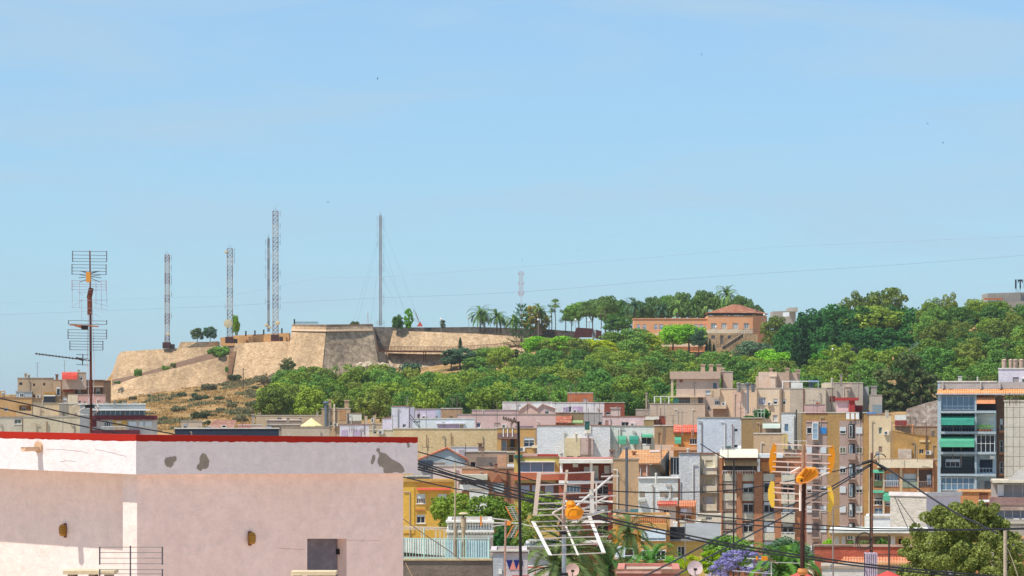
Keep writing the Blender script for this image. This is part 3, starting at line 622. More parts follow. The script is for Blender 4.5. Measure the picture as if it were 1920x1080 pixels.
# feathery eucalyptus / tamarisk group behind the rooftops on the right
for px, pt, pb, w, l in ((1660,690,790,70,'tall feathery olive green tree left of the bright group behind the roofs'),(1700,662,790,80,'tallest feathery olive green tree behind the roofs'),(1740,700,790,70,'feathery olive green tree beside the blue building'),(1680,720,800,80,'low feathery olive green tree behind the concrete tower'),(1725,735,800,70,'low feathery olive tree next to the rubble wall')):
    T('tree', ('airy', px//20 % 2), px, pt, pb, 760, w, OLIVE, l)
UMB = leafm('#73904a', '#546f3c')
# pines behind the orange building
n = 0
for px, pt, w in ((1085,568,60),(1112,562,56),(1135,556,58),(1165,562,60),(1195,566,56),(1222,556,50),(1250,555,54),(1280,548,64),(1322,546,60),(1355,560,50),(1388,556,54),(1415,572,48),(1072,580,40),(1300,566,60),(1240,572,60),(1150,578,60),(1200,580,60)):
    T('pine_tree', ('stonepine', n % 2), px, pt, 634, 1150-(n % 3)*12, w, UMB if n % 3 else PINE_B, f'{"low" if pt > 564 else "tall"} umbrella pine behind the {"rusty pavilion" if px < 1140 else "left orange wing" if px < 1270 else "hipped roof"}', 'pine tree', 'umbrella pines behind the orange building'); n += 1
for px, pc, pb, D, cr, k, l in ((1190,574,620,1125,4.2,0,'grey green palm among the umbrella pines left of the hilltop wing'),(1270,577,612,1122,3.8,1,'palm behind the flat wing of the orange building'),(1300,576,612,1122,3.8,0,'palm just left of the hipped roof'),(1325,578,612,1122,3.2,1,'small palm touching the hipped roof'),(1363,554,600,1120,4.4,1,'tall windswept palm above the hipped roof'),(1240,580,612,1122,3.4,0,'pale palm behind the orange wing, second from the left'),
        (900,588,626,1078,3.9,0,'leftmost palm with a wide crown on the fortress terrace'),(908,594,626,1082,2.8,1,'narrow palm touching the leftmost terrace palm'),(931,594,627,1078,3.4,1,'second wide palm on the fortress terrace'),(938,598,627,1082,2.8,0,'narrow palm right behind the second wide terrace palm'),(961,602,627,1078,3.1,0,'short palm left of the monkey puzzle tree'),(967,603,627,1083,2.7,1,'short palm partly behind the monkey puzzle tree'),
        (1010,578,626,1076,2.4,0,'tall palm rising from the golden trees'),(1015,588,626,1078,2.2,1,'palm leaning against the golden tree'),
        (1029,598,625,1090,1.4,2,'small fan palm between the golden tree and the two tall fan palms'),(1034,579,626,1080,1.6,2,'shorter of the two tall fan palms'),(1041,570,626,1078,1.7,2,'tallest fan palm on the fortress terrace'),(1060,592,626,1082,2.4,2,'fan palm standing alone left of the pines'),(1099,577,622,1100,2.2,2,'fan palm in front of the umbrella pines'),(1127,583,620,1105,1.8,2,'slender fan palm beside the round dark pine')):
    palm(px, pc, pb, D, cr*1.25, k, l, 'palms on the hill', GREYG if 'grey' in l or 'pale' in l else None, .3 if k < 2 else .18)
T('tree', ('airy', 1), 995, 573, 628, 1085, 42, leafm('#b5a552','#8f9044'), 'golden green leafed tree on the fortress terrace'); T('tree', ('airy', 0), 1017, 583, 628, 1088, 30, leafm('#b5a552','#8f9044'), 'small golden green leafed tree beside the fan palms')
# monkey puzzle with tiers
mk = tag(empty('monkey_puzzle_tree', W(978, 660, 1060)), 'sparse tiered monkey puzzle tree in front of the fortress wall', 'tree'); o = mk.location
b = MB(); b.bar((0,0,-1), (0,0,14.8), .22, 6, .05); b.build('trunk', BARK, mk); b = MB(); rn = random.Random(2)
for i in range(11):
    z = 2.2+i*1.22; Lb = 5.2*(1-i/12)**1.0+.6; Lb = Lb*(1 if i != 2 else .5)
    for k in range(6):
        a = k*1.047+i*.5; p = Vector((0,0,z)); q = Vector((math.cos(a)*Lb*.6, math.sin(a)*Lb*.6, z-.1)); t = Vector((math.cos(a)*Lb, math.sin(a)*Lb, z+.9))
        b.bar(p, q, .1, 4); b.bar(q, t, .17, 4, .08)
        for m in range(6): e = q.lerp(t, m/5); b.bar(e, e+Vector((rn.uniform(-.5,.5), rn.uniform(-.5,.5), rn.uniform(.1,.5))), .1, 3)
b.build('crown', DARKG, mk)
# vegetation on and around the fortress
for px, pt, pb, w, key, m, D, l in ((370,613,643,27,('pine',0),OLIVE,1080,'left one of two round trees on the rampart block'),(394,611,642,28,('pine',1),GREYG,1080,'right one of two round trees on the rampart block'),(441,589,634,17,('broad',0),YELLOW,1078,'bright yellow green tree beside the second mast'),(414,644,668,48,('shrub',0),PINE_B,1060,'wide dark bush at the top of the ramp'),(398,650,664,24,('shrub',1),PINE_B,1059,'small bush left of the wide one on the ramp'),
        (258,688,706,18,('shrub',0),PINE_B,1060,'bush low on the ramp parapet'),(310,682,694,18,('shrub',1),PINE_B,1060,'left bush half way up the ramp'),(325,678,689,16,('shrub',0),OLIVE,1060,'right bush half way up the ramp'),(220,712,720,16,('shrub',1),PINE_B,1056,'bush at the foot of the ramp'),(425,684,698,10,('shrub',0),PINE_B,1050,'small plant growing at the bastion corner'),
        (745,588,622,24,('broad',1),PINE_B,1062,'dark green bush on the wall end right of the dark gap'),(766,577,622,20,('airy',0),BRIGHT,1064,'thin bright green young tree on the wall end'),(665,600,612,26,('shrub',0),OLIVE,1060,'pale shrub on the bastion top'),(830,600,618,14,('airy',1),OLIVE,1088,'small thin shrub on the back parapet'),(540,671,704,31,('pine',2),OLIVE,1032,'lone round tree at the foot of the tall bastion'),
        (440,700,712,40,('shrub',0),SCRUB,1040,'low grey shrub under the bastion wall'),(862,650,692,70,('pine',3),GREYG,1040,'spreading grey green tree under the footbridge'),(845,655,690,50,('airy',1),GREYG,1035,'airy tree left of the spreading one under the footbridge'),(915,650,688,60,('pine',1),PINE_B,1040,'dark tree below the footbridge, in the middle'),(940,656,686,40,('pine',2),GREYG,1038,'grey green tree below the footbridge near the palms'),(965,655,688,50,('airy',1),OLIVE,1034,'airy olive tree below the monkey puzzle tree'),(895,668,700,60,('broad',2),PINE_B,1030,'low dark tree at the rim of the wood below the bridge'),(770,676,700,50,('shrub',0),GREYG,1030,'grey bush under the low stained wall')):
    T('bush' if key[0] == 'shrub' else 'tree', key, px, pt, pb, D, w, m, l, 'bush' if key[0] == 'shrub' else 'tree')
palm(629, 690, 708, 1030, 1.9, 0, 'small palm at the foot of the shaded bastion face', None, PALMG, .25)
# red foot with a fan of rods on the wall top, rocks, poles, lamps
b = MB(); p = W(787, 612, 1075)
b.add([(-1,-.4,0),(1,-.4,0),(.2,0,1.6),(-1,.4,0),(1,.4,0)], [(0,1,2),(1,4,2),(4,3,2),(3,0,2),(0,3,4,1)])
r_ = tag(empty('mast_anchor', p), 'red anchor foot with a fan of thin rods on the wall top', 'anchor'); b.build('foot', plain('#a8442f'), r_)
b = MB()
for q in ((-2.2,5.6),(-1.7,5.2),(-1.2,4.4),(-2.6,3.0)): b.bar((0,0,1), (q[0],0,q[1]), .05, 3)
b.build('rod', plain('#8c4c42'), r_)
r_ = tag(empty('red_mast', W(687, 612, 1070)), 'short thin red pole pair standing on the bastion top', 'pole'); MB().bar((0,0,-.3),(.5,0,4.6),.05,4).bar((.9,0,-.3),(.5,0,4.2),.05,4).build('pole', plain('#a8584a'), r_)
for i in range(9):
    rn = random.Random(i); px = 676+i*7; s = rn.uniform(1.0, 2.2); me = MB(); me.lathe([(s*.8,-.6),(s,.1),(s*.7,s*.6),(s*.2,s*.8)], n=7)
    me.v = [(x+rn.uniform(-.2,.2), y+rn.uniform(-.2,.2), z+rn.uniform(-.2,.2)) for x, y, z in me.v]
    tag(me.build('boulder', wall('#c8b49c','stone',.2), loc=W(px, 688+abs(i-4)*.6+rn.uniform(-2,2), 1040+rn.uniform(-6,4))), 'pale broken boulder at the foot of the shaded bastion face', 'rock', 'pale boulders below the dark gap')
def pole_thing(name, px, yt, yb, D, r, mat, label, cat, group=None, top=None):
    o = tag(empty(name, W(px, yb, D)), label, cat, group); H = (yb-yt)*D/F; MB().bar((0,0,-.5), (0,0,H), r, 6, r*.8).build('pole', mat, o)
    if top: top(o, H)
    return o
pole_thing('utility_pole', 456, 690, 748, 1000, .16, plain('#5d5148'), 'dark wooden pole standing on the dry grassy slope', 'pole', None, lambda o, H: MB().bar((-1.2,0,H-.6),(1.2,0,H-.5),.08,4).build('crossarm', plain('#5d5148'), o))
def lampglobe(o, H): MB().lathe([(.05,H-.1),(.32,H+.1),(.36,H+.35),(.2,H+.6),(.02,H+.65)], n=8).build('lamp_globe', plain('#e8e6dc'), o)
for px, yt, yb, D, l in ((827,600,622,1080,'white globe lamp on the back parapet'),(920,601,626,1080,'globe lamp between the first two terrace palms'),(879,597,618,1085,'globe lamp left of the first terrace palm'),(1009,601,626,1070,'globe lamp in front of the golden trees'),(1079,601,624,1075,'globe lamp left of the pavilion roof'),(1105,603,622,1085,'globe lamp behind the pavilion'),(1342.5,615,660,1042,'globe lamp in front of the pale plinth of the orange building'),(1433,592,612,1050,'globe lamp beside the right corner of the orange building'),(1561,657,712,890,'tall street lamp standing in front of the dark fig trees')):
    pole_thing('street_lamp', px, yt, yb, D, .07, plain('#8d8f90'), l, 'street lamp', 'globe lamps on the hill', lampglobe)
# scrub and dry grass on the bare slope
def invD(px, py):
    best = None
    for k in range(80):
        D = 700+k*4.6
        e = abs(gpx(px, D)-py)
        if best is None or e < best[0]: best = (e, D)
    return best[1]
n = 0
for x, y, w in ((760,670,115),(690,742,120),(560,722,80),(530,833,110),(690,890,120),(780,870,70),(850,828,70),(880,885,70),(1030,790,60),(1215,618,170),(1290,600,120),(1100,800,120),(940,800,90),(430,900,80),(640,760,60),(890,640,70),(850,750,80),(330,725,60),(200,742,60),(1330,575,90),(1440,560,110),(1180,700,60),(1260,680,120),(680,680,50),(120,780,80),(950,855,80),(1060,860,90),(1000,905,110),(480,740,40),(740,930,90),(920,760,50),(1110,660,60),(1500,580,70),(600,905,60)):
    px = 200+x/4; py = 560+y/4+4; D = invD(px, py); s = w/4*D/F/2.9
    tree('shrub', ('shrub', n % 2), (*((px-960)*D/F, D), gz(px, D)-.2), (s, s, s*1.15), SCRUB if n % 3 else SCRUBG, ('grey green scrub bush ' if n % 3 else 'dry brownish scrub bush ')+('below the bastion wall' if y < 700 and x > 800 else 'high on the dry slope near the lower wall' if y < 760 else 'low on the dry slope just above the roofs' if y > 860 else 'in the middle of the dry grassy slope'), 'bush', 'scrub bushes on the dry slope', None, RW); n += 1
b = MB(); rn = random.Random(9)
while len(b.f) < 26000:
    px = rn.uniform(190, 640); D = rn.uniform(700, 1050); X = (px-960)*D/F; z = ground_z(X, D)
    if math.sin(X*.5+D*.11)+math.sin(D*.23-X*.17)+rn.uniform(-1,1) < -.3: continue
    h = rn.uniform(.2,.6)
    for k in range(3):
        a = rn.uniform(0,6.28); x0 = X+rn.uniform(-.5,.5); y0 = D+rn.uniform(-.5,.5); c, s = math.cos(a)*.3, math.sin(a)*.3
        b.quad((x0-c,y0-s,z-.2), (x0+c,y0+s,z-.2), (x0+c*.4+rn.uniform(-.2,.2),y0+s*.4,z+h))
tag(b.build('dry_grass', leafm('#c29c64','#9c8050',.15,.12)), 'golden dry grass covering the slope below the fortress', 'grass', kind='stuff')

b = MB(); rn = random.Random(19)
while len(b.f) < 14000:
    px = rn.uniform(200, 620); D = rn.uniform(705, 1050); X = (px-960)*D/F; z = ground_z(X, D)
    if math.sin(X*.23+D*.05+1)+math.sin(D*.09-X*.11)+.7*math.sin(X*.6-D*.2)+(px-400)/260 < 1.1: continue
    for k in range(4):
        a = rn.uniform(0,6.28); x0 = X+rn.gauss(0,.5); y0 = D+rn.gauss(0,.5); h = rn.uniform(.3,.9); c, s = math.cos(a)*.22, math.sin(a)*.22
        b.quad((x0-c,y0-s,z+h*.3), (x0+c,y0+s,z+h*.2), (x0+c*1.2,y0+s,z+h), (x0-c*.6,y0-s,z+h*.9))
tag(b.build('low_scrub', leafm('#8a8560','#68694a',.15,.12)), 'patchy grey green low scrub between the dry grass on the slope', 'scrub', kind='stuff')
# ---------------------------------------------------------------- buildings of the town
COPES = [wall('#cfc4b6','stucco',.5), wall('#b5a493','stucco',.5), wall('#a8745c','stucco',.4), wall('#e0dad2','stucco',.3)]
PIPES = [plain('#d6d2ca'), plain('#8d8478'), plain('#a8988a')]
class Bld:
    def __init__(s, name, label, D, x0, x1, yt, mat, dep=10, yaw=0, cat='house', par=.5, roofc='#b7a394', yb=None, base=None, group=None):
        s.D = D; s.k = D/F; s.xc = (x0+x1)/2; th = (s.xc-960)/F; s.yaw = R(yaw)-math.atan(th); s.c = math.cos(s.yaw)-th*math.sin(s.yaw)
        X = (s.xc-960)*s.k
        z = ground_z(X, D)-.3 if yb is None else CZ+(HY-yb)*s.k
        s.yr = HY-(z-CZ)/s.k; s.r = tag(empty(name, (X, D, z), s.yaw), label, cat, group)
        s.x0, s.x1, s.yt, s.mat, s.dep, s.par, s.holes, s.roofc = s.u(x0), s.u(x1), s.v(yt), mat, dep, par, [], roofc; s.nb = 0
        s.label = label
    def u(s, px): return (px-s.xc)*s.k/s.c
    def v(s, py): return (s.yr-py)*s.k
    def W(s, px, py, y=0):
        p = Matrix.Rotation(s.yaw, 4, 'Z') @ Vector((s.u(px), y, s.v(py))); return p+s.r.location
    def loggia(s, x0, x1, y0, y1, dep=1.4): s.holes.append((s.u(x0), s.u(x1), s.v(y1), s.v(y0), dep)); return s
    def win(s, x0, x1, y0, y1, sh=.3, n=2, fc=None, gc=None, sc=None, dep=.22, at=0, sill=True, tr=0, name='window'):
        fc = fc or WHITE; gc = gc or GLASS; sc = sc or BLIND
        a, b, c, d = s.u(x0), s.u(x1), s.v(y1), s.v(y0)
        if at == 0: s.holes.append((a, b, c, d, dep))
        y = at+dep-.1; t = max(.05, min(.09, .8*s.k)); m = MB()
        m.box(a, a+t, y, y+.08, c, d).box(b-t, b, y, y+.08, c, d).box(a+t, b-t, y, y+.08, d-t, d).box(a+t, b-t, y, y+.08, c, c+t)
        for i in range(1, n): q = a+(b-a)*i/n; m.box(q-t*.4, q+t*.4, y+.003, y+.077, c+t, d-t)
        for i in range(tr): q = c+(d-c)*(i+1)/(tr+1); m.box(a+t, b-t, y+.006, y+.074, q-t*.35, q+t*.35)
        w = m.build(name, fc, s.r)
        MB().box(a+t*.6, b-t*.6, y+.04, y+.06, c+t*.6, d-t*.6).build('pane', gc, w)
        if sh > 0:
            z = d-(d-c)*min(sh, 1); q = MB(); q.box(a+.01, b-.01, y-.05, y-.01, z, d-.01); q.build('shutter', sc, w)
        if sill and at == 0 and b-a > .7: MB().box(a-.08, b+.08, -.07, y-.012 if sh < 1 else -.001+.0, c-.07, c-.002).build('sill', fc, w)
        return s
    def box(s, name, x0, x1, y0, y1, out, inn, mat, label=None):
        s.nb += 1; out += .0013*s.nb+(.01 if out == 0 else 0)
        o = MB().box(s.u(x0), s.u(x1), -out, -inn, s.v(y1), s.v(y0)).build(name, mat, s.r)
        if label: o['label'] = label
        return o
    def awning(s, x0, x1, y0, y1, out, mat, curl=.3, label=None):
        a, b, t, l = s.u(x0), s.u(x1), s.v(y0), s.v(y1); h = t-l
        P = [(-.01, t), (-out*.45, t-h*.12), (-out*.85, t-h*.45), (-out, l), (-out+.04, l), (-out*.85+.06, t-h*.45-.05), (-out*.45, t-h*.12-.06), (-.01, t-.06)]
        o = MB().xprism(P, a, b); o = o.build('awning', mat, s.r)
        if label: o['label'] = label
        return s
    def rail(s, x0, x1, y0, y1, out, mat, gap=.16, name='railing'):
        a, b, t, l = s.u(x0), s.u(x1), s.v(y0), s.v(y1); m = MB(); r = .02+.12*s.k*.5
        m.box(a, b, -out-.03, -out+.03, t-.05, t); n = max(2, min(60, int((b-a)/gap)))
        for i in range(n+1): q = a+(b-a)*i/n; m.box(q-.018, q+.018, -out-.015, -out+.015, l, t-.05)
        m.build(name, mat, s.r); return s
    def balcony(s, x0, x1, yf, out=1.0, ht=9, mat=None, solid=True, slab=None, name='balcony'):
        """slab whose top is at row yf, parapet ht rows high"""
        a, b, f, t = s.u(x0), s.u(x1), s.v(yf), s.v(yf-ht); m = MB(); m.box(a, b, -out, -.004, f-.22, f)
        if solid: m.box(a, b, -out, -out+.1, f+.001, t); m.box(a, a+.1, -out+.101, -.004, f+.001, t); m.box(b-.1, b, -out+.101, -.004, f+.001, t)
        o = m.build(name, slab or mat or s.mat, s.r)
        if not solid:
            m = MB(); m.box(a, b, -out, -out+.05, t-.05, t); n = max(2, min(50, int((b-a)/.14)))
            for i in range(n+1): q = a+(b-a)*i/n; m.box(q-.015, q+.015, -out+.01, -out+.04, f, t-.05)
            m.build('railing', mat or DARK, o)
        return s
    def chim(s, x0, x1, y0, y1, y=2, mat=None, cap=True, name='chimney', dep=None):
        m = MB(); a, b, t, l = s.u(x0), s.u(x1), s.v(y0), s.v(y1); d = dep or (b-a)
        m.box(a, b, y, y+d, l, t)
        if cap: m.box(a-.12, b+.12, y-.12, y+d+.12, t+.003, t+.18)
        m.build(name, mat or s.mat, s.r); return s
    def pipe(s, px, y0, y1, y=-.15, r=.09, mat=None, name='downpipe', hood=False):
        m = MB().bar((s.u(px), y, s.v(y1)), (s.u(px), y, s.v(y0)), r, 8)
        if hood: m.lathe([(r*1.1, 0), (r*2, .12), (r*2, .3), (.03, .5)], (s.u(px), y, s.v(y0)), 8)
        m.build(name, mat or GREYP, s.r); return s
    def slope(s, x0, x1, y0, y1, yf, yb_, mat, name='roof', x2=None, x3=None):
        """tiled slope: ridge row y0 at depth yb_, eaves row y1 at depth yf; x0,x1 eaves ends, x2,x3 ridge ends"""
        x2 = x0 if x2 is None else x2; x3 = x1 if x3 is None else x3
        A = [(s.u(x0), yf, s.v(y1)), (s.u(x1), yf, s.v(y1)), (s.u(x3), yb_, s.v(y0)), (s.u(x2), yb_, s.v(y0))]
        Bq = [(x, y, z-.15) for x, y, z in A]
        MB().add(A+Bq, [(0,1,2,3),(4,7,6,5),(0,4,5,1),(1,5,6,2),(2,6,7,3),(3,7,4,0)]).build(name, mat, s.r); return s
    def done(s, pitched=False):
        rn = random.Random(sum(ord(c) for c in s.label)); wpx = (s.x1-s.x0)/s.k
        if not pitched and s.par > 0 and wpx > 12:
            MB().box(s.x0-.06, s.x1+.06, -.07, -.004, s.yt-.03, s.yt+.1).build('coping', rn.choice(COPES), s.r)
        if wpx > 24 and s.D > 300:
            for q in range(1+(wpx > 60)):
                x = s.x0+(s.x1-s.x0)*rn.uniform(.08,.92); z0 = s.yt-rn.uniform(.3,1.2)
                if not any(h[0]-.2 < x < h[1]+.2 for h in s.holes): MB().bar((x,-.1,.5), (x,-.1,z0), .055, 5).bar((x,-.1,z0), (x+rn.choice((-1,1))*rn.uniform(.2,.6),-.1,z0+.02), .05, 5).build('downpipe', rn.choice(PIPES), s.r)
            if s.holes and rn.random() < .8:
                h = rn.choice(s.holes); x = h[1]+.25
                if x+.9 < s.x1 and not any(g[0]-.1 < x+.9 and x < g[1]+.1 and g[2] < h[2]+.3 < g[3] for g in s.holes if g is not h):
                    o = MB().box(x, x+.8, -.4, -.005, h[2]-.1, h[2]+.45).build('air_conditioner', PIPES[0], s.r); MB().lathe([(.2,0),(.2,.02)], (0,0,0), 10) and MB().box(x+.12, x+.5, -.41, -.401, h[2]-.02, h[2]+.37).build('fan_grille', plain('#5c5e60'), o)
        a, b, H, d = s.x0, s.x1, s.yt, s.dep
        m = wallholes(a, b, 0, H, s.holes)
        m.quad((a,d,0), (a,0,0), (a,0,H), (a,d,H)); m.quad((b,0,0), (b,d,0), (b,d,H), (b,0,H)); m.quad((b,d,0), (a,d,0), (a,d,H), (b,d,H))
        p = s.par; t = min(.22, (b-a)*.2)
        if p > 0 and not pitched:
            m.quad((a,0,H), (b,0,H), (b-t,t,H), (a+t,t,H)); m.quad((b,0,H), (b,d,H), (b-t,d-t,H), (b-t,t,H)); m.quad((b,d,H), (a,d,H), (a+t,d-t,H), (b-t,d-t,H)); m.quad((a,d,H), (a,0,H), (a+t,t,H), (a+t,d-t,H))
            h = H-p
            m.quad((a+t,t,h), (a+t,t,H), (b-t,t,H), (b-t,t,h)); m.quad((b-t,t,h), (b-t,t,H), (b-t,d-t,H), (b-t,d-t,h)); m.quad((a+t,d-t,h), (b-t,d-t,h), (b-t,d-t,H), (a+t,d-t,H)); m.quad((a+t,t,h), (a+t,d-t,h), (a+t,d-t,H), (a+t,t,H))
            m.build('wall', s.mat, s.r); MB().quad((a+t,t,h), (b-t,t,h), (b-t,d-t,h), (a+t,d-t,h)).build('roof', plainroof(s.roofc), s.r)
        else:
            m.build('wall', s.mat, s.r)
            if not pitched: MB().box(a-.05, b+.05, -.06, d+.05, H+.003, H+.12).build('roof', plainroof(s.roofc), s.r)
        return s
def plainroof(c): return wall(c, 'stucco', .5)
def aerial(px, yt, yb, D, label, kind='yagi', group='thin TV aerials on the rooftops', col='#5c5450', r=.035, seed=0):
    rn = random.Random(int(px*7)+seed); o = tag(empty('tv_aerial', W(px, yb, D), rn.uniform(-.7,.7)), label, 'TV aerial', group); H = (yb-yt)*D/F
    m = plain(col, .6, .3); MB().bar((0,0,-.3), (0,0,H), r, 5).build('pole', m, o)
    b = MB()
    if kind == 'yagi':
        z = H-.25; b.bar((-.6,0,z), (.8,0,z), .025, 4)
        for k in range(7): b.bar((-.55+k*.2,-.3+k*.01,z+.02), (-.55+k*.2,.3-k*.01,z+.02), .014, 3)
        b.bar((-.6,0,z-.35),(-.6,0,z+.35),.02,3)
        if H > 3: b.bar((-.5,0,z-1.0), (.5,0,z-1.0), .025, 4); b.bar((-.5,0,z-1.3),(-.5,0,z-.7),.02,3); b.bar((.1,0,z-1.3),(.1,0,z-.7),.02,3)
    elif kind == 'tee': b.bar((-.5,0,H-.05), (.5,0,H-.05), .03, 4); b.bar((-.35,0,H-.8), (.35,0,H-.8), .03, 4)
    elif kind == 'fork':
        for k in (-.5,-.2,.2,.5): b.bar((k,0,H-.7), (k,0,H+.1), .022, 3)
        b.bar((-.5,0,H-.35), (.5,0,H-.35), .025, 4)
    if b.v: b.build('antenna_arms', m, o)
    return o
def dish(px, py, rp, D, label, mat, tilt=(0,-1,.35), side=.0):
    r = rp*D/F; o = tag(empty('satellite_dish', W(px, py, D)), label, 'satellite dish'); n = 20; b = MB(); d = Vector(tilt).normalized(); u = d.cross(Vector((0,0,1))).normalized(); w = u.cross(d)
    rings = [(0, 0), (.5, .07), (.85, .2), (1, .28)]; vs = []
    for off in (0, -.012):
        for rr, h in rings[1:]:
            for k in range(n): a = 6.2832*k/n; vs.append(d*(h*r*.8+off)+(u*math.cos(a)+w*math.sin(a))*rr*r)
    vs += [Vector(), d*-.012]; fs = []
    for L_ in (0, 3):
        for q in range(2):
            for k in range(n): f_ = ((L_+q)*n+k, (L_+q)*n+(k+1)%n, (L_+q+1)*n+(k+1)%n, (L_+q+1)*n+k); fs.append(f_)
        for k in range(n): fs.append((len(vs)-2+(L_ > 0), L_*n+(k+1)%n, L_*n+k))
    for k in range(n): fs.append((2*n+k, 2*n+(k+1)%n, 5*n+(k+1)%n, 5*n+k))
    b.add(vs, fs).build('reflector', mat, o)
    MB().bar(-w*r*.9+d*.1*r, d*r*1.0-w*r*.2, .02*r+.006, 4).box(d.x*r-.03, d.x*r+.03, d.y*r-.05, d.y*r+.05, -.06*r-.02, .08*r).build('feed_arm', DARK, o)
    MB().bar(-d*.02, -d*.15, .025, 6).bar(-d*.15, -d*.15-Vector((0,0,r*1.7)), .025, 6).build('mounting_pole', STEEL, o)
    return o
w_ = wall
CREAM = w_('#e6d3b8','stucco',.25); BEIGE = w_('#dbc2a4','stucco',.35); PINKW = w_('#e8cdc9','stucco',.25); LAV = w_('#dcd6e6','stucco',.2); BLUEW = w_('#dfe5ee','stucco',.15,scale=2); WHT = w_('#ece9e6','stucco',.15); TAN = w_('#b8987a','stucco',.35); OCH = w_('#c9953f','stucco',.35); OCHB = w_('#b88f52','brick',.3)
GREYC = w_('#b5aca6','stucco',.4); BRKR = w_('#b5633f','brick',.25,'#9c5236'); BRKO = w_('#cf8347','brick',.2,'#bf7640'); BRNB = w_('#7d5f50','brick',.35); MAUV = w_('#c8aeaa','stucco',.2); TILE = w_('#d08a58','tile',.35,'#b06a40'); TILER = w_('#d9553c','tile',.2,'#b8462f'); REDW = w_('#b02c2c','stucco',.15); MAR = w_('#6a2233','stucco',.1)
TEAL = w_('#1f8a78','stucco',.1,scale=.6); GRNA = w_('#43a384','stucco',.12,scale=.6); WHITEM = plain('#f0f0ee', .5, 0, .04); BLIND2 = plain('#dfe6ec', .6, 0, .05); GLB = glassm('#5f7d95'); GLD = glassm('#171c24'); GLS = glassm('#8fa9bd'); CLOTH = plain('#d9b79a')
# ============ far left cluster
b = Bld('apartment_block', 'weathered beige apartment block with small dark windows at the far left', 640, 33, 101, 709, w_('#c9ad8c','stucco',.6,'#a58f78'), 12, cat='apartment block')
for x, y in ((36,717),(62,719),(81,718),(62,740)): b.win(x, x+6 if x == 36 else x+4, y, y+5, sh=0, n=1, fc=BRNB)
b.box('balcony_glazing', 30, 60, 734, 752, 1.2, 0, w_('#a9b7c4','stripe',.2)); b.box('balcony_slab', 29, 61, 733, 735, 1.3, 0, GREYC); b.box('pane', 31, 59, 745, 751.5, 1.22, 1.205, GLD); b.win(37,45,737,745,sh=0,n=2,at=-1.4)
b.chim(46,50,701,709,3); b.chim(52,56,704,709,3).done()
b = Bld('apartment_block', 'brown apartment block with glazed balconies left of the dark brown gable', 636, 100, 196, 713, w_('#a07a5f','stucco',.5), 12, cat='apartment block')
b.box('side_panel', 100, 114, 713.5, 755, .03, 0, w_('#bfa488')); b.win(106,113,726,742,sh=.2,n=1,at=-.3,sill=False); b.box('balcony', 82, 104, 742, 757, 1.4, .01, plain('#2e3338'), 'dark glazed balcony'); b.box('balcony_top', 82, 104, 735, 742, 1.0, 0, w_('#c99a4f')); b.box('frame', 82, 104, 741, 743, 1.45, 1.401, WHITEM)
b.loggia(140,192,726,740,1.2); b.win(146,152,727,739,sh=.8,n=1,at=1.0,sill=False); b.win(165,175,727,739,sh=1,n=1,at=1.0,sill=False,sc=w_('#a06a52')); b.win(180,188,727,739,sh=.6,n=1,at=1.0,sill=False); b.box('slab',138,194,723.5,726,.5,0,w_('#d9c9b8')); b.win(107,113,744,754,sh=.8,n=1); b.win(118,126,744,754,sh=.7,n=1)
b.awning(119,138,726,734,1.2,TILER); b.chim(104,109,703,713,3).done()
b = Bld('apartment_block', 'dark brown blind gable at the right end of the left cluster', 634, 194, 208, 714, w_('#7d5f4c','brick',.4), 12, cat='apartment block').done()
b = Bld('rooftop_house', 'rooftop house with a bright red sloping awning in the left cluster', 630, 117, 162, 698, w_('#c4ab9c'), 6, par=.2, yb=730)
b.awning(116,145,698,711.5,2.2,w_('#d23c2a','stucco',.1)); b.win(150,155,705,713,sh=.4,n=1); b.chim(146,149,695,699,1); b.done()
b = Bld('house', 'small pink house with two tiny windows in the left cluster', 600, 128, 198, 740, w_('#dba7a0','stucco',.3), 8); b.win(147,152,751,756,sh=0,n=1); b.win(157,161,752,756,sh=0,n=1); b.box('end_wall',127,146,740.5,770,.05,0,CREAM); b.done()
b = Bld('house', 'ochre house with a balcony at the left photo edge', 560, -40, 60, 746, w_('#d2a268','stucco',.35), 10); b.box('upper_floor',-40,10,733,746,.04,-1,w_('#d2a268')); b.win(3,8,735,741,sh=.5,n=1,at=-.3); b.win(8,15,764,771,sh=.3,n=1); b.loggia(36,58,760,772,1.2); b.balcony(30,60,778,.8,8,w_('#dfb88a')); b.win(40,48,762,771,sh=.5,n=2,at=1); b.done()
b = Bld('house', 'pale grey house with one barred window at the left photo edge', 500, -40, 46, 782, w_('#d4cabb','stucco',.35), 10); b.win(27,40,785,795,sh=.2,n=2,gc=glassm('#5a6250')); b.pipe(42,784,815,mat=w_('#8a7660')); b.done()
b = Bld('warehouse', 'large blank cream wall crossed by two black cables, left background', 480, 62, 111, 756, w_('#dfc9a8','stucco',.4), 12, par=.3); b.done()
b = Bld('warehouse', 'blank cream wall with a grey stained corner right of the larger blank wall', 476, 111, 160, 757, w_('#dcc6a6','stucco',.4), 12, par=.3); b.box('stained_corner',111,128,757.5,815,.03,0,w_('#a99f92','stucco',.5)); b.pipe(118,772,815,mat=RUST); b.pipe(142,775,815,mat=RUST); b.done()
b = Bld('house', 'blank cream wall of the lowest house left of the mast foot', 472, 44, 170, 781, w_('#dccbaf','stucco',.35), 8, par=.3); b.pipe(88,790,815,mat=RUST,r=.07); b.done()
b = Bld('apartment_block', 'maroon banded apartment block with grey flat roof above the red parapet', 440, 150, 273, 758, w_('#9a9fa4','stucco',.3), 12, cat='apartment block', par=.5)
b.box('glazing_band',178,272,770,778,.02,0,GLB); 
for x in range(180,272,9): b.box('mullion',x,x+1,770,778,.06,.021,WHITEM)
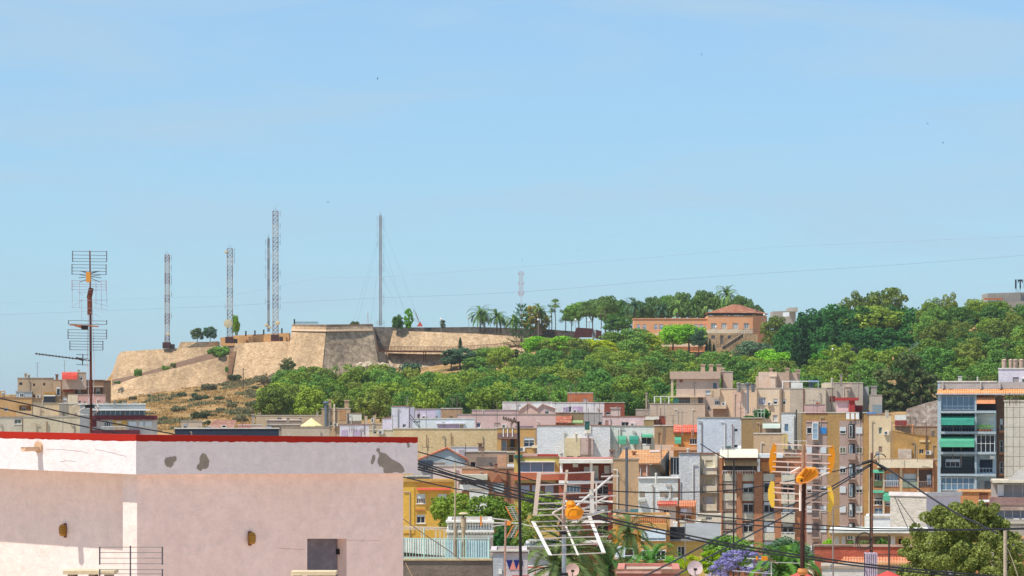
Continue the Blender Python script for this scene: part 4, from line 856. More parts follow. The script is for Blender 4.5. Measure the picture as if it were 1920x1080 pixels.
b.box('canopy',172,281,767.5,769.5,1.6,0,WHITEM); b.box('maroon_band',168,295,779,787,1.2,0,MAR); b.box('lower_wall',174,295,787,830,.8,.2,w_('#cfc7c4')); b.box('maroon_panel',172,181,787,800,.9,.81,MAR); b.box('yellow_panel',212,238,788,806,.95,.81,w_('#d9a94a'))
for x0, x1 in ((195,208),(218,228),(241,256),(261,269),(272,285)): b.win(x0,x1,790,800,sh=.25 if x0 in (195,218) else .9,n=3 if x0 < 220 else 1,at=-1.05)
b.rail(190,240,799,806,1.3,WHITEM); b.box('maroon_panel',172,262,806,818,1.2,.81,MAR)
for x in (195,230,250): b.chim(x,x+6,756,759,2,GREYC)
b.done()
# ============ behind the red parapet
b = Bld('house', 'small beige rooftop hut with a thin frame behind the red parapet', 560, 340, 379, 790, w_('#d2b9a6','stucco',.3), 6); b.win(344,351,795,803,sh=.5,n=1); b.rail(338,381,788,806,1.0,GREYP,1.2); b.done()
b = Bld('house', 'house with a reddish brown tiled roof behind the red parapet', 590, 393, 446, 803, w_('#d9b3ab'), 8, par=0); b.slope(388,438,787.5,803,-.3,5,w_('#b07a6a','tile',.3,'#98604f'),x2=401,x3=444); b.win(416,424,797,802,sh=0,n=1,at=-1.2,sill=False); b.done(True)
b = Bld('house', 'low pinkish house with small tiled bits right of the reddish brown roof', 580, 446, 492, 797, w_('#dcb8b0','stucco',.3), 8); b.slope(446,470,795,801,-.3,3,TILER); b.chim(472,477,778,797,2,w_('#b8a798')); b.done()
b = Bld('roof_terrace', 'long dark blue screen edging a terrace just behind the red parapet', 360, 328, 523, 803.5, w_('#27324a','stucco',.1), 8, par=.9, cat='terrace'); b.box('blue_tank',385,397,800.5,804,-1,-2,plain('#4f86b5')); b.box('tank',500,510,800,804,-1,-2,plain('#b9c4cc')); b.done()
b = Bld('house', 'beige row house with rubble walls behind the red parapet', 640, 480, 610, 779, w_('#cdb294','stucco',.5), 10); b.chim(472,478,778,792,1); b.chim(484,488,776,780,1); b.win(520,528,783,790,sh=.1,n=2); b.win(560,567,784,790,sh=.1,n=1); b.done()
b = Bld('house', 'grey roofed low house left of the cream canopy', 610, 500, 566, 789, w_('#a9998c','stucco',.4), 8); b.slope(500,566,786.5,796,-.3,4,GREYC); b.done()
cn = tag(empty('canopy_tent', W(584, 803, 560)), 'cream pyramid canopy tent on a roof behind the red parapet', 'tent'); s = 560/F; h = 21.5*s
b = MB(); n = 8; e = [(math.cos(k*math.pi/4+.39)*h, math.sin(k*math.pi/4+.39)*h) for k in range(8)]; mid = [(x*.5, y*.5) for x, y in e]
z0 = 5*s; z1 = 9*s; z2 = 19.5*s
b.add([(x,y,z0-.15) for x,y in e]+[(x,y,z0) for x,y in e]+[(x,y,z1+.25) for x,y in mid]+[(0,0,z2)], [(i,(i+1)%8,(i+1)%8+8,i+8) for i in range(8)]+[(i+8,(i+1)%8+8,(i+1)%8+16,i+16) for i in range(8)]+[(i+16,(i+1)%8+16,24) for i in range(8)]); b.build('canopy', w_('#ecd896','stucco',.1), cn)
b = MB(); [b.bar((x*.97,y*.97,-1), (x*.97,y*.97,z0), .04, 5) for x, y in e[::2]]; b.build('pole', WHITEM, cn)
b = Bld('house', 'house under the cream canopy tent with a flat grey terrace', 556, 528, 618, 801, w_('#c7b4a0','stucco',.4), 8, par=.2); b.done()
b = Bld('house', 'tan house with two tall chimneys and a dark pipe behind the red parapet', 600, 603, 657, 766, w_('#c9a882','stucco',.45), 9); b.chim(616,621,751,766,1.5,cap=True); b.chim(646,654,752,766,1.5); b.pipe(611,757,800,r=.28,mat=plain('#6d7a82',.5,.3),hood=True); b.pipe(627,757,803,r=.16,mat=CREAM); b.pipe(617.5,760,800,r=.1); b.win(615,623,791,798,sh=.1,n=2); b.box('ochre_panel',637,648,768,788,.04,0,w_('#c4915c')); b.done()
b = Bld('rooftop_screen', 'white cloth screen beside the two tall chimneys', 590, 652, 678, 775, w_('#e6e2d6'), 3, par=.1, cat='screen', yb=806); b.box('dark_base',654,678,789,795,.05,0,w_('#8d7d6c')); b.box('dark_post',651,653.5,776,800,.1,0,DARK); b.done()
b = Bld('garden_wall', 'low tan wall with two small arched openings right of the white cloth screen', 585, 678, 718, 795, w_('#cbb497','stucco',.4), 4, cat='wall', par=.1); b.chim(683,689,780,795,.5,cap=False); b.chim(699,705,779,795,.5,cap=False); b.win(696,700,784,793,sh=0,n=1,at=-.4,sill=False); b.done()
b = Bld('house', 'pale lavender house with a small frame on its roof above the red parapet', 500, 637, 692, 796, LAV, 8); b.box('purple_band',640,652,806,818,.03,0,w_('#c3aed2')); b.box('purple_band',662,677,806,818,.03,0,w_('#c3aed2')); b.rail(662,722,806,818,.9,GREYP,1.3); b.done()
b = Bld('house', 'cream house between the lavender house and the long ochre wall', 498, 692, 738, 806, w_('#ddc9aa'), 8); b.win(700,706,808,813,sh=.3,n=1); b.done()
# long ochre wall
b = Bld('warehouse', 'long blank pale ochre wall right of the red parapet', 470, 737, 933, 804, w_('#e6cc9c','rough',.3,'#d4b684',1.6), 14, par=.4, cat='building'); b.pipe(800,815,838,mat=RUST,r=.05); b.pipe(846,812,860,mat=RUST,r=.05); b.done()
# lavender and pink rooftops
b = Bld('house', 'tall lavender cube house with a little window at the foot of the wood', 530, 734, 768, 762, LAV, 4, yaw=0, par=.2); b.win(755,761,795,802,sh=0,n=2); b.box('seam',766.5,768,762.5,803,.04,0,w_('#8d8799')); b.done()
b = Bld('house', 'low lavender lean-to left of the lavender cube house', 533, 717, 735, 784, w_('#d6cfe3'), 4); b.done()
b = Bld('house', 'rear lavender wall just right of the lavender cube house', 540, 766, 777, 763, w_('#c9c4d6'), 4, par=.1); b.done()
b = Bld('house', 'lavender house with a small brown window right of the cube house', 548, 778, 827, 767, w_('#d8c9e2','stucco',.25), 6); b.win(782,788,776,785,sh=0,n=1,gc=glassm('#6a4a44')); b.box('blue_end',817,826,768,785,.03,0,w_('#b5c6dd')); b.done()
b = Bld('house', 'long pale blue house with a purple band above the ochre wall', 520, 774, 890, 785, w_('#dfe6f2','stucco',.12), 8); b.box('purple_band',821,861,796,806,.03,0,w_('#c9add2')); b.win(862,869,796,806,sh=1,n=1,sc=w_('#c0ab97')); b.box('ledge',818,872,793.5,795,.3,0,LAV); b.done()
b = Bld('garden_wall', 'flat tan wall at the edge of the wood right of the lavender house', 560, 827, 867, 766, w_('#c29a72','stucco',.3), 2, cat='wall', par=.1); b.done()
b = Bld('house', 'pink flat house with rubbed walls below the gabled pink houses', 545, 857, 1042, 777, w_('#dfbdb9','stucco',.5,'#cfa9a3'), 8, par=.3); b.win(893,901,792,802,sh=.2,n=1,gc=glassm('#5d5a78')); b.win(927,938,793,801,sh=1,n=1,sc=w_('#c8b0a8')); b.box('purple_panel',966,1000,799,806,.03,0,w_('#8a6a84')); b.done()
b = Bld('house', 'long pink parapet house at the foot of the wood', 575, 885, 972, 769, w_('#e0b6b8','stucco',.35), 8, par=.3); b.done()
b = Bld('house', 'worn whitewashed house, left part of the white terrace row at the wood', 620, 942, 1035, 754, w_('#e9ebee','stucco',.4,'#cdb9bd'), 8, par=.3); b.done()
b = Bld('house', 'white and lavender house with a dark door, right part of the white terrace row', 616, 1035, 1133, 755, w_('#e9e8ee','stucco',.25), 8, par=.3); b.win(1066,1072,762,773,sh=0,n=1,sill=False,name='door'); b.box('purple_panel',1056,1066,763,773,.03,0,w_('#b9a2cf')); b.box('purple_panel',1073,1093,762,773,.03,0,w_('#cbb0d6')); b.done()
b = Bld('house', 'orange brick box with a pale door standing above the white terrace row', 650, 1064, 1112, 737, w_('#c4703f','stucco',.45,'#a85a38'), 6, par=.2); b.win(1093,1102,747,756,sh=1,n=1,sc=w_('#c9b5bd'),sill=False,name='door'); b.done()
b = Bld('house', 'reddish brown block right of the white terrace row', 610, 1133, 1171, 755, w_('#9c4a34','stucco',.4), 6, par=.2); b.win(1136,1144,772,778,sh=.2,n=1); b.done()
def gable(label, D, x0, x1, xp, yp, ye, yb_, mat, roofm, win=None, dep=8):
    r = Bld('house', label, D, x0, x1, ye, mat, dep, par=0); k = MB(); k.prism([(r.x0,r.yt),(r.x1,r.yt),(r.u(xp),r.v(yp))], 0, dep); k.build('gable', mat, r.r)
    q = MB(); a = Vector((r.x0-.2,0,r.yt-.1)); c = Vector((r.u(xp),0,r.v(yp)+.05)); e = Vector((r.x1+.2,0,r.yt-.1))
    for p1, p2 in ((a, c), (c, e)):
        u = Vector((0,0,.15)); z = Vector((0,dep+.3,0)); y0 = Vector((0,-.25,0))
        q.add([p1+y0, p2+y0, p2+z, p1+z, p1+y0+u, p2+y0+u, p2+z+u, p1+z+u], [(0,1,2,3),(4,7,6,5),(0,4,5,1),(1,5,6,2),(2,6,7,3),(3,7,4,0)])
    q.build('roof', roofm, r.r)
    if win: r.win(*win)
    return r.done(True)
gable('pink gabled house in front of the white terrace row', 600, 971, 1017, 991, 757, 772, 0, w_('#e6c2b6','stucco',.35), w_('#e0b9a8'))
gable('second pink gabled house with a red verge right of the first gable', 590, 1008, 1041, 1017, 759, 767, 0, w_('#e3bfb8','stucco',.35), w_('#c98474'), (1022,1029,770,777))
b = Bld('house', 'grey block house with red and orange tiled slope in front of the gables', 560, 1095, 1130, 774, w_('#b3abac','stucco',.3), 6, par=.2); b.win(1101,1104,790,797,sh=0,n=1); b.win(1122,1127,791,796,sh=.2,n=1); b.done()
b = Bld('house', 'olive stained wall with a red tiled slope below it, in front of the gables', 565, 1041, 1095, 774, w_('#a08c68','stucco',.6,'#8a6a50'), 6, par=.2); b.slope(1010,1072,780,792,-3,0,w_('#c4694a','tile',.4,'#a8503c'),x2=1000,x3=1072); b.slope(1068,1093,788,792,-2.5,-.5,w_('#8fae72')); b.box('red_tiles',1060,1073,779,786,.1,0,TILER); b.done()
b = Bld('house', 'pink house with a double dark window at the middle of the rooftops', 535, 1130, 1228, 781, w_('#e5c4c8','stucco',.3), 8); b.win(1165,1179,791,798.5,sh=0,n=2,gc=GLD); b.win(1135,1141,788,798,sh=1,n=1,sc=w_('#b08478')); b.chim(1145,1163,766,781,2,w_('#d9bfb8')); b.done()
b = Bld('house', 'low olive hut with white debris on its roof beside the pink house', 520, 1207, 1226, 787, w_('#a98f5c'), 4, par=.1); b.box('white_sheet',1210,1236,781,786,0,-2,w_('#e4ddd4')); b.box('brown_wall',1226,1236,787,806,-1,-1.2,w_('#8a5a4c')); b.done()
b = Bld('house', 'tiny dark red rooftop shed beside the big beige wall', 522, 1235, 1248, 780, w_('#9a4434'), 3, par=.1, yb=800); b.done()
r = tag(empty('roof_stair', W(778, 803, 515)), 'dark metal stair and clutter beside the lavender cube house', 'stair'); s = 515/F; m = MB()
m.bar((-10*s,0,26*s),(10*s,0,2*s),.06,4).bar((-10*s,0,20*s),(9*s,0,0),.06,4).bar((-2*s,-.3,12*s),(10*s,-.3,12*s),.12,4)
for k in range(8): m.box((-9+k*2.4)*s,(-8+k*2.4)*s+.1,-.4,.4,(24-k*3)*s,(25-k*3)*s)
m.build('frame', plain('#4a4550'), r)
for px, y0, y1, w2, D, kind, col, lab in ((1101,789,798,9,444,'box','#2f6a66','small teal cabinet on top of the big whitewashed wall'),(1125,790,797,6,550,'box','#3d4148','dark cabinet beside the grey block house'),(906,768,777,4,570,'cyl','#b9b2ae','short grey vent on the pink flat house'),(1052,848,857,8,348,'cyl','#c9c4bc','pale roof tank left of the white terrace roof'),(1212,735,768,3,583,'box','#b09a8c','thin block pillar on the low grey wall'),(1385,716,729,9,578,'cyl','#8f8a86','round grey tank beside the metal chimney pipe'),(1412,718,729,6,577,'box','#6f7076','dark cabinet at the metal chimney pipe'),(1560,708,718,5,588,'cyl','#c4bab0','small vent on the tall grey concrete block'),(1577,700,718,4,587,'box','#9c9088','block vent on the tall grey concrete block'),(1663,768,777,6,494,'box','#cfc4b4','small box on the cream blind wall'),(1712,795,808,5,466,'cyl','#c98a5c','clay pot vent on the low brown parapet house'),(1800,704,716,6,352,'box','#d8d4ce','white vent box on the blue building roof'),(1833,706,716,4,352,'cyl','#c9c4bc','small round vent on the blue building roof'),(1298,805,813,5,438,'cyl','#b5785a','clay vent at the bright red tiled roof'),(1080,812,821,6,446,'cyl','#d2c4ae','pale vent on the beige stair box'),(1230,886,896,5,328,'cyl','#e0e0dc','white vent on the three shutter white house'),(1290,840,850,6,344,'cyl','#cfc9c2','pale vent on the tall rough white wall'),(905,836,847,4,398,'box','#a08474','small chimney on the brown plastered house'),(930,868,878,6,364,'box','#a8705a','brick vent on the terracotta brown building'),(700,797,806,5,496,'cyl','#b9b0a4','grey vent on the cream house near the ochre wall'),(540,782,789,5,606,'box','#a89c90','vent on the grey roofed low house'),(595,770,779,4,636,'box','#b5a48e','small chimney on the beige row house'),(215,751,758,5,438,'box','#8f9498','roof box on the maroon banded block'),(80,749,757,4,478,'cyl','#b0a696','vent on the larger blank cream wall')):
    r = tag(empty('roof_vent' if kind == 'cyl' else 'roof_box', W(px, y1+1, D+1.2)), lab, 'roof vent' if kind == 'cyl' else 'roof box'); s = D/F; h = (y1-y0)*s; w3 = w2*s/2
    (MB().lathe([(w3*.8,-.5),(w3*.8,h*.75),(w3,h*.78),(w3,h*.95),(.03,h*1.05)],n=10) if kind == 'cyl' else MB().box(-w3,w3,-w3,w3,-.5,h*.92)).build('body', w_(col,'stucco',.3), r)
    if kind == 'box': MB().box(-w3-.06,w3+.06,-w3-.06,w3+.06,h*.92+.002,h).build('lid', w_(col,'stucco',.1), r)
# ============ big beige concrete complex
b = Bld('apartment_block', 'broad blank beige terrace wall below the loggia', 590, 1218, 1322, 757, w_('#cbb6a4','stucco',.3), 12, cat='apartment block', par=.3); b.done()
v = Bld('apartment_block', 'beige concrete block with a thick roof band, three chimneys and a dark loggia', 598, 1268, 1349, 711, w_('#d2b8a8','stucco',.15), 12, cat='apartment block', par=0)
v.box('roof_band',1256,1351,696.5,710.5,.6,-12,w_('#c7aa97','stucco',.2)); v.box('column',1258,1262.5,710.5,745,.4,-.1,BEIGE); v.box('floor_slab',1256,1322,742.5,745,.8,0,w_('#e0c6ae')); v.loggia(1269,1296,745,757,2); v.box('glass_screen',1262,1273,747,757,.4,.35,GRNA); v.box('column',1294,1308,745,757,.2,-.1,BEIGE); v.loggia(1309,1318,744,757,1.5); v.rail(1262,1320,750,757,.6,GLB,.5)
v.win(1274,1280,711.5,717,sh=1,n=1,sc=w_('#a05a48'),sill=False); v.win(1337,1344,718,729,sh=1,n=1,sc=glassm('#4a5a6c'),sill=False); v.win(1323,1332,732,739,sh=0,n=3,gc=GLS)
for x0, x1 in ((1314,1322),(1330,1337),(1344,1352)): v.chim(x0,x1,684.5,697,2,w_('#c9a892'))
v.win(1326,1331,760,768,sh=.3,n=1); v.done()
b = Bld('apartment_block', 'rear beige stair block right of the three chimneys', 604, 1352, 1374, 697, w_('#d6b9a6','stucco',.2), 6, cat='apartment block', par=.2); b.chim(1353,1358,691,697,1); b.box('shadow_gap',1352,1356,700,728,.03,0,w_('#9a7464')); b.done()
b = Bld('apartment_block', 'pinkish beige flat block with a planter balcony between the two concrete blocks', 580, 1348, 1419, 729, w_('#e6c2a4','stucco',.2), 12, cat='apartment block', par=.4)
b.box('pink_panel',1374,1400,735,790,.05,0,w_('#e0b8a6')); b.box('alcove',1332,1350,729,744,.6,0,w_('#dcbd9f')); b.win(1334,1337,732,742,sh=1,n=1,at=-.75,sc=w_('#c9a882'),sill=False)
b.balcony(1332,1362,764,1.6,4,w_('#dcbca0')); b.win(1340,1350,749,759,sh=.3,n=3); b.win(1384,1394,753,759,sh=1,n=1,sc=w_('#d9b09c')); b.box('brown_wall',1337,1366,765,782,.2,0,w_('#a87f68')); b.done()
b = Bld('garden_wall', 'low grey wall left of the beige villa block', 585, 1192, 1219, 768, w_('#b5a398','stucco',.3), 4, cat='wall', par=.1); b.done()
r = tag(empty('pergola', W(1242, 757, 586)), 'small white pergola frame on the terrace left of the loggia', 'pergola'); m = MB(); s = 586/F
for x in (-15,-3,12): m.box(x*s-.08,x*s+.08,-.08,.08,0,13*s)
m.box(-16*s,15*s,-.1,.1,13*s,14*s); m.build('frame', WHITEM, r)
r = tag(empty('chimney_pipe', W(1402, 776, 575)), 'tall grey metal chimney pipe with a wide hood before the pink beige block', 'chimney'); s = 575/F; MB().bar((0,0,0),(0,0,54*s),2.2*s,10).build('pipe', plain('#8a8d92',.5,.4), r); MB().lathe([(2.3*s,52*s),(6*s,54*s),(6.4*s,57*s),(3*s,58.5*s)],n=12).build('hood', plain('#6f7276',.5,.4), r)
b = Bld('rooftop_structures', 'grey box and pipes on the roof beside the metal chimney pipe', 582, 1384, 1416, 720, w_('#9a918b'), 3, par=.1, yb=731, cat='roof plant'); b.done()
v = Bld('apartment_block', 'cream concrete block with a tall rooftop house and three small windows', 585, 1418, 1481, 728, w_('#e8d0b8','stucco',.2), 12, cat='apartment block', par=.4)
v.chim(1422,1457,697,728,3,w_('#e3c6b2'),dep=4,cap=False,name='roof_house'); v.chim(1417,1422,705,745,.3,w_('#d6b49e'),cap=False,name='buttress'); v.chim(1455,1500,697.5,729,5,w_('#cbb3a4'),dep=4,cap=False,name='roof_house'); v.chim(1473,1480,691,728,4,w_('#c9a894'),cap=True); v.chim(1444,1454,706,728,2.2,w_('#e8ccb8'),cap=True,name='buttress'); v.chim(1492,1500,694,700,4,w_('#c9a894')); v.chim(1443,1448,692,697,3.5,w_('#c9a894'))
v.win(1422,1436,745,759,sh=.15,n=3,gc=glassm('#8d93ad')); v.win(1450,1458,748,758,sh=.5,n=1); v.win(1467,1473.5,748,758,sh=.5,n=1); v.win(1449,1458,778,790,sh=.1,n=1,gc=glassm('#c0c0bd')); v.pipe(1464.5,728,800,r=.3,mat=w_('#a08c7c')); v.done()
b = Bld('apartment_block', 'grey concrete blank block under the blue rooftop awning', 581, 1481, 1549, 728.5, w_('#c4b3a2','stucco',.35,'#ab9c8e'), 10, cat='apartment block', par=.3); b.box('paler_half',1508,1548,729,800,.03,0,w_('#cdbba8','stucco',.3)); b.pipe(1507,729,800,r=.1,mat=RUST); b.done()
b = Bld('apartment_block', 'tall grey concrete blank block behind the red rooftop hut', 590, 1545, 1618, 718, w_('#bcaca2','stucco',.35), 10, cat='apartment block', par=.4); b.chim(1585,1594,726,745,-.6,w_('#d0b6a4'),cap=True); b.box('shutter',1556,1566,742.5,753,.05,0,w_('#7c2a30'),'dark red shutter'); b.box('cream_wall',1540,1563,718.5,727,.08,0,CREAM); b.done()
b = Bld('apartment_block', 'bluish grey end wall right of the tall grey concrete block', 592, 1618, 1629, 725, w_('#a9aaae','stucco',.3), 8, cat='apartment block', par=.2); b.done()
v = Bld('rooftop_house', 'grey stepped tower with a chimney left of the feathery trees', 588, 1630, 1654, 741, w_('#b9aba2','stucco',.3), 6, par=.2); v.chim(1633,1644,725,741,1,w_('#a79c96'),dep=1); v.box('blue_panel',1636,1654,759,776,.1,0,w_('#8796a4')); v.done()
r = tag(empty('pergola', W(1500, 728.5, 582)), 'thin white frame with a blue awning on the grey concrete roof', 'pergola'); m = MB(); s = 582/F
for x in (-33,-12,34): m.box(x*s-.07,x*s+.07,-.07,.07,0,13*s)
m.box(-33*s,34*s,-.06,.06,13*s,13*s+.14); m.build('frame', WHITEM, r); MB().box(17*s,35*s,-1,.1,12*s,15*s).build('awning', plain('#8fa6cc'), r); MB().box(-17*s,5*s,-.3,-.25,1*s,11*s).build('screen', w_('#f1efe8'), r); MB().box(17*s,25*s,.2,.6,1*s,10*s).build('panel', plain('#5a6672'), r)
# red hut on the ochre tower's roof
v = Bld('rooftop_hut', 'red roofed rooftop hut with pink walls on top of the ochre brick tower', 512, 1568, 1591, 751, w_('#e6bcc2','stucco',.2), 3, par=0, yb=788)
v.box('roof',1566,1610,745.5,751,.4,-3.2,REDW); v.box('red_wall',1592,1603,751,788,.15,-.2,REDW); v.box('red_wall',1603,1618,760,788,-1.5,-1.7,w_('#7c2028')); v.box('pier',1591,1594,757,775,.2,.155,w_('#c44a44')); v.done()
b = Bld('parapet_wall', 'pink worn parapet with a red tile on the ochre tower roof', 514, 1508, 1547, 759, w_('#dcb0ae','stucco',.4), 2, par=0, yb=788, cat='wall'); b.box('red_vent',1529.5,1537,755,759,.05,-.6,w_('#b8452f')); b.done()
# ============ middle row
v = Bld('house', 'ochre house with glazed door and blue white double window, left of the big white wall', 455, 932, 1007, 803, w_('#c89a55','stucco',.35), 8, par=.3)
v.loggia(940,970,823,845,1.3); v.box('brown_panel',933,971,812,823,.05,0,w_('#8d6a66')); v.win(941,950,826,844,sh=0,n=1,at=1.1,gc=GLS,sill=False); v.box('door',957,964,824,844,-1.0,-1.1,GLD); v.rail(940,970,839,846,.05,plain('#7a6a60'),.2)
for x in (943,951,960): v.box('white_post',x,x+1.5,804,819,.1,0.05,WHITEM)
v.win(982,1002,820,838,sh=.3,n=2,gc=glassm('#2b3b50'),tr=1); v.box('sill_box',997,1008,835,840,.5,0,w_('#e6d4b4')); v.box('pipe_strip',1004,1007,804,850,.12,0,w_('#9c8a80')); v.done()
v = Bld('building', 'big rough whitewashed wall with a beige stair box in front', 450, 1007, 1144, 798, w_('#e9edf0','rough',.12,'#d5dbe2',2), 10, par=.3)
v.box('beige_box',1059,1088,821,860,1.2,.01,w_('#e3cfa6')); v.box('beige_box',1088,1112,821,852,1.15,.01,w_('#cdb3ac')); v.pipe(1104,815,858,y=-1.3,r=.06,mat=RUST); v.box('slot',1062,1075,855,859,1.25,1.201,GLD); v.box('slot',1082,1090,855,859,1.2,1.155,GLD); v.box('whitewash_pier',1098,1108,798.5,812,.15,0,w_('#efe3cd')); v.done()  # one beige box: lit left and pinkish shaded right put into two colours
v = Bld('building', 'white house with three green awnings over its windows', 452, 1144, 1228, 799, w_('#e1e6e4','stucco',.15), 10, par=.3)
v.win(1203,1222,820,833,sh=0,n=2,tr=0,gc=GLD); v.awning(1203,1223,814,820,.8,GRNA,label='small green awning')
v.awning(1158,1174,817,833,.9,GRNA); v.awning(1180,1197,817,833,.9,TEAL); v.box('air_conditioner',1208,1218,836,843,.5,0,plain('#d9d6cf')); v.box('shade_return',1144,1150,800,860,.03,0,w_('#c9d2d0')); v.done()
b = Bld('house', 'tan house wall between the green awnings and the orange tiled house', 446, 1227, 1265, 798, w_('#b5916a','stucco',.3), 8, par=.2); b.box('gap',1242,1248,800,835,.02,0,w_('#8c7864')); b.box('low_wall',1228,1270,834,862,.5,0,w_('#dcc3b2')); b.done()
v = Bld('house', 'ochre orange house with a bright red tiled roof and small green awning', 440, 1263, 1309, 813, w_('#cf9040','stucco',.25), 8, par=0)
v.slope(1263,1310,796.5,809,-.4,4,w_('#e8603f','tile',.15,'#d04a30',.6)); v.box('cornice',1263,1309,809,813,.3,0,w_('#b06c3c')); v.awning(1265,1277,819,832,.9,GRNA); v.win(1293,1307,822,833,sh=0,n=3); v.box('terrace',1258,1309,838,844,2,0,w_('#e0a072')); v.done(True)
v = Bld('building', 'large rough pale blue wall with two tiny windows', 430, 1307, 1390, 783, w_('#d5e0f2','rough',.12,'#c3d0e6',2), 10, par=.3); v.win(1377,1383,804,809,sh=0,n=1,fc=w_('#9fb0c8'),gc=GLD,sill=False); v.win(1376.5,1383,834,839,sh=0,n=1,fc=w_('#9fb0c8'),gc=GLD,sill=False); v.box('vent',1362,1370,836,840.5,.1,0,plain('#5b7a72')); v.pipe(1373.5,795,841,mat=RUST,r=.05); v.done()
v = Bld('building', 'olive tan side wall right of the pale blue wall with a bushy roof', 428, 1390, 1430, 784, w_('#a98a5c','stucco',.3), 8, par=.1); v.box('grey_part',1430,1437,784,800,0,-2,w_('#9c8a78')); v.done()
for x, w2, y0 in ((1400,24,777),(1424,40,762),(1398,16,780)): T('bush', ('shrub', 0), x+4, y0, 787, 431, w2, DARKG, 'dark ivy bush growing on the roof of the olive tan wall' if w2 == 40 else 'tall dark weeds left of the ivy bush on the olive tan wall' if w2 == 24 else 'lowest dark weeds at the left edge of the olive tan roof', 'bush')
r = empty('tv_aerial', W(1427, 785, 429)); tag(r, 'white rack aerial standing in the ivy bush', 'TV aerial'); m = MB(); [m.bar((x,0,0),(x,0,1.5),.03,4) for x in (-.4,0,.4)]; m.bar((-.5,0,1.2),(.5,0,1.2),.03,4).bar((-.5,0,.8),(.5,0,.8),.03,4); m.build('rods', WHITEM, r)
v = Bld('building', 'tan blank wall below the sloping grey awning', 415, 1413, 1472, 813, w_('#cfae8c','stucco',.2), 8, par=.2); v.box('ochre_strip',1467,1477,813.5,842,.04,-.3,w_('#dcc07c')); v.done()
v = Bld('house', 'small house with a sloping grey awning above the tan blank wall', 422, 1430, 1465, 794, w_('#b59c8a'), 6, par=.1); v.awning(1430,1463,794,803,1.5,plain('#a9b3a8')); v.done()
v = Bld('building', 'narrow whitewashed tower with two windows left of the ochre brick tower', 420, 1465, 1494, 774, w_('#e6eaee','rough',.15,'#d3d9de',2), 8, par=.2); v.win(1471,1478,795,808.5,sh=1,n=1,sc=GLB); v.win(1478,1484,830,842,sh=.2,n=1,gc=GLS); v.box('dark_edge',1492,1494.5,768,842,.2,0,w_('#4a4648')); v.box('cornice',1465,1494,842,844,.3,0,w_('#b5a58c')); v.done()
# ochre brick tower
v = Bld('apartment_tower', 'tall ochre brick apartment tower with mauve window bays', 500, 1495, 1628.5, 774, OCHB, 12, cat='apartment block', par=.4, yaw=0)
MV = w_('#b09690','stucco',.2)
v.box('grey_end',1494.5,1503,774.5,1040,.06,0,w_('#a89880','brick',.3))
for x0, x1 in ((1511,1551),(1574,1618)): v.box('mauve_bay',x0,x1,789,1045,.02,0,MV)
for x0, x1 in ((1511,1521),(1521,1535),(1537,1551),(1574,1590),(1604,1618)): pass
for i in range(8):
    y = 801+i*37
    v.win(1512.5,1522.5,y,y+12,sh=(.1,1,1,.5,1,1,.9,1)[i],n=1,at=-.22,gc=GLD,sill=False); v.win(1538,1549.5,y,y+12,sh=(1,1,1,.3,.8,1,1,1)[i],n=1,at=-.22,sc=plain('#2f7fc0') if i == 0 else None,sill=False)
    v.win(1574.5,1586,y,y+12,sh=(.6,0,.3,1,1,.4,1,1)[i],n=2 if i in (1,2) else 1,at=-.22,gc=GLD if i != 1 else glassm('#6a6a55'),sill=False); v.win(1605,1617,y,y+12,sh=(1,0,.4,.5,1,1,1,1)[i],n=2 if i in (1,2) else 1,at=-.22,gc=GLD if i != 1 else glassm('#6a6a55'),sill=False)
    if i == 0: v.win(1523.5,1534,793,824,sh=0,n=1,at=-.7,gc=GLS,sill=False,tr=2); v.box('bay',1523,1534.5,792,825,.45,.021,WHITEM)
    else: v.box('niche',1523,1535,y-6,y+23,.03,.021,plain('#6a5a58')); v.balcony(1522,1536,y+21,.7,8,plain('#4a5048'),solid=False,slab=MV)
    v.box('niche',1591,1603,y-6,y+23,.03,.021,GLD); v.win(1592.5,1598,y-4,y+19,sh=(0,0,.2,0,.5,.3,0,.4)[i],n=1,at=-.25,gc=GLB if i else GLD,sill=False); v.balcony(1590,1604,y+21,.8,9,(DARK,plain('#b9bfc6'),DARK,plain('#33402f'))[i % 4],solid=i == 1,slab=MV)
v.box('roof_wall',1511,1551,789,791,.1,.021,w_('#d9a8a0')); v.box('roof_rail_band',1511,1551,774,776,.05,0,w_('#8a3038')); v.done()
r = tag(empty('laundry', W(1600, 786, 499.4)), 'white and dark washing hanging along the tower roof edge', 'laundry'); m = MB(); [m.box(x*.09,x*.09+.5,-.02,0,0,.9) for x in (-12,-4,4)]; m.build('cloth', WHITEM, r); MB().box(.9,1.35,-.02,0,0,1.3).build('cloth', DARK, r)
v = Bld('building', 'cream blind wall with two small shuttered windows beside the brick tower', 497, 1629, 1671, 777, w_('#e3caa4','stucco',.25,'#d6bd96'), 10, par=.3, roofc='#cfc0b0'); v.win(1647.5,1654,801,814,sh=0,n=1,gc=glassm('#6d7868')); v.win(1647.5,1654,837,848,sh=1,n=1,sc=w_('#9a7c6c')); v.box('blue_pool',1626,1642,773,777,-1,-3,plain('#4a86c9')); v.done()
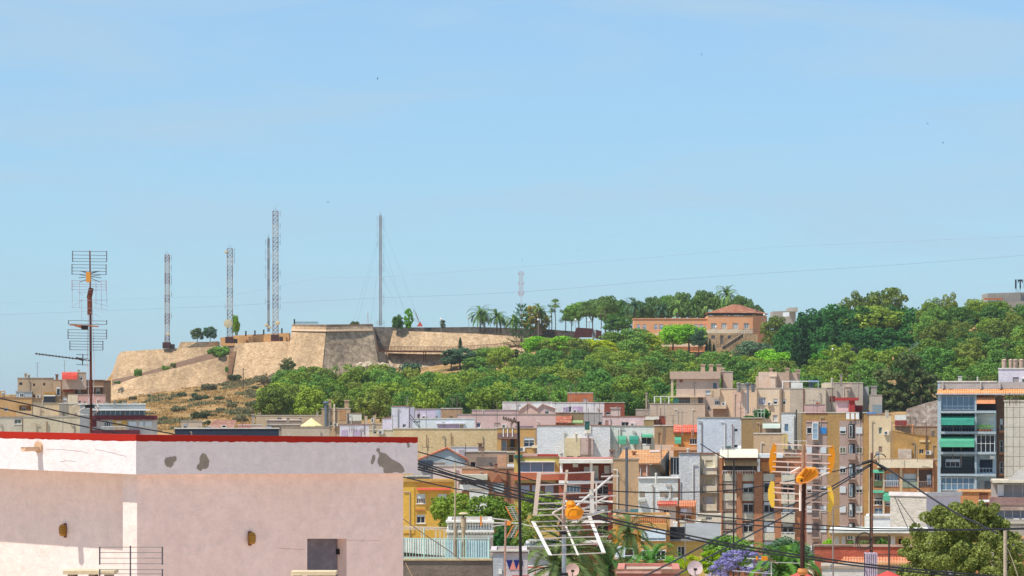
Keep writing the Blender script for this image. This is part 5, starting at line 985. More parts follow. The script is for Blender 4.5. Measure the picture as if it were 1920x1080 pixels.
# ochre stained building and rubble wall
v = Bld('garden_wall', 'mottled rubble wall climbing to the right behind the ochre building', 560, 1699, 1760, 772, w_('#cfc2bb','rubble',.5,'#8a7468',1.2), 3, cat='wall', par=0)
m = MB(); m.prism([(v.u(1699),v.yt),(v.u(1762),v.yt),(v.u(1762),v.v(749)),(v.u(1735),v.v(756)),(v.u(1715),v.v(762)),(v.u(1699),v.v(767))], 0, 1.5); m.build('upper_wall', v.mat, v.r); v.done(True)
v = Bld('house', 'low brown parapet house in front of the rubble wall', 470, 1678, 1760, 800, w_('#b08c6c','stucco',.5), 6, par=.3); v.box('red_wall',1678,1700,788,798,.5,0,w_('#a83232')); v.box('white_box',1678,1699,778,788,.45,0,WHT); v.chim(1702,1710,798,806,1,w_('#c98a5c')); v.chim(1692,1698,796,806,2,w_('#b5a08c')); v.done()
v = Bld('building', 'stained ochre building with a patched white wall and one small window', 455, 1669, 1760, 820, w_('#c7974a','stucco',.6,'#a8804c'), 10, par=0, yaw=0)
m = MB(); m.prism([(v.x0,v.yt),(v.x1,v.yt),(v.u(1755),v.v(820)),(v.u(1725),v.v(820.5)),(v.u(1700),v.v(813)),(v.u(1685),v.v(808)),(v.x0,v.v(808))], 0, 6); m.build('gable', v.mat, v.r)
v.box('patch',1684,1709,842,865,.3,-.0,w_('#ded2c6','rubble',.4,'#b8a090')); v.win(1723,1732,842,851,sh=0,n=2,fc=w_('#e6cfae')); v.box('lintel',1724,1744,825,829,.1,0,w_('#e6c48e')); v.box('bright_bay',1721,1735,826,866,.05,0,w_('#dca850')) if False else None; v.pipe(1737,815,880,r=.12,mat=w_('#7d6650')); v.done(True)
v = Bld('apartment_block', 'orange brick apartments with green awnings left of the blue building', 400, 1636, 1757, 862, w_('#c98a56','brick',.25), 10, cat='apartment block', par=.3)
v.box('cream_cornice',1645,1749,862.5,877,.9,.0,w_('#ecd9bc','stucco',.3)); v.box('pier',1655,1658.5,877,985,.5,0,BEIGE); v.box('pier',1687,1692,877,985,.5,0,w_('#e0bd94')); v.box('pier',1720,1722.5,877,985,.5,0,BEIGE); v.box('pier',1748,1751,862,985,.55,0,w_('#b5764c'))
v.win(1639,1650,887,901,sh=.05,n=2,gc=GLD); v.awning(1636,1657,881,886.5,.8,GRNA); v.box('green_parapet',1638,1656,901,912,.5,.02,plain('#5d6a4a'))
v.win(1661,1684,888,911,sh=.05,n=3,gc=GLS); v.rail(1658,1686,901,913,.55,WHITEM,.2); v.win(1694,1718,888,901,sh=.75,n=2,gc=glassm('#8a9a92')); v.box('balcony_front',1692,1720,903,914,.5,.02,w_('#8f9c8a'))
v.box('niche',1723,1747,881,913,.05,.02,w_('#6a5048')); v.win(1738,1746,890,908,sh=.4,n=1,at=-.3,gc=GLS,sill=False); v.rail(1722,1748,902,914,.6,plain('#a8948a'),.2)
v.box('brick_band',1636,1750,914.5,922,.45,.0,w_('#cb8a54','brick',.2))
v.win(1639,1655,924,937,sh=.8,n=1,sc=plain('#b5b0a8')); v.awning(1637,1657,918,924,.8,GRNA); v.awning(1656,1676,922,939,1.2,GRNA); v.win(1639,1655,938,947,sh=0,n=3,gc=GLD); v.win(1660,1676,939,948,sh=.6,n=2)
v.win(1639,1655,952,969,sh=.1,n=2,tr=1,gc=GLB); v.win(1660,1676,962,969,sh=.3,n=3); v.win(1722,1747,920,930,sh=.4,n=3)
T_ = v; v.done()
# ============ blue building
v = Bld('apartment_block', 'pale blue apartment block with teal awnings and an orange tiled eave', 344, 1758, 1868, 716, w_('#a9c1d4','stucco',.12), 12, cat='apartment block', par=.6, roofc='#b5a79c')
SB = w_('#a9b9c8','stucco',.15)
v.box('roof_parapet',1762,1990,716.5,729,.0,-.4,w_('#b5b0b2'))
for x in (1767,1838,1874): v.box('parapet_post',x,x+2,716.2,729,.3,.0,w_('#c4bec0'))
v.slope(1756,1985,729,738,-1.2,.1,w_('#f09a55','tile',.1,'#e08a48',.7),x2=1760,x3=1985,name='tiled_eave'); v.box('gutter',1754,1985,738,740,1.25,0,SB)
v.box('corner_pier',1758,1764.5,740,925,1.0,0,w_('#b0c6d8')); 
for y in (773,812,850,891): v.box('floor_slab',1763,1867,y-3 if y != 773 else 770,y+1.5,1.15,0,SB)
FR = plain('#b9cbd8', .5, 0, .05)
v.win(1765,1827,742,768,sh=0,n=6,at=-1.0,fc=FR,gc=GLB,sill=False,tr=0); v.rail(1765,1827,758,768,.98,plain('#56687a'),.25)
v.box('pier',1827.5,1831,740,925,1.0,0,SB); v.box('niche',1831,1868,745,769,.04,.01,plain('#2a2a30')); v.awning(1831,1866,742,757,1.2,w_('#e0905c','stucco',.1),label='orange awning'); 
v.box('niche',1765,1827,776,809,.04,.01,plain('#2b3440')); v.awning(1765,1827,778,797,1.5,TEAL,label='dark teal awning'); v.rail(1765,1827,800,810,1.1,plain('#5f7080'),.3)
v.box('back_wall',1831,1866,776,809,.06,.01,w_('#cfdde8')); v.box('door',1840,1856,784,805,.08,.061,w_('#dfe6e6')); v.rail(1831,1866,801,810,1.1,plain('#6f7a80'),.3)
for k in range(5):
    m = MB(); m.lathe([(.12,0),(.16,.3)],(v.u(1834+k*5.5),-.8,v.v(810)),8); pp = m.build('flower_pot', plain('#a85a3c'), v.r); q = MB(); rn = random.Random(k)
    for j in range(60): e = Vector((v.u(1834+k*5.5)+rn.gauss(0,.16), -.8+rn.gauss(0,.12), v.v(810)+.45+rn.gauss(0,.15))); d_ = Vector((rn.uniform(-1,1), rn.uniform(-1,1), rn.uniform(0,1)))*.09; q.quad(e, e+d_, e+d_+Vector((.05,0,.03)), e+Vector((.05,0,.03)))
    q.build('plant', BRIGHT, v.r)
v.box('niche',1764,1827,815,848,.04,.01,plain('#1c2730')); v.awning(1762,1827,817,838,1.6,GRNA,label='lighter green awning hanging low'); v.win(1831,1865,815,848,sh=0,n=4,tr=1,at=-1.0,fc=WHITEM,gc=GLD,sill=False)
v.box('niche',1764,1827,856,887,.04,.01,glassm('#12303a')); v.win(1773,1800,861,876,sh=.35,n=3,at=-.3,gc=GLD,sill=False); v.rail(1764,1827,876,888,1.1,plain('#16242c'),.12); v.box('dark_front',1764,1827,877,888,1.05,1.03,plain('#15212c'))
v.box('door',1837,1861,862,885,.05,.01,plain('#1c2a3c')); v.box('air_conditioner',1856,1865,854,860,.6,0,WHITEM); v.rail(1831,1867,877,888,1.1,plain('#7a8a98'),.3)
v.win(1763,1827,895,919,sh=0,n=6,tr=1,at=-1.0,fc=WHITEM,gc=GLB,sill=False); v.box('niche',1836,1860,902,924,.04,.01,plain('#9aa0a2')); v.box('glazing',1846,1860,902,919,.08,.041,glassm('#5c6468')); v.done()
v = Bld('apartment_block', 'brown brick strip with small windows between the blue building and the panel wall', 346, 1868, 1884, 742, BRNB, 10, cat='apartment block', par=0)
for y in (785,826,866): v.win(1874.5,1881,y,y+22,sh=.5 if y < 800 else .0,n=1,tr=1); v.box('brick_sill',1873,1883,y+22.5,y+26,.2,0,w_('#d28a54'))
v.done()
v = Bld('building', 'pale square panelled blank wall at the right photo edge', 320, 1883, 1990, 752, w_('#cdc7bd','panel',.25), 10, par=.3, cat='building'); v.done()
v.box('parapet_clutter',1886,1912,748.5,752,-.5,-.8,plain('#5a5652'))
v = Bld('rooftop_house', 'lavender rooftop house with a vent at the upper right edge', 352, 1872, 1990, 691.5, w_('#d9cfe0','stucco',.2), 5, par=.2, yb=719); v.win(1899,1910,707,717,sh=1,n=1,sc=w_('#a79aa2'),sill=False); v.done()
for i, (x, w2) in enumerate(((1883,9),(1895,7),(1904,9),(1915,9))): r = tag(empty('water_tank', W(x, 691.5, 354)), 'pale fibre cement water tank on the lavender rooftop house, '+('leftmost','second from the left','third from the left','rightmost')[i]+' of four', 'water tank', 'water tanks'); s = 354/F; MB().lathe([(w2*s*.5,0),(w2*s*.52,15*s),(w2*s*.58,15.3*s),(w2*s*.58,17*s),(.05,18.5*s)],n=16).build('tank', w_('#c4a798','stucco',.4), r)
# ============ near middle: chimney and houses x 770..1500
gable('house with an orange tiled slope and blue grey gable right of the parapet', 400, 786, 874, 838, 842, 862, 0, w_('#b5c3cc','stucco',.3), w_('#e0754a','tile',.2,'#c9643e'))
v = Bld('house', 'white low house with dark open shed behind the cables', 385, 775, 835, 868, w_('#c9c2c4','stucco',.3), 8); v.box('dark_shed',785,812,863,874,.5,0,plain('#3f4a58')); v.win(793,803,872,882,sh=0,n=2); v.done()
v = Bld('house', 'pale pink house with a small grid window above the yellow building', 372, 812, 868, 874, w_('#e8d2cc','stucco',.2), 8); v.box('grid',840,851,900,906,.1,0,w_('#7c5c50')); v.done()
v = Bld('house', 'white lavender wall above the orange tiled slope', 430, 846, 902, 838, LAV, 4, par=.1); v.chim(860,870,843,856,-.6,w_('#b0a8b2'),cap=False,name='dark_flue'); v.chim(897,904,833,848,-1.5,w_('#8d6a58')); v.done()
v = Bld('house', 'brown plastered house with a small arched window and dirty wall', 400, 872, 951, 847, w_('#c2a088','stucco',.5,'#8f7d72'), 8, par=.2); v.win(882,892,866,877,sh=0,n=1,gc=GLD,fc=w_('#d9c4b4')); v.box('stain',893,932,857,874,.01,0,w_('#8a7c76','stucco',.4)); v.box('pink_part',932,950,854,880,.03,0,w_('#dca888')); v.done()
v = Bld('house', 'dark recessed balcony bay between the brown house and the yellow green house', 396, 951, 966, 848, w_('#b59a78'), 6, par=.1); v.loggia(954,963,853,867,1); v.balcony(951,965,875,.8,5,WHITEM); v.loggia(954,964,877,885,1); v.done()
v = Bld('house', 'terracotta brown building with an arched panel and shuttered window', 366, 866, 965, 878, w_('#c0825e','stucco',.25), 10, par=.3)
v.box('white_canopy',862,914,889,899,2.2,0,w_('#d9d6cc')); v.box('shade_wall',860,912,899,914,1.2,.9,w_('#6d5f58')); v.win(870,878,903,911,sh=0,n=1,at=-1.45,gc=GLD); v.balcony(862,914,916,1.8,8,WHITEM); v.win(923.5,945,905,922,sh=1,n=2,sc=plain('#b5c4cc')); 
m = MB(); a, c = v.u(923), v.u(946); m.prism([(a,v.v(904)),(c,v.v(904)),(c-.25,v.v(897)),((a+c)/2,v.v(888)),(a+.25,v.v(897))],-.06,0); m.build('arch_panel', w_('#a86444'), v.r); v.pipe(950.5,880,930,r=.12,mat=w_('#8a5038')); v.done()
v = Bld('house', 'yellow green painted house with a wide white window band and brick parapet', 350, 964, 1050, 857, w_('#cbb85c','stucco',.2), 10, par=.2)
v.win(972,1040,866,885,sh=0,n=3,tr=0,gc=glassm('#6f8aa6'),fc=WHITEM); 
for x in (976,984,995,1003,1013,1021,1030): v.box('white_shelf',x,x+4,877,884,-.18,-.2,WHITEM)
v.box('awning_box',974,1041,865,866.5,.3,0,WHITEM); v.box('brick_parapet',963,1050,886,900,.9,0,w_('#c9704a','stucco',.2)); v.box('olive_ledge',970,1042,900,905,.8,0,w_('#b5ad66')); v.box('lower_wall',963,1050,905,935,.1,0,w_('#94705e'))
for x in (977,998,1022): v.win(x,x+16,910,925,sh=1,n=1,at=-.4,sc=plain('#9fb2c6'))
v.box('red_roof_strip',1007,1047,852,857,-1,-3,w_('#c03a2a')); v.box('green_tarp',965,979,853,859,.5,0,plain('#1f6a5c')); v.box('pink_wall',980,1008,851,857,-.5,-2,w_('#e0b0a6')); v.done()
v = Bld('apartment_block', 'red brick apartments with a white terrace roof and deep white balconies', 340, 1048, 1149, 868, w_('#b2593e','brick',.25), 10, cat='apartment block', par=.2)
v.box('terrace_roof',1049,1155,861,868,2.2,-3,w_('#e9e6df')); v.box('terrace_roof_back',1049,1150,858,861,-.5,-5,w_('#c9837a'))
for x in (1050,1106,1145): v.box('white_column',x,x+5,868,886,1.4,1.0,WHITEM)
v.box('recess',1056,1144,869,886,.02,.0,w_('#a04f38')); v.win(1095,1106,875,886,sh=1,n=1,at=-.3,sill=False,sc=plain('#c9c6bc')); v.win(1110,1122,873,900,sh=.9,n=1,at=-.3,sill=False,sc=plain('#d4d2ca'),name='door'); v.win(1133,1143,873,888,sh=1,n=1,at=-.3,sill=False,sc=plain('#d4d2ca')); v.box('air_conditioner',1074,1084,870,876,.4,.02,WHITEM)
v.box('brick_parapet',1048,1110,887,900,1.5,1.3,w_('#b5543a','brick',.2)); v.box('brick_pier',1092,1103,900,912,1.3,0,w_('#7d4a4c'))
for i, y in enumerate((901,938,975,1012)):
    v.box('balcony_slab',1048,1149,y,y+4.5,1.5,0,WHITEM); v.win(1062,1088,y+9,y+22,sh=.1 if i == 0 else .3,n=4,at=-.35,gc=GLB,sill=False); v.win(1119,1141,y+9,y+26,sh=.1 if i != 1 else .6,n=2,at=-.35,gc=GLD,sill=False)
    if i: v.rail(1050,1140,y-9,y,1.5,DARK,.25)
v.box('brick_column',1140,1148,904,1042,1.3,0,w_('#a04a3c','brick',.2)); v.done()
v = Bld('building', 'plain tan wall behind the tall steel flue', 336, 1149, 1198, 861, w_('#c4a07a','stucco',.2), 8, par=.1, cat='building'); v.box('grey_base',1149,1196,955,972,.4,0,w_('#9a9490')); v.box('teal_unit',1182,1198,954,962,.8,.4,plain('#4f7f86')); v.done()
r = tag(empty('steel_flue', W(1175, 960, 334)), 'tall dark steel flue pipe running up the plain tan wall', 'chimney'); s = 334/F; MB().bar((0,0,0),(0,0,119*s),2.6*s,10).bar((0,0,0),(6*s,.3,-4*s),2.6*s,10).build('pipe', plain('#6d7178',.4,.6), r); MB().lathe([(2.7*s,118*s),(4*s,120*s),(4*s,122*s),(1*s,123*s)],n=10).build('hood', plain('#8a8e92',.4,.5), r)
v = Bld('house', 'house with a wide orange tiled roof and grey side wall in the centre', 365, 1160, 1218, 868, w_('#dc9a72','stucco',.2), 9, par=0); v.slope(1155,1238,845,868,-.3,9,w_('#dd9a5c','tile',.3,'#c08048'),x2=1168,x3=1256); v.box('ridge_patch',1219,1238,846,849,-7,-8,WHITEM)
q = MB(); q.add([(v.u(1218),0,v.v(900)),(v.u(1256),6,v.v(900)),(v.u(1256),6,v.v(845)),(v.u(1238),0,v.v(866)),(v.u(1218),0,v.v(872))], [(0,1,2,3,4)]); q.build('side_wall', w_('#9a8f86','stucco',.4), v.r); v.pipe(1213,872,900,r=.08,mat=PINKW); v.chim(1144,1152,846,860,-.5,w_('#b07860')); v.chim(1186,1192,850,856,5,w_('#a07050')); v.done(True)
v = Bld('house', 'dark glass panelled stair shaft right of the orange tiled roof', 368, 1257, 1273, 858, w_('#2b3038'), 4, par=.1, cat='building'); 
for x in (1262.5,1267.5): v.box('mullion',x,x+.8,859,890,.1,0,plain('#b9c0c8'))
v.box('white_ledge',1256,1273,890,893,.6,0,WHITEM); v.done()
v = Bld('house', 'white house with three brown shuttered windows below the glass shaft', 330, 1197, 1273, 897, w_('#e3e7ec','rough',.12,scale=2), 10, par=.2)
for x0, x1 in ((1199,1209.5),(1237,1254),(1262,1271.5)): v.win(x0,x1,921,933,sh=1,n=1,sc=w_('#9a8a7c'),dep=.15); v.box('ledge',x0-3,x1+1,935,940,.4,0,w_('#d5d3d2'))
v.box('white_coping',1196,1274,894.5,897,.15,-.3,WHITEM); v.pipe(1272.5,897,945,r=.06,mat=RUST); v.done()
v = Bld('building', 'tall rough white wall with cream balcony bays in the centre right', 345, 1273, 1312, 850, w_('#e3e6ec','rough',.15,'#cfd4dc',2), 10, par=.2, cat='apartment block'); v.box('red_coping',1273,1352,848.5,850,.1,-.3,w_('#9a6a68')); v.pipe(1274,898,938,r=.06,mat=RUST); v.done()
v = Bld('apartment_block', 'cream rounded balcony stack right of the tall rough white wall', 346, 1312, 1353, 851, w_('#e6dcc8','stucco',.2), 10, par=.2, cat='apartment block')
for i, y in enumerate((862,896,930,964)):
    v.box('bay',1318,1344,y+15,y+27,.6,0,w_('#e9dfca')) if i < 3 else None; v.win(1323,1336,y+1,y+14,sh=1 if i != 3 else 0,n=2,sc=w_('#d2cbb0') if i < 2 else plain('#c9ccd4'),gc=GLD); v.win(1317,1320,y+1,y+12,sh=0,n=1,gc=w_('#c4b8a0'),sill=False); v.box('floor_line',1314,1350,y+27,y+28.5,.7 if i < 3 else .1,0,w_('#9a9484'))
v.box('column',1341,1345,851,965,.3,0,w_('#efe8d8')); v.done()
# brown brick apartments
v = Bld('apartment_block', 'brown brick apartment block with pale concrete bays and white awnings', 342, 1350, 1501, 857, w_('#b0704a','brick',.2), 12, cat='apartment block', par=.3)
CONC = w_('#cfc8b8','stucco',.15)
v.box('roof_house',1352,1420,843,857,-2,-6,w_('#ece8da')); v.awning(1350,1421,843,857.5,2.5,w_('#d6d0be','stucco',.15),label='long cream awning'); v.box('white_band',1415,1468,851,858,1.2,-3,w_('#dfe6ee')); v.box('orange_wall',1427,1445,866,884,.1,0,w_('#d28a48'))
v.awning(1357,1422,862,873,1.6,w_('#d9b98a','stripe',.9,'#8a5c34',2.2),label='brown and cream striped awning'); v.box('glazing',1357,1417,873,881,.1,0,GLD); v.rail(1355,1416,882,888,1.0,WHITEM,.25); v.box('white_post',1420,1425,860,884,1.2,.8,WHITEM)
for x0, x1 in ((1349,1354.5),(1381,1392),(1414,1430),(1453,1465),(1489,1500)): v.box('brick_pier',x0,x1,883 if x0 != 1349 else 858,1040,.5,0,w_('#bd7a52','brick',.15))
for i in range(5):
    y = 891+i*37
    for j, (x0, x1) in enumerate(((1355,1381),(1392,1414),(1431,1453),(1466,1489))):
        v.box('concrete_band',x0,x1,y-3,y+11,.3,0,CONC)
        if j == 0: v.win(x0+1,x1-1,y+12,y+27,sh=.95 if i < 4 else 1,n=1,at=-.3,sc=w_('#e3d3c0','stripe',.9,'#8d7a6a',2.6),sill=False); v.rail(x0,x1-2,y+29,y+33,.7,GREYP,.3)
        else: v.win(x0+1,x1-1,y+16 if j == 1 else y+13,y+33,sh=(.95,.45,.1,.3)[(i+j) % 4],n=2,at=-.25,gc=GLD,sill=False)
        if j == 3: v.balcony(x0-1,x1+1,y+12,1.0,13,CONC); v.rail(x0-1,x1+1,y-5,y-1,1.0,WHITEM,.4)
v.done()
v = Bld('house', 'pink and orange roof house with little shutters at the left of the brown brick block', 420, 1477, 1512, 844, w_('#d98a6a','stucco',.2), 6, par=.1); v.rail(1468,1512,826,842,1,WHITEM,.8); v.done()
# ================================================================ foreground building, corner towards the camera
CX, CY = (255-960)*60/F, 60.0; DL = Vector((-.7071,.7071,0)); DR = Vector((.7071,.7071,0)); NL = Vector((-.7071,-.7071,0)); NR = Vector((.7071,-.7071,0)); C0 = Vector((CX, CY, 0))
def FP(d, nrm, px, py, off=0.0, base=0.0):
    """point on a face through the corner (set back by base), seen at px,py, then moved off along its normal"""
    o = C0-nrm*base; k = (px-960)/F; t = (k*o.y-o.x)/(d.x-k*d.y); p = o+d*t; p.z = CZ+(HY-py)*p.y/F; return p+nrm*off
FW = w_('#efd2ca','stucco',-.2,'#ecc8bc',.5); FWL = w_('#dccdca','stucco',-.2,'#dec4ba',.5); FASC = w_('#dcd2d6','stucco',-.22,'#d8cacb',.5); RED = plain('#a02010', .7, 0, .18, .2, 1.5); MORT = w_('#96897e','stucco',.15)
nb = tag(empty('plaster_house', (CX, CY, CZ-5.5)), 'near pink plaster house with a white fascia and red painted parapet edge', 'house'); O = nb.location
def col_(px, d, n, rows, off=0, base=0): return [FP(d, n, px, r, off, base)-O for r in rows]
def band(name, rowsA, rowsC, rowsB, off, mat, thick):
    """horizontal band around both faces: rows (top,bottom) at px -150 (A), 255 (C), 783 (B)"""
    A = col_(-150, DL, NL, rowsA); C_ = col_(255, DR, NR, rowsC); B_ = col_(783, DR, NR, rowsB); m = MB(); up = Vector((0, off*1.414, 0))
    A = [p+NL*off for p in A]; C_ = [p-up for p in C_]; B_ = [p+NR*off+DR*off for p in B_]
    iA = [p-NL*thick for p in A]; iC = [p+Vector((0,thick*1.414,0)) for p in C_]; iB = [p-NR*thick-DR*thick for p in B_]
    bk = [p+DL*9 for p in B_]; ibk = [p+DL*8.6 for p in iB]
    m.quad(A[1],C_[1],C_[0],A[0]); m.quad(C_[1],B_[1],B_[0],C_[0]); m.quad(B_[1],bk[1],bk[0],B_[0])
    m.quad(A[0],C_[0],iC[0],iA[0]); m.quad(C_[0],B_[0],iB[0],iC[0]); m.quad(B_[0],bk[0],ibk[0],iB[0]); m.quad(iA[0],iC[0],iC[1],iA[1]); m.quad(iC[0],iB[0],iB[1],iC[1]); m.quad(iB[0],ibk[0],ibk[1],iB[1])
    m.quad(A[1],iA[1],iC[1],C_[1]); m.quad(C_[1],iC[1],iB[1],B_[1]); m.quad(B_[1],iB[1],ibk[1],bk[1])
    return m.build(name, mat, nb)
band('fascia', (814,872), (819,889.5), (822,887.6), 0, FASC, .9)
band('red_parapet_edge', (806,817), (815,826), (819.5,829), .004, RED, .35)
# roof surface inside the parapet
rA = FP(DL,NL,-150,815)-O; rC = FP(DR,NR,255,819)-O; rB = FP(DR,NR,783,823)-O; z = Vector((0,0,-.35)); K = Vector((0,.3,0))
MB().quad(rA+z+K, rC+z+K, rB+z+K, rB+DL*9+z).build('roof', w_('#b8705c','stucco',.4), nb)
# walls: right face with a door recess, left face set back under the overhang, corner pillar
def wallface(d, n, x0, x1, y0, y1, base, hole, mat, name, dep=.28):
    xs = [x0]+([hole[0], hole[1]] if hole else [])+[x1]; ys = [y0]+([hole[2]] if hole else [])+[y1]; m = MB(); P = lambda x, y, o=0: FP(d, n, x, y, o, base)-O
    for i in range(len(xs)-1):
        for j in range(len(ys)-1):
            if hole and i == 1 and j == 1: continue
            m.quad(P(xs[i],ys[j+1]), P(xs[i+1],ys[j+1]), P(xs[i+1],ys[j]), P(xs[i],ys[j]))
    if hole:
        a, c, t = hole; m.quad(P(a,t), P(a,y1), P(a,y1,-dep), P(a,t,-dep)); m.quad(P(c,t), P(c,t,-dep), P(c,y1,-dep), P(c,y1)); m.quad(P(a,t), P(a,t,-dep), P(c,t,-dep), P(c,t))
    return m.build(name, mat, nb)
wallface(DR, NR, 257, 756, 870, 1385, .2, (576, 650, 1010), FW, 'wall')
k = [FP(DR,NR,756,870,0,.2)-O, FP(DR,NR,756,1385,0,.2)-O]; MB().quad(k[0], k[1], k[1]+DL*8.5, k[0]+DL*8.5).build('wall', FW, nb)
wallface(DL, NL, -150, 232, 862, 1385, .80, None, FWL, 'wall')
m = MB(); P0 = FP(DR,NR,257,870,0,.2)-O; pz0 = -8; q0 = Vector((P0.x, P0.y, pz0)); q1 = Vector((P0.x, P0.y, P0.z+.1))
pc = [Vector((0,.283+.13,0)), Vector((0,.283+.13,0))+DL*.46-NL*0, Vector((0,.283+.13,0))+DL*.46-NL*.6, Vector((0,.283+.13,0))-NL*.6+DL*.0]
m.flat([(v.x, v.y) for v in (pc[0], pc[3], pc[2], pc[1])], -8, P0.z+.1); pl = m.build('corner_pillar', FWL, nb)
# door, patches, drain spout, lamps
a = lambda x, y, o: FP(DR,NR,x,y,o,.2)-O
MB().add([a(576,1010,-.24),a(648,1010,-.24),a(648,1385,-.24),a(576,1385,-.24),a(576,1010,-.27),a(648,1010,-.27),a(648,1385,-.27),a(576,1385,-.27)], [(3,2,1,0),(0,1,5,4)]).build('door', w_('#8c8894','rubble',.3,'#6f6b78',9), nb)
MB().add([a(645.5,1030,-.19),a(649.4,1030,-.19),a(649.4,1040,-.19),a(645.5,1040,-.19),a(645.5,1030,-.235),a(649.4,1030,-.235),a(649.4,1040,-.235),a(645.5,1040,-.235)], [(3,2,1,0),(0,1,5,4),(2,3,7,6),(0,4,7,3)]).build('hinge', DARK, nb)
def patch(pts, d=DR, n=NR, mat=MORT, name='bare_mortar_patch'):
    rn = random.Random(int(pts[0][0])); q = []
    for (x0, y0), (x1, y1) in zip(pts, pts[1:]+pts[:1]):
        for k in range(4): q.append((x0+(x1-x0)*k/4+(rn.uniform(-.5,.5) if k else 0), y0+(y1-y0)*k/4+(rn.uniform(-.5,.5) if k else 0)))
    m = MB(); n_ = len(q); V = [FP(d,n,x,y,.004)-O for x, y in q]+[FP(d,n,x,y,.0005)-O for x, y in q]
    m.add(V, [tuple(range(n_-1,-1,-1))]+[(i,(i+1)%n_,(i+1)%n_+n_,i+n_) for i in range(n_)]); return m.build(name, mat, nb)
patch([(308,864),(311,858),(318,857),(325,856),(328,855),(331,857),(330.5,864),(326,867),(325,872),(320,876.5),(313,875),(309,870)])
patch([(380,849.5),(386,852),(389,858),(392,863),(391,875),(387,879),(380,879),(376,883.5),(369,879),(369,873),(374,868),(375,856)])
patch([(699,853),(703,853),(703.5,860),(699.5,870),(696.5,871),(695,866)])
patch([(707,840),(711,841),(712.5,848),(722,850),(729,856),(735,861),(742,865),(751,870),(757,878),(758.5,884),(752,887.2),(741,885),(734,887.3),(720,887.2),(719,878),(714,874),(713,876),(708,868),(708,862),(711,855),(709,848),(705,845)])
patch([(763,831.5),(767,831),(768.5,838),(764,840)])
rn = random.Random(12)
def wavy(x0, x1, yt, yb0, yb1, d, n, name, mat, amp=1.3, step=6):
    k = int((x1-x0)/step); pts = [(x0, yt), (x0, yb0)]+[(x0+(x1-x0)*i/k, yb0+(yb1-yb0)*i/k+rn.uniform(-amp*.4, amp)) for i in range(1, k)]+[(x1, yb1), (x1, yt)]
    m = MB(); V = [FP(d,n,x,y,.0022)-O for x, y in pts]; m.add(V, [tuple(range(len(V)))]); return m.build(name, mat, nb)
wavy(256, 782, 824, 827.2, 830, DR, NR, 'red_paint_drips', RED); wavy(-100, 254, 815, 819, 826.8, DL, NL, 'red_paint_drips', RED)
def crack(pts, d, n, base=0, w=.35, mat=plain('#8f8680', .9), name='crack'):
    m = MB(); q = []
    for (x0, y0), (x1, y1) in zip(pts, pts[1:]):
        for k in range(5): q.append((x0+(x1-x0)*k/5, y0+(y1-y0)*k/5+rn.uniform(-.8,.8)))
    for (x0, y0), (x1, y1) in zip(q, q[1:]): m.quad(FP(d,n,x0,y0+w,.003,base)-O, FP(d,n,x1,y1+w,.003,base)-O, FP(d,n,x1,y1-w,.003,base)-O, FP(d,n,x0,y0-w,.003,base)-O)
    return m.build(name, mat, nb)
crack([(88,843),(115,842),(150,846),(170,851)], DL, NL, w=.25); crack([(178,842),(205,848),(225,853),(240,857)], DL, NL, w=.3); crack([(112,865),(128,864),(146,866)], DL, NL, w=.25); crack([(740,840),(744,850),(742,858)], DR, NR, w=.4)
crack([(650,1013),(690,1014),(720,1013)], DR, NR, .2, w=.25, mat=plain('#c99a8c', .9)); crack([(520,1028),(560,1030),(575,1029)], DR, NR, .2, w=.3, mat=plain('#b5877a', .9))
def lampw(px, py, d, n, base, name, lab):
    m = MB(); c = FP(d, n, px, py, .07, base)-O; m.lathe([(.015,-.115),(.055,-.10),(.07,-.05),(.072,.03),(.055,.095),(.015,.115)], c, 12); o = m.build('wall_lamp', w_('#a87a1e','stucco',.4), nb, smooth=False); o['label'] = lab
    m = MB(); e = c-n*.065; m.lathe([(.035,-.14),(.04,0),(.035,.13)], e, 8); q = m.build('bracket', RUST, o)
    for k in range(3): MB().lathe([(.075,-.008),(.075,.008)], c+Vector((0,0,-.05+.05*k)), 12).build('guard_ring', plain('#8a6420'), o)
lampw(468, 1009, DR, NR, .2, 'l', 'amber wall lamp left of the door'); lampw(123, 994, DL, NL, .8, 'l', 'amber wall lamp on the left wall')
c = FP(DL,NL,74,838)-O; m = MB(); n_ = 10; V = []
for t, r in ((0,.075),(.38,.085)):
    for k in range(n_+1): an = math.pi*(1.0+k/n_); V.append(c+NL*t+DL*math.cos(an)*r+Vector((0,0,math.sin(an)*r)))
    for k in range(n_+1): an = math.pi*(2.0-k/n_); V.append(c+NL*t+DL*math.cos(an)*r*.75+Vector((0,0,math.sin(an)*r*.75)))
N2 = 2*(n_+1); m.add(V, [(i,(i+1)%N2,(i+1)%N2+N2,i+N2) for i in range(N2)]+[tuple(range(N2,2*N2))]); m.build('drain_spout', w_('#dcb89a','stucco',.4), nb)
MB().bar(c, c+NL*.05, .11, 10).build('spout_collar', w_('#d9b08c'), nb)
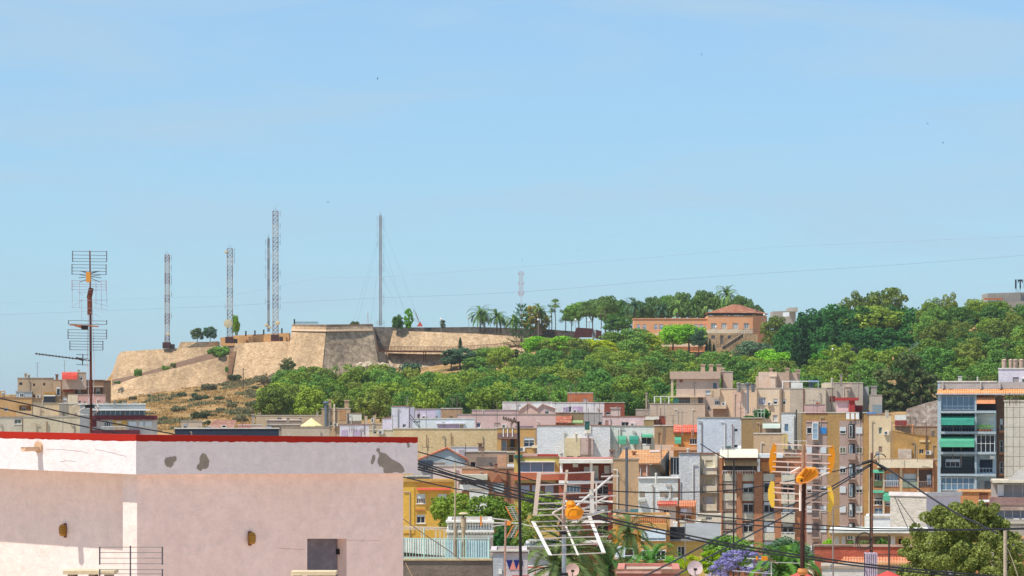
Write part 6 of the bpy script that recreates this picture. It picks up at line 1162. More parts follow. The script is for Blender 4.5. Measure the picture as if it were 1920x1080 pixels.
# terrace of the block below (out of frame, floor colour paled to bounce light onto the house) with two capped vents
tr = tag(empty('terrace', (-5.5, 40, CZ-5.6)), 'terracotta roof terrace in front of the pink plaster house', 'terrace'); 
MB().box(-12,7,-18,40,-24,0).box(7.002,13,-18,34,-24,-.002).build('floor', w_('#f0cfc0','stucco',.1), tr)
for (x0, x1, y, lab) in ((123,218,1068.5,'flat topped concrete roof vent at the left below the pink house'),(547,631,1070.5,'flat topped concrete roof vent in front of the door')):
    D = 54; s = D/F; xc = (x0+x1)/2; o = tag(empty('roof_vent', ((xc-960)*s, D, CZ-5.6)), lab, 'roof vent'); t = (HY-y)*s+5.6; h = (x1-x0)*s/2
    MB().box(-h,h,-h*.8,h*.8,t-.06,t).build('cap_slab', w_('#d9c4a0','stucco',.4), o)
    for sx in (-.72,.1,.72): MB().box(h*sx-.05,h*sx+.05,-h*.6,h*.6,t-.35,t-.062).build('leg', w_('#8a7f78'), o)
    MB().box(-h*.85,h*.85,-h*.65,h*.65,0,t-.352).build('shaft', w_('#c9b3a8'), o)
# ================================================================ big TV mast on the near roof
def P(px, py, D, o): return W(px, py, D)-o
TI = plain('#6f7178', .5, .4, .2); TP = plain('#a59aa8', .5, .3, .15); ORP = plain('#c98a3c', .5); ORB = plain('#e08a10', .45, 0, .1)
def rodpanel(o, D, x0, x1, rows, r=.006, mat=TI, side=True, dy=0, name='reflector_grid'):
    m = MB()
    for y in rows: m.bar(P(x0,y,D+dy,o), P(x1,y+1.2,D+dy,o), r, 4)
    if side:
        for x in (x0, x1): m.bar(P(x,rows[0]-.5,D+dy-.01,o), P(x,rows[-1]+.8,D+dy-.01,o), r*1.5, 4)
    return m.build(name, mat, o)
D = 63.5; mA = tag(empty('tv_mast', W(171, 822, D)), 'rusty TV mast with stacked aerials at the left, rising above the red parapet edge', 'TV aerial'); o = mA.location
MB().bar(P(171,835,D,o), P(169.5,560,D,o), .027, 8, .022).bar(P(169.5,560,D,o), P(168.5,470,D,o), .014, 6).build('pole', RUST, mA)
rodpanel(mA.location and mA, D, 0, 0, [0], 0.0001) if False else None
def rp_(x0, x1, rows, mat=TI, dy=0, r=.007):
    m = MB(); 
    for y in rows: m.bar(P(x0,y,D+dy,o), P(x1,y+1,D+dy,o), r, 4)
    for x in (x0, x1): m.bar(P(x,rows[0]-.5,D+dy-.012,o), P(x,rows[-1]+1,D+dy-.012,o), r*1.7, 4)
    return m.build('reflector_grid', mat, mA)
rp_(136,200,(471,478,484.5,490),dy=-.1); rp_(135,199,(496,502,508,514),dy=-.1); rp_(135,199,(526,532.5,537,543),TP,-.12,.006); rp_(128.5,200,(601,607.5),dy=-.1); rp_(127.5,200,(618,624,629.5,634.5),dy=-.1); rp_(131,193,(639.5,645,650,655.5),dy=-.1)
m = MB()
for x in (135.5,149,180,190,199): m.bar(P(x,526,D-.12,o), P(x+(2 if x > 190 else 0),578,D-.12,o), .0045, 4)
for (x0, y0, x1, y1) in ((133,576,200,580),(139,563,200,563),(147,548,172,548),(147,548,158,556),(139,572,155,563),(175,567,198,573),(153,560,153,600),(168,585,186,593),(178,605,194,611)): m.bar(P(x0,y0,D-.1,o), P(x1,y1,D-.1,o), .004, 4)
m.build('bent_rods', TP, mA)
m = MB()
for sx in (-1, 1):
    for (a, y0, b2, y1) in ((2,513,19,508),(2,518,20,515),(3,519,21,521),(2,522,19,529),(1,512,12,509)): m.bar(P(169+sx*a,y0,D-.25,o), P(169+sx*b2,y1,D-.25,o), .008, 4)
m.build('bowtie_dipole', plain('#4c4f5a',.5,.3), mA)
MB().box(P(165,0,D,o).x, P(173,0,D,o).x, -.3, -.15, P(0,530,D,o).z, P(0,511,D,o).z).build('dipole_box', ORP, mA)
m = MB(); m.bar(P(167,560,D-.05,o), P(171,540,D-.05,o), .05, 6).bar(P(168,590,D-.05,o), P(168,560,D-.05,o), .045, 6).build('rusty_bracket', RUST, mA)
MB().bar(P(131,609,D-.2,o), P(185,612,D-.2,o), .014, 5).bar(P(140,610,D-.2,o), P(158,615,D-.2,o), .02, 5).build('boom', w_('#a86a44'), mA)
MB().box(P(156,0,D,o).x, P(167,0,D,o).x, -.3, -.1, P(0,618,D,o).z, P(0,611,D,o).z).build('junction_box', DARK, mA)
m = MB(); m.bar(P(66,663,D-.4,o), P(170,676,D,o), .011, 5); m.build('boom', plain('#3a3638'), mA); m = MB()
for k in range(13): x = 68+k*6.2; y = 663.3+k*.78; m.bar(P(x,y-1.3,D-.55,o), P(x,y+1.3,D-.25,o), .012, 4)
for y in (665,671.5,684): m.bar(P(143,y-.5,D-.2,o), P(166,y+.5,D-.2,o), .007, 4)
m.bar(P(155.5,664,D-.2,o), P(154.5,685,D-.2,o), .012, 4); m.bar(P(143,671,D-.35,o), P(156,675,D-.2,o), .022, 5); m.build('yagi_elements', plain('#4a4648'), mA)
MB().box(P(161,0,D,o).x, P(177,0,D,o).x, -.12, .05, P(0,765,D,o).z, P(0,759,D,o).z).build('clamp', DARK, mA)
def ring(m, o, D, cx, cy, rx, ry, r, rot=0, n=24, a0=0, a1=6.2832):
    p = None
    for k in range(n+1):
        t = a0+(a1-a0)*k/n; x = math.cos(t)*rx; y = math.sin(t)*ry; q = P(cx+x*math.cos(rot)-y*math.sin(rot), cy+x*math.sin(rot)+y*math.cos(rot), D-.15+.3*math.sin(t*.5), o)
        if p: m.bar(p, q, r, 4)
        p = q
m = MB(); ring(m, o, D, 166, 770, 19, 7, .0085, -.15); ring(m, o, D, 160, 762, 25, 4.5, .007, -.05, a0=3.3, a1=6.0); ring(m, o, D, 172, 762, 12, 5, .008, .1); m.build('white_cable_loop', plain('#d6d0c4'), mA)
m = MB(); m.bar(P(165,685,D-.05,o), P(166,760,D-.06,o), .006, 4).bar(P(172.5,560,D-.05,o), P(177,690,D-.03,o), .006, 4).bar(P(177,690,D-.03,o), P(174,760,D-.03,o), .006, 4).bar(P(166,560,D-.05,o), P(164,690,D-.05,o), .008, 4); m.build('coax_cable', plain('#c4b8b8'), mA)
# grid aerial at the bottom left
D = 46; g2 = tag(empty('grid_aerial', W(245, 1524, D)), 'dark rod grid aerial overlapping the bright corner pillar at the bottom', 'TV aerial'); o = g2.location
m = MB()
for y in (1026,1036,1046.5,1057,1068,1076,1088): m.bar(P(187,y,D,o), P(304.5,y,D,o), .0062, 4)
m.build('reflector_rods', plain('#8a8480',.4,.5), g2)
for x0, a_, z_ in ((187,1025,1059),(304.5,1025,1059),(187,1067,1095),(304.5,1067,1095)): MB().box(P(x0-1.2,0,D,o).x, P(x0+1.2,0,D,o).x, -.015, .015, P(0,z_,D,o).z, P(0,a_,D,o).z).build('side_strip', plain('#55555c',.4,.4), g2)
MB().bar(P(244.5,1524,D,o), P(244.5,1023,D,o), .011, 6).build('pole', plain('#5c5c62',.4,.4), g2)
# ================================================================ large aerial in the centre
D = 28; A2 = tag(empty('corner_reflector_aerial', W(1056, 2008, D)), 'large grey corner reflector aerial with an orange dipole box in the centre foreground', 'TV aerial'); o = A2.location
GR = plain('#d4cbc4', .45, .1, .12); WS = plain('#cfcac2', .35, .1, .05)
def strip(x0, y0, x1, y1, w, mat, D0=D, D1=D, name='side_strip', par=None, oo=None, th=.006):
    oo = oo or o; m = MB(); a, c = P(x0,y0,D0,oo), P(x1,y1,D1,oo); hw = w*D0/F/2; u = Vector((hw,0,0)); y_ = Vector((0,th,0))
    m.add([a-u,a+u,c+u,c-u,a-u+y_,a+u+y_,c+u+y_,c-u+y_], [(0,3,2,1),(4,5,6,7),(0,1,5,4),(1,2,6,5),(2,3,7,6),(3,0,4,7)]); return m.build(name, mat, par or A2)
MB().bar(P(1058,2008,D,o), P(1057.5,1000,D,o), .019, 12).build('pole', plain('#9aa3ab',.35,.5), A2); MB().bar(P(1057.5,1002,D,o), P(1057,950,D,o), .017, 10).build('pole_top', w_('#b09c94'), A2); MB().box(P(1050,0,D,o).x,P(1063,0,D,o).x,-.04,.03,P(0,1002,D,o).z,P(0,996,D,o).z).build('clamp', DARK, A2); MB().box(P(1049,0,D,o).x,P(1065,0,D,o).x,-.03,.03,P(0,1079,D,o).z,P(0,1074,D,o).z).build('clamp', DARK, A2)
strip(1011,886,1003,967,8,GR,D-.35,D); strip(1063,881,1056,955,5,GR,D-.35,D); strip(1111,884,1109,963,6,GR,D-.35,D)
strip(999,977,1032,1041,7,WS,D,D-.4); strip(1059,982,1084,1041,4,WS,D,D-.4); strip(1105,968,1132,1036,7.5,WS,D,D-.4)
m = MB()
for y, xa, xb in ((887,1013,1112),(908,1010,1111),(926,1008,1110),(943,1006,1109),(954,1004,1108),(965,1003,1106)): m.bar(P(xa-1,y+1.5,D-.33*(965-y)/80,o), P(xb+3,y-2,D-.33*(965-y)/80,o), .0052, 5)
for y, xa, xb in ((977,1000,1108),(986,1003,1111),(995,1007,1114),(1008,1016,1138),(1022,1022,1125),(1039,1032,1134)): m.bar(P(xa,y+1.5,D-.38*(y-975)/65,o), P(xb+2,y-2.5,D-.38*(y-975)/65,o), .0048, 5)
m.build('reflector_rods', plain('#bdb3ae',.4,.3), A2)
m = MB(); m.bar(P(1072,956,D-.1,o), P(1148,892,D+.5,o), .011, 6).bar(P(1080,962,D-.1,o), P(1140,930,D+.5,o), .009, 6).bar(P(1085,973,D-.1,o), P(1132,958,D+.4,o), .011, 6).bar(P(1036,962,D-.1,o), P(1062,948,D,o), .009, 6).bar(P(1037,962,D-.1,o), P(1057,980,D,o), .009, 6); m.build('boom', GR, A2)
m = MB()
for x, y, w in ((1144,893,17),(1106,932,20),(1140,930,14),(1120,902,0),(1100,958,18),(1115,946,0),(1125,960,20)): 
    if w: m.bar(P(x-w,y+.5,D+.4,o), P(x+w,y-.5,D+.4,o), .006, 5)
m.build('director_rods', plain('#c4bab4',.4,.3), A2)
strip(1109,918,1111,962,8,WS,D-.2,D-.2,'white_plate'); strip(1118,905,1118,958,3,GR,D-.1,D-.1,'bracket')
m = MB(); m.lathe([(.015,-.055),(.055,-.05),(.075,-.02),(.075,.03),(.05,.06),(.015,.065)], P(1076,962,D-.16,o), 10); m.lathe([(.01,-.03),(.035,-.025),(.045,.01),(.03,.04),(.01,.045)], P(1070,948,D-.18,o), 9); m.lathe([(.01,-.03),(.03,-.02),(.034,.02),(.01,.035)], P(1087,961,D-.16,o), 8); m.build('dipole_box', ORB, A2)
# ================================================================ aerial with orange end plates
D = 30; A3 = tag(empty('grid_aerial', W(1505, 1925, D)), 'rod grid aerial with orange and yellow curved end plates on a rusty brown pole', 'TV aerial'); o = A3.location
MB().bar(P(1505,1925,D,o), P(1504.5,1000,D,o), .022, 10).bar(P(1504.5,1000,D,o), P(1508,900,D,o), .018, 10).build('pole', w_('#4a2a22','stucco',.5,'#34201c',8), A3); MB().lathe([(.035,-.03),(.05,0),(.04,.03)], P(1505,1072,D-.0,o), 10).build('clamp', w_('#c9803c'), A3)
MB().bar(P(1500.5,958,D-.05,o), P(1500.5,905,D-.05,o), .011, 8).build('white_tube', plain('#ecd9cc'), A3); MB().bar(P(1506,885,D,o), P(1506.5,834,D,o), .016, 8).build('upper_tube', w_('#a8826c'), A3)
def plate(pts, mat, dd=D):
    m = MB(); n_ = len(pts); V = [P(x,y,dd,o) for x, y in pts]+[P(x,y,dd+.02,o) for x, y in pts]; m.add(V, [tuple(range(n_-1,-1,-1)), tuple(range(n_,2*n_))]+[(i,(i+1)%n_,(i+1)%n_+n_,i+n_) for i in range(n_)]); m.build('end_plate', mat, A3)
OR3 = plain('#d08414',.45,0,.12); YE3 = plain('#ddb440',.45,0,.08)
plate([(1450,831),(1456,832),(1456,850),(1454,886),(1444,887),(1441.5,866),(1444,848)], OR3); plate([(1556,835),(1563,835),(1566,852),(1564,872),(1557,890),(1552,889),(1553,860)], OR3)
plate([(1445,902),(1452,903),(1453,928),(1452,952),(1446,951),(1440,934),(1440,918)], YE3); plate([(1551,911),(1558,911),(1563.5,930),(1563.5,944),(1558,961),(1551,959),(1553,938)], YE3)
m = MB()
for y0, y1, xa, xb in ((833,837,1453,1560),(849,853,1451,1558),(865,869,1449,1556),(875,879,1448,1556),(884,888,1447,1554),(905,911,1462,1555),(914,917,1450,1490),(923,927,1450,1510),(937,942,1450,1556),(951,957,1451,1553),(917,921,1500,1556)): m.bar(P(xa,y0,D,o), P(xb,y1,D,o), .0058, 5)
m.build('reflector_rods', plain('#d6bdb0',.4,.2), A3)
m = MB(); V = [(1492,903),(1494,893),(1510,876),(1530,876),(1536,885),(1535,893),(1515,905),(1500,908)]; n_ = 8
VV = [P(x,y,D-.12,o) for x, y in V]+[P(x*.85+1514*.15,y*.8+891*.2,D-.2,o) for x, y in V]+[P(x,y,D-.02,o) for x, y in V]
m.add(VV, [tuple(range(15,7,-1))]+[(i,(i+1)%8,(i+1)%8+8,i+8) for i in range(8)]+[(i,i+16,(i+1)%8+16,(i+1)%8) for i in range(8)]+[tuple(range(16,24))]); m.lathe([(.01,-.03),(.035,-.02),(.04,.02),(.01,.035)], P(1500,900,D-.22,o), 9); m.build('dipole_box', ORB, A3)
for q in range(3): MB().bar(P(1497+q*6,903-q*2,D-.2,o), P(1512+q*8,878+q*2,D-.2,o), .012, 5).build('moulded_rib', plain('#a86204'), A3)
MB().bar(P(1503,901,D-.27,o), P(1503,901,D-.22,o), .012, 8).build('screw_hole', DARK, A3)
m = MB(); m.bar(P(1482,887,D-.05,o), P(1500,877,D,o), .012, 6).bar(P(1530,895,D-.05,o), P(1555,886,D,o), .008, 6); m.build('boom', GR, A3)
# ================================================================ poles and small aerials at middle distance
D = 46; A5 = tag(empty('antenna_pole', W(983, 1524, D)), 'thin black leaning pole with a tiny aerial on top in the centre', 'TV aerial'); o = A5.location; BLK = plain('#1c191b',.5)
MB().bar(P(983.5,1524,D,o), P(972,790,D,o), .029, 7, .019).build('pole', BLK, A5); m = MB(); m.bar(P(942,784,D,o), P(972,792,D,o), .010, 4)
for k in range(6): x = 944+k*4.6; m.bar(P(x,782+k*1.2,D-.1,o), P(x+1,787+k*1.2,D+.1,o), .014, 4)
m.bar(P(964,783,D,o), P(960,796,D,o), .01, 4).bar(P(965,783,D,o), P(966,793,D,o), .008, 4); m.build('yagi_elements', plain('#4a4038'), A5)
D = 70; A4 = tag(empty('corner_reflector_aerial', W(947, 1264, D)), 'orange and grey aerial with slanted grids pointing left, beside the black leaning pole', 'TV aerial'); o = A4.location
MB().bar(P(944,1264,D,o), P(948,975,D,o), .022, 6).build('pole', w_('#b08a7c'), A4)
m = MB(); m.bar(P(902,969,D,o), P(955,976,D,o), .012, 5).bar(P(905,980,D,o), P(975,981,D,o), .014, 5).bar(P(922,987,D,o), P(950,983,D,o), .010, 5).bar(P(978,982,D,o), P(1002,988,D,o), .010, 5); m.build('boom', plain('#d0c9c6',.4,.2), A4)
for q in (((948,950),(962,976),(967,950),(977,974)), ((962,985),(950,1007),(977,985),(966,1007))):
    (xa, ya), (xb, yb), (xc, yc), (xd, yd) = q; m = MB()
    for k in range(8): t = k/7; m.bar(P(xa+(xb-xa)*t,ya+(yb-ya)*t,D,o), P(xc+(xd-xc)*t,yc+(yd-yc)*t,D,o), .008, 4)
    m.bar(P((xa+xc)/2,(ya+yc)/2,D-.02,o), P((xb+xd)/2,(yb+yd)/2,D-.02,o), .012, 4); m.build('reflector_grid', plain('#b9b2ae',.4,.3), A4); m = MB().bar(P(xa,ya,D-.03,o), P(xb,yb,D-.03,o), .014, 4).bar(P(xc,yc,D-.03,o), P(xd,yd,D-.03,o), .014, 4).build('orange_strip', plain('#d9782c'), A4)
MB().box(P(900,0,D,o).x,P(903.5,0,D,o).x,-.03,.03,P(0,986,D,o).z,P(0,968,D,o).z).box(P(950,0,D,o).x,P(958,0,D,o).x,-.05,.03,P(0,985,D,o).z,P(0,977,D,o).z).build('dipole_box', plain('#d98a3c'), A4)
D = 80; A7 = tag(empty('yagi_aerial', W(1440, 1120, D)), 'small horizontal aerial with two orange joints in front of the purple flowering tree', 'TV aerial'); o = A7.location
m = MB(); m.bar(P(1400,1047,D,o), P(1440,1048.5,D,o), .012, 5).bar(P(1446,1054,D,o), P(1500,1056,D,o), .01, 4).bar(P(1446,1054,D,o), P(1447,1120,D,o), .014, 5).bar(P(1374,1070,D,o), P(1450,1076,D,o), .012, 4); m.build('rods', plain('#cfc8c4'), A7)
m = MB(); [m.bar(P(1442,1050,D,o), P(1434+k*5,1040+abs(k-2)*6,D-.2,o), .008, 4) for k in range(6)]; m.build('whiskers', plain('#b08c7c'), A7)
m = MB(); m.box(P(1417.5,0,D,o).x,P(1421,0,D,o).x,-.04,.04,P(0,1050,D,o).z,P(0,1043,D,o).z).box(P(1428,0,D,o).x,P(1439,0,D,o).x,-.05,.05,P(0,1051,D,o).z,P(0,1043,D,o).z); m.build('orange_joint', ORB, A7)
def thinpole(px, yt, yb, D, r, col, lab, lean=0, extra=None):
    o_ = tag(empty('antenna_pole', W(px, yb, D)), lab, 'pole'); MB().bar((0,0,0), (lean*D/F,0,(yb-yt)*D/F), r, 6).build('pole', plain(col,.6), o_)
    if extra: m = MB(); extra(m, (yb-yt)*D/F); m.build('cross_arms', plain(col,.6), o_)
thinpole(852, 868, 1045, 104, .026, '#b3a184', 'thin tan pole standing beside the concrete post on the railed terrace', 2)
thinpole(1562, 955, 1150, 80, .02, '#8d8078', 'thin grey pole in front of the red brick wall', 0, lambda m, H: (m.bar((-.1,0,H),(.3,0,H+.1),.02,4), m.bar((0,0,.95*H-1.6),(.6,0,.95*H-1.6),.014,4), m.bar((.6,0,0),(.6,0,H-1.6),.012,4)))
thinpole(1375, 862, 1150, 205, .05, '#2c2422', 'slim dark mast crossing the brown brick apartments', 1, lambda m, H: (m.bar((-.5,0,H),(.2,0,H),.05,4), m.bar((-.9,0,H-1.55),(.1,0,H-1.55),.05,4)))
thinpole(1667, 1003, 1150, 150, .045, '#4a3a34', 'dark rusty post on the white band roof, left of the big olive green tree', 0, lambda m, H: m.bar((-.9,0,H-.9),(.9,0,H-.9),.03,4))
thinpole(1478, 905, 960, 101, .02, '#6a5a4c', 'tiny dark post behind the rod grid aerial', 0)
# utility pole with cables
D = 88; up_ = tag(empty('utility_pole', W(1635, 2590, D)), 'rusty brown utility pole where the black cables meet', 'utility pole'); o = up_.location
MB().bar(P(1635,2590,D,o), P(1634.5,849,D,o), .036, 8).build('pole', w_('#8f604a','stucco',.4,'#6a4636'), up_); MB().bar(P(1630.5,2590,D,o), P(1632,870,D,o), .02, 6).build('cable_duct', DARK, up_)
m = MB()
for k in range(6): m.lathe([(.01,-.04),(.05,0),(.01,.05)], P(1618+k*3.0,869-k*.9,D-.1,o), 7); m.lathe([(.01,-.04),(.045,0),(.01,.05)], P(1643+k*3.4,868+k*2.6,D-.1,o), 7)
m.build('insulator', DARK, up_); m = MB(); ring(m, o, D, 1650, 860, 11, 9, .014, 0, 16, 3.3, 6.0); m.bar(P(1648,868,D,o), P(1648,852,D,o), .012, 4); m.build('cable_bend', DARK, up_)
m = MB(); ring(m, o, D, 1620, 1014, 14, 16, .014, .2); ring(m, o, D, 1621, 1013, 12.5, 15, .012, -.2); ring(m, o, D, 1619, 1016, 15, 17, .010, .6); m.build('coiled_cable', plain('#3a3632'), up_)
lp = tag(empty('concrete_pole', W(1885, 3445, 60)), 'pale concrete pole with steps at the right edge in front of the big tree', 'pole'); MB().bar((0,0,0),(0,0,2450*60/F),.036,8).build('pole', w_('#b8a894','stucco',.3), lp); m = MB(); [m.bar((.03,-.03,22.3+k*.14),(.05,-.06,22.33+k*.14),.012,4) for k in range(10)]; m.build('step', DARK, lp)
# cables
def cable(name, pts, D, r, lab, col='#26272b', D2=None, cat='cable', grp=None):
    m = MB(); n = len(pts); Q = []
    for i in range(n-1):
        for k in range(6):
            t = k/6; p0 = pts[max(i-1,0)]; p1 = pts[i]; p2 = pts[i+1]; p3 = pts[min(i+2,n-1)]
            f_ = lambda a, b, c, d: .5*((2*b)+(-a+c)*t+(2*a-5*b+4*c-d)*t*t+(-a+3*b-3*c+d)*t**3)
            Q.append((f_(p0[0],p1[0],p2[0],p3[0]), f_(p0[1],p1[1],p2[1],p3[1])))
    Q.append(pts[-1]); x0, x1 = Q[0][0], Q[-1][0]; L_ = [W(x, y, D+((D2 or D)-D)*(x-x0)/(x1-x0)) for x, y in Q]
    m.path(L_, r, 5); return tag(m.build(name, plain(col,.6)), lab, cat, grp)
cable('overhead_cable', [(-60,733),(0,747),(75,763),(160,783),(230,797),(310,811),(360,822)], 70, .0145, 'upper black cable sagging over the left rooftops')
cable('overhead_cable', [(-60,752),(0,765),(75,782),(160,800),(220,812),(270,824)], 70, .0145, 'lower black cable sagging over the left rooftops')
cable('overhead_cable', [(700,826),(783,847),(855,866),(907,879),(973,893),(1007,902),(1080,914),(1140,920),(1200,923),(1270,923),(1350,921),(1410,914),(1460,906),(1560,885),(1634,866)], 72, .0145, 'topmost black cable from the near house to the utility pole', D2=88)
cable('overhead_cable', [(700,840),(783,864),(855,888),(973,917),(1060,932),(1127,941),(1180,948),(1287,962),(1400,974),(1507,983),(1583,988),(1633,991),(1720,992),(1800,993),(1920,990),(1990,986)], 74, .0145, 'second black cable running across the whole right half')
cable('overhead_cable', [(740,893),(762,896),(857,917),(973,935),(1060,950),(1148,960),(1180,964),(1313,978),(1400,984),(1500,991),(1633,995),(1800,994),(1920,992),(1990,989)], 73.5, .0145, 'third black cable starting under the fascia and crossing to the right edge')
cable('overhead_cable', [(700,858),(783,876),(857,895),(973,930),(1060,953),(1130,969),(1180,981),(1330,1012),(1400,1025),(1500,1041),(1600,1055),(1700,1066),(1800,1075),(1920,1085)], 71, .019, 'thick upper cable of the twisted pair running down to the lower right')
cable('overhead_cable', [(700,862),(783,880),(857,900),(973,935),(1060,958),(1130,975),(1180,987),(1330,1018),(1400,1031),(1500,1046),(1600,1060),(1700,1071),(1800,1080),(1920,1090)], 71, .019, 'thick lower cable of the twisted pair running down to the lower right')
cable('overhead_cable', [(700,850),(783,869),(857,893),(973,922),(1000,928),(1060,938)], 71.5, .02, 'short black cable between the bundle and the centre aerial')
cable('overhead_cable', [(1150,1110),(1270,1049),(1363,1000),(1430,970),(1493,943),(1560,912),(1632,870)], 62, .018, 'left one of two cables climbing to the utility pole', D2=88)
cable('overhead_cable', [(1215,1110),(1313,1053),(1413,1000),(1493,956),(1560,918),(1632,873)], 62, .018, 'right one of two cables climbing to the utility pole', D2=88)
cable('overhead_cable', [(1636,866),(1660,877),(1700,903),(1750,936),(1800,966),(1830,980),(1870,1000)], 88, .024, 'black cable falling from the utility pole into the big tree', D2=80)
cable('guy_wire', [(1677,930),(1690,962),(1703,992)], 86, .010, 'left one of two thin wires in front of the white box house'); cable('guy_wire', [(1683,935),(1703,964),(1724,993)], 86, .010, 'right one of two thin wires in front of the white box house')
cable('guy_wire', [(1886,1020),(1898,1050),(1912,1090)], 60, .008, 'thin wire hanging from the concrete pole', '#b5a890'); cable('guy_wire', [(1313,832),(1340,849),(1366,862)], 200, .03, 'thin dark wire in front of the pale blue wall'); cable('guy_wire', [(755,972),(790,998),(835,1028),(865,1050)], 104, .014, 'thin diagonal wire behind the railed terrace', '#7a6a5c')
cable('guy_wire', [(760,1055),(775,1085)], 100, .012, 'short slanted wire across the grey terrace wall', '#c9a878')
cable('sky_wire', [(-60,594),(0,590),(313,578),(430,573),(520,568),(720,558),(980,547),(1300,521),(1700,495),(2000,472)], 420, .03, 'lower faint wire crossing the sky behind the masts', '#9fb6cc', cat='wire'); cable('sky_wire', [(-60,569),(0,567),(310,558),(430,553),(600,522),(700,520),(980,500),(1200,484),(1440,464),(1700,452),(2000,440)], 430, .022, 'upper faint wire crossing the sky behind the masts', '#a8bfd4', cat='wire')
# ================================================================ railed terrace right of the near house
D = 106; tb = tag(empty('railed_terrace_wall', W(838, 1200, D)), 'dirty grey plastered terrace wall below the railing, right of the near house', 'wall'); o = tb.location; s = D/F
MB().box(P(735,0,D,o).x,P(922.5,0,D,o).x,0,6,-19,(1200-1051)*s).build('wall', w_('#8d7d70','stucco',.5,'#6b6058',1.5), tb); MB().box(P(735,0,D,o).x,P(923,0,D,o).x,-.05,.2,(1200-1051)*s+.003,(1200-1047.5)*s).build('coping', w_('#d9c29a','stucco',.4), tb)
rl = tag(empty('terrace_railing', W(838, 1048, D)), 'pale turquoise bar railing on the grey terrace wall', 'railing'); o = rl.location; TQ = plain('#b5d9cc', .5, 0, .1); m = MB()
for y, r in ((1010,.02),(1046,.018)): m.bar(P(753,y,D,o), P(919,y,D,o), r, 4)
m.build('rail', TQ, rl); m = MB(); [m.bar(P(757+k*5.6,1011,D,o), P(757+k*5.6,1046,D,o), .011, 4) for k in range(29)]; m.build('bars', TQ, rl)
for x, yt in ((795,990),(756,1008),(837,1008),(874,1004),(917,1008)): MB().bar(P(x,1049,D,o), P(x,yt,D,o), .022, 5).build('post', TQ, rl)
D = 109; sc_ = tag(empty('sheet_screen', W(796, 1100, D)), 'white ribbed sheet screen behind the turquoise railing, left half', 'screen'); o = sc_.location; m = MB()
def corr(m, x0, x1, yt0, yt1, yb0, yb1, D, o):
    n = int((x1-x0)/2.2); V = []
    for k in range(n+1): t = k/n; x = x0+(x1-x0)*t; off = Vector((0,.04*(k % 2),0)); V += [P(x,yb0+(yb1-yb0)*t,D,o)+off, P(x,yt0+(yt1-yt0)*t,D,o)+off]
    m.add(V, [(2*k,2*k+2,2*k+3,2*k+1) for k in range(n)]); m.add([v+Vector((0,.06,0)) for v in V], [(2*k,2*k+1,2*k+3,2*k+2) for k in range(n)])
corr(m, 740, 838, 1007, 1012, 1034, 1043, D, o); m.build('sheet', w_('#ecebe4','stucco',.2), sc_); MB().box(P(740,0,D,o).x,P(797,0,D,o).x,.3,.6,0,(1100-1034)*D/F).build('dark_opening', w_('#4a3f34','stucco',.5), sc_); MB().box(P(797,0,D,o).x,P(882,0,D,o).x,.2,.3,0,(1100-1032)*D/F).build('beige_wall', w_('#e3c79e','stucco',.3), sc_)
D = 108; sc2 = tag(empty('sheet_screen', W(890, 1100, D)), 'pale blue ribbed sheet screen behind the turquoise railing, right half', 'screen'); o = sc2.location; m = MB(); corr(m, 836, 918, 1012, 1014, 1048, 1046, D, o); m.build('sheet', w_('#bcd6e2','stucco',.15), sc2)
D = 106.1; pv_ = tag(empty('concrete_post', W(854, 1047.5, D)), 'round grey concrete post on the railed terrace', 'post'); MB().bar((0,0,0),(0,0,61*D/F),.065,10).build('post', w_('#b5a58e','stucco',.4), pv_)
pv_ = tag(empty('vent_pipe', W(869, 1047.5, D)), 'tan vent pipe with a mushroom cap on the railed terrace', 'vent pipe'); s = D/F; MB().lathe([(3.5*s,0),(3.2*s,45*s),(4.5*s,57*s),(5*s,60*s),(5.2*s,78*s)],n=12).build('pipe', w_('#c4ac8c','stucco',.4), pv_); MB().lathe([(9*s,82.5*s),(9.5*s,84.5*s),(6*s,86.5*s),(.5*s,87*s)],n=14).build('cap', w_('#cfbb98'), pv_); MB().lathe([(1.5*s,78*s),(1.5*s,83*s)],n=6).build('stem', DARK, pv_)
# pergola with orange beams behind it
D = 120; pg = tag(empty('pergola', W(800, 1100, D)), 'thin cream pergola frame above the white sheet screen', 'pergola'); o = pg.location; m = MB()
for y0, y1 in ((987,990),(992,992)): m.bar(P(745,y0,D,o), P(838,y1,D,o), .04, 4)
for x in (790,817,825,833): m.bar(P(x,990,D,o), P(x,1100,D,o), .035, 4)
m.build('frame', w_('#e6cdae'), pg)
v = Bld('house', 'white house front with an ornate balustrade behind the vent pipe', 170, 838, 924, 978, w_('#d9d2d2','stucco',.2), 8, par=.2)
v.box('cornice',836,926,976.5,979.5,.35,-.2,WHT); v.box('cornice',836,926,993,998,.3,0,WHT); v.box('lower_band',838,925,1003,1008,.12,0,WHT)
m = MB()
for k in range(17):
    x = 840.5+k*5.1; c = (v.u(x), -.12, v.v(987)); m.lathe([(.03,-.16),(.06,-.08),(.025,0),(.06,.08),(.03,.16)], c, 6)
    rr = MB(); 
    for j in range(8): a0_ = j*.785; m.bar((v.u(x+2.5)+.055*math.cos(a0_),-.15,v.v(987)+.1*math.sin(a0_)), (v.u(x+2.5)+.055*math.cos(a0_+.785),-.15,v.v(987)+.1*math.sin(a0_+.785)), .014, 3)
m.build('balustrade', WHT, v.r); m = MB(); [m.lathe([(.09,-.02),(.05,.06),(.01,.1)], (v.u(841+k*6),-.08,v.v(1001)), 6) for k in range(14)]; m.build('carved_ornament', WHT, v.r); v.box('pink_part',890,924.5,998,1050,.03,0,w_('#cdb3ac','stucco',.3)); v.done()
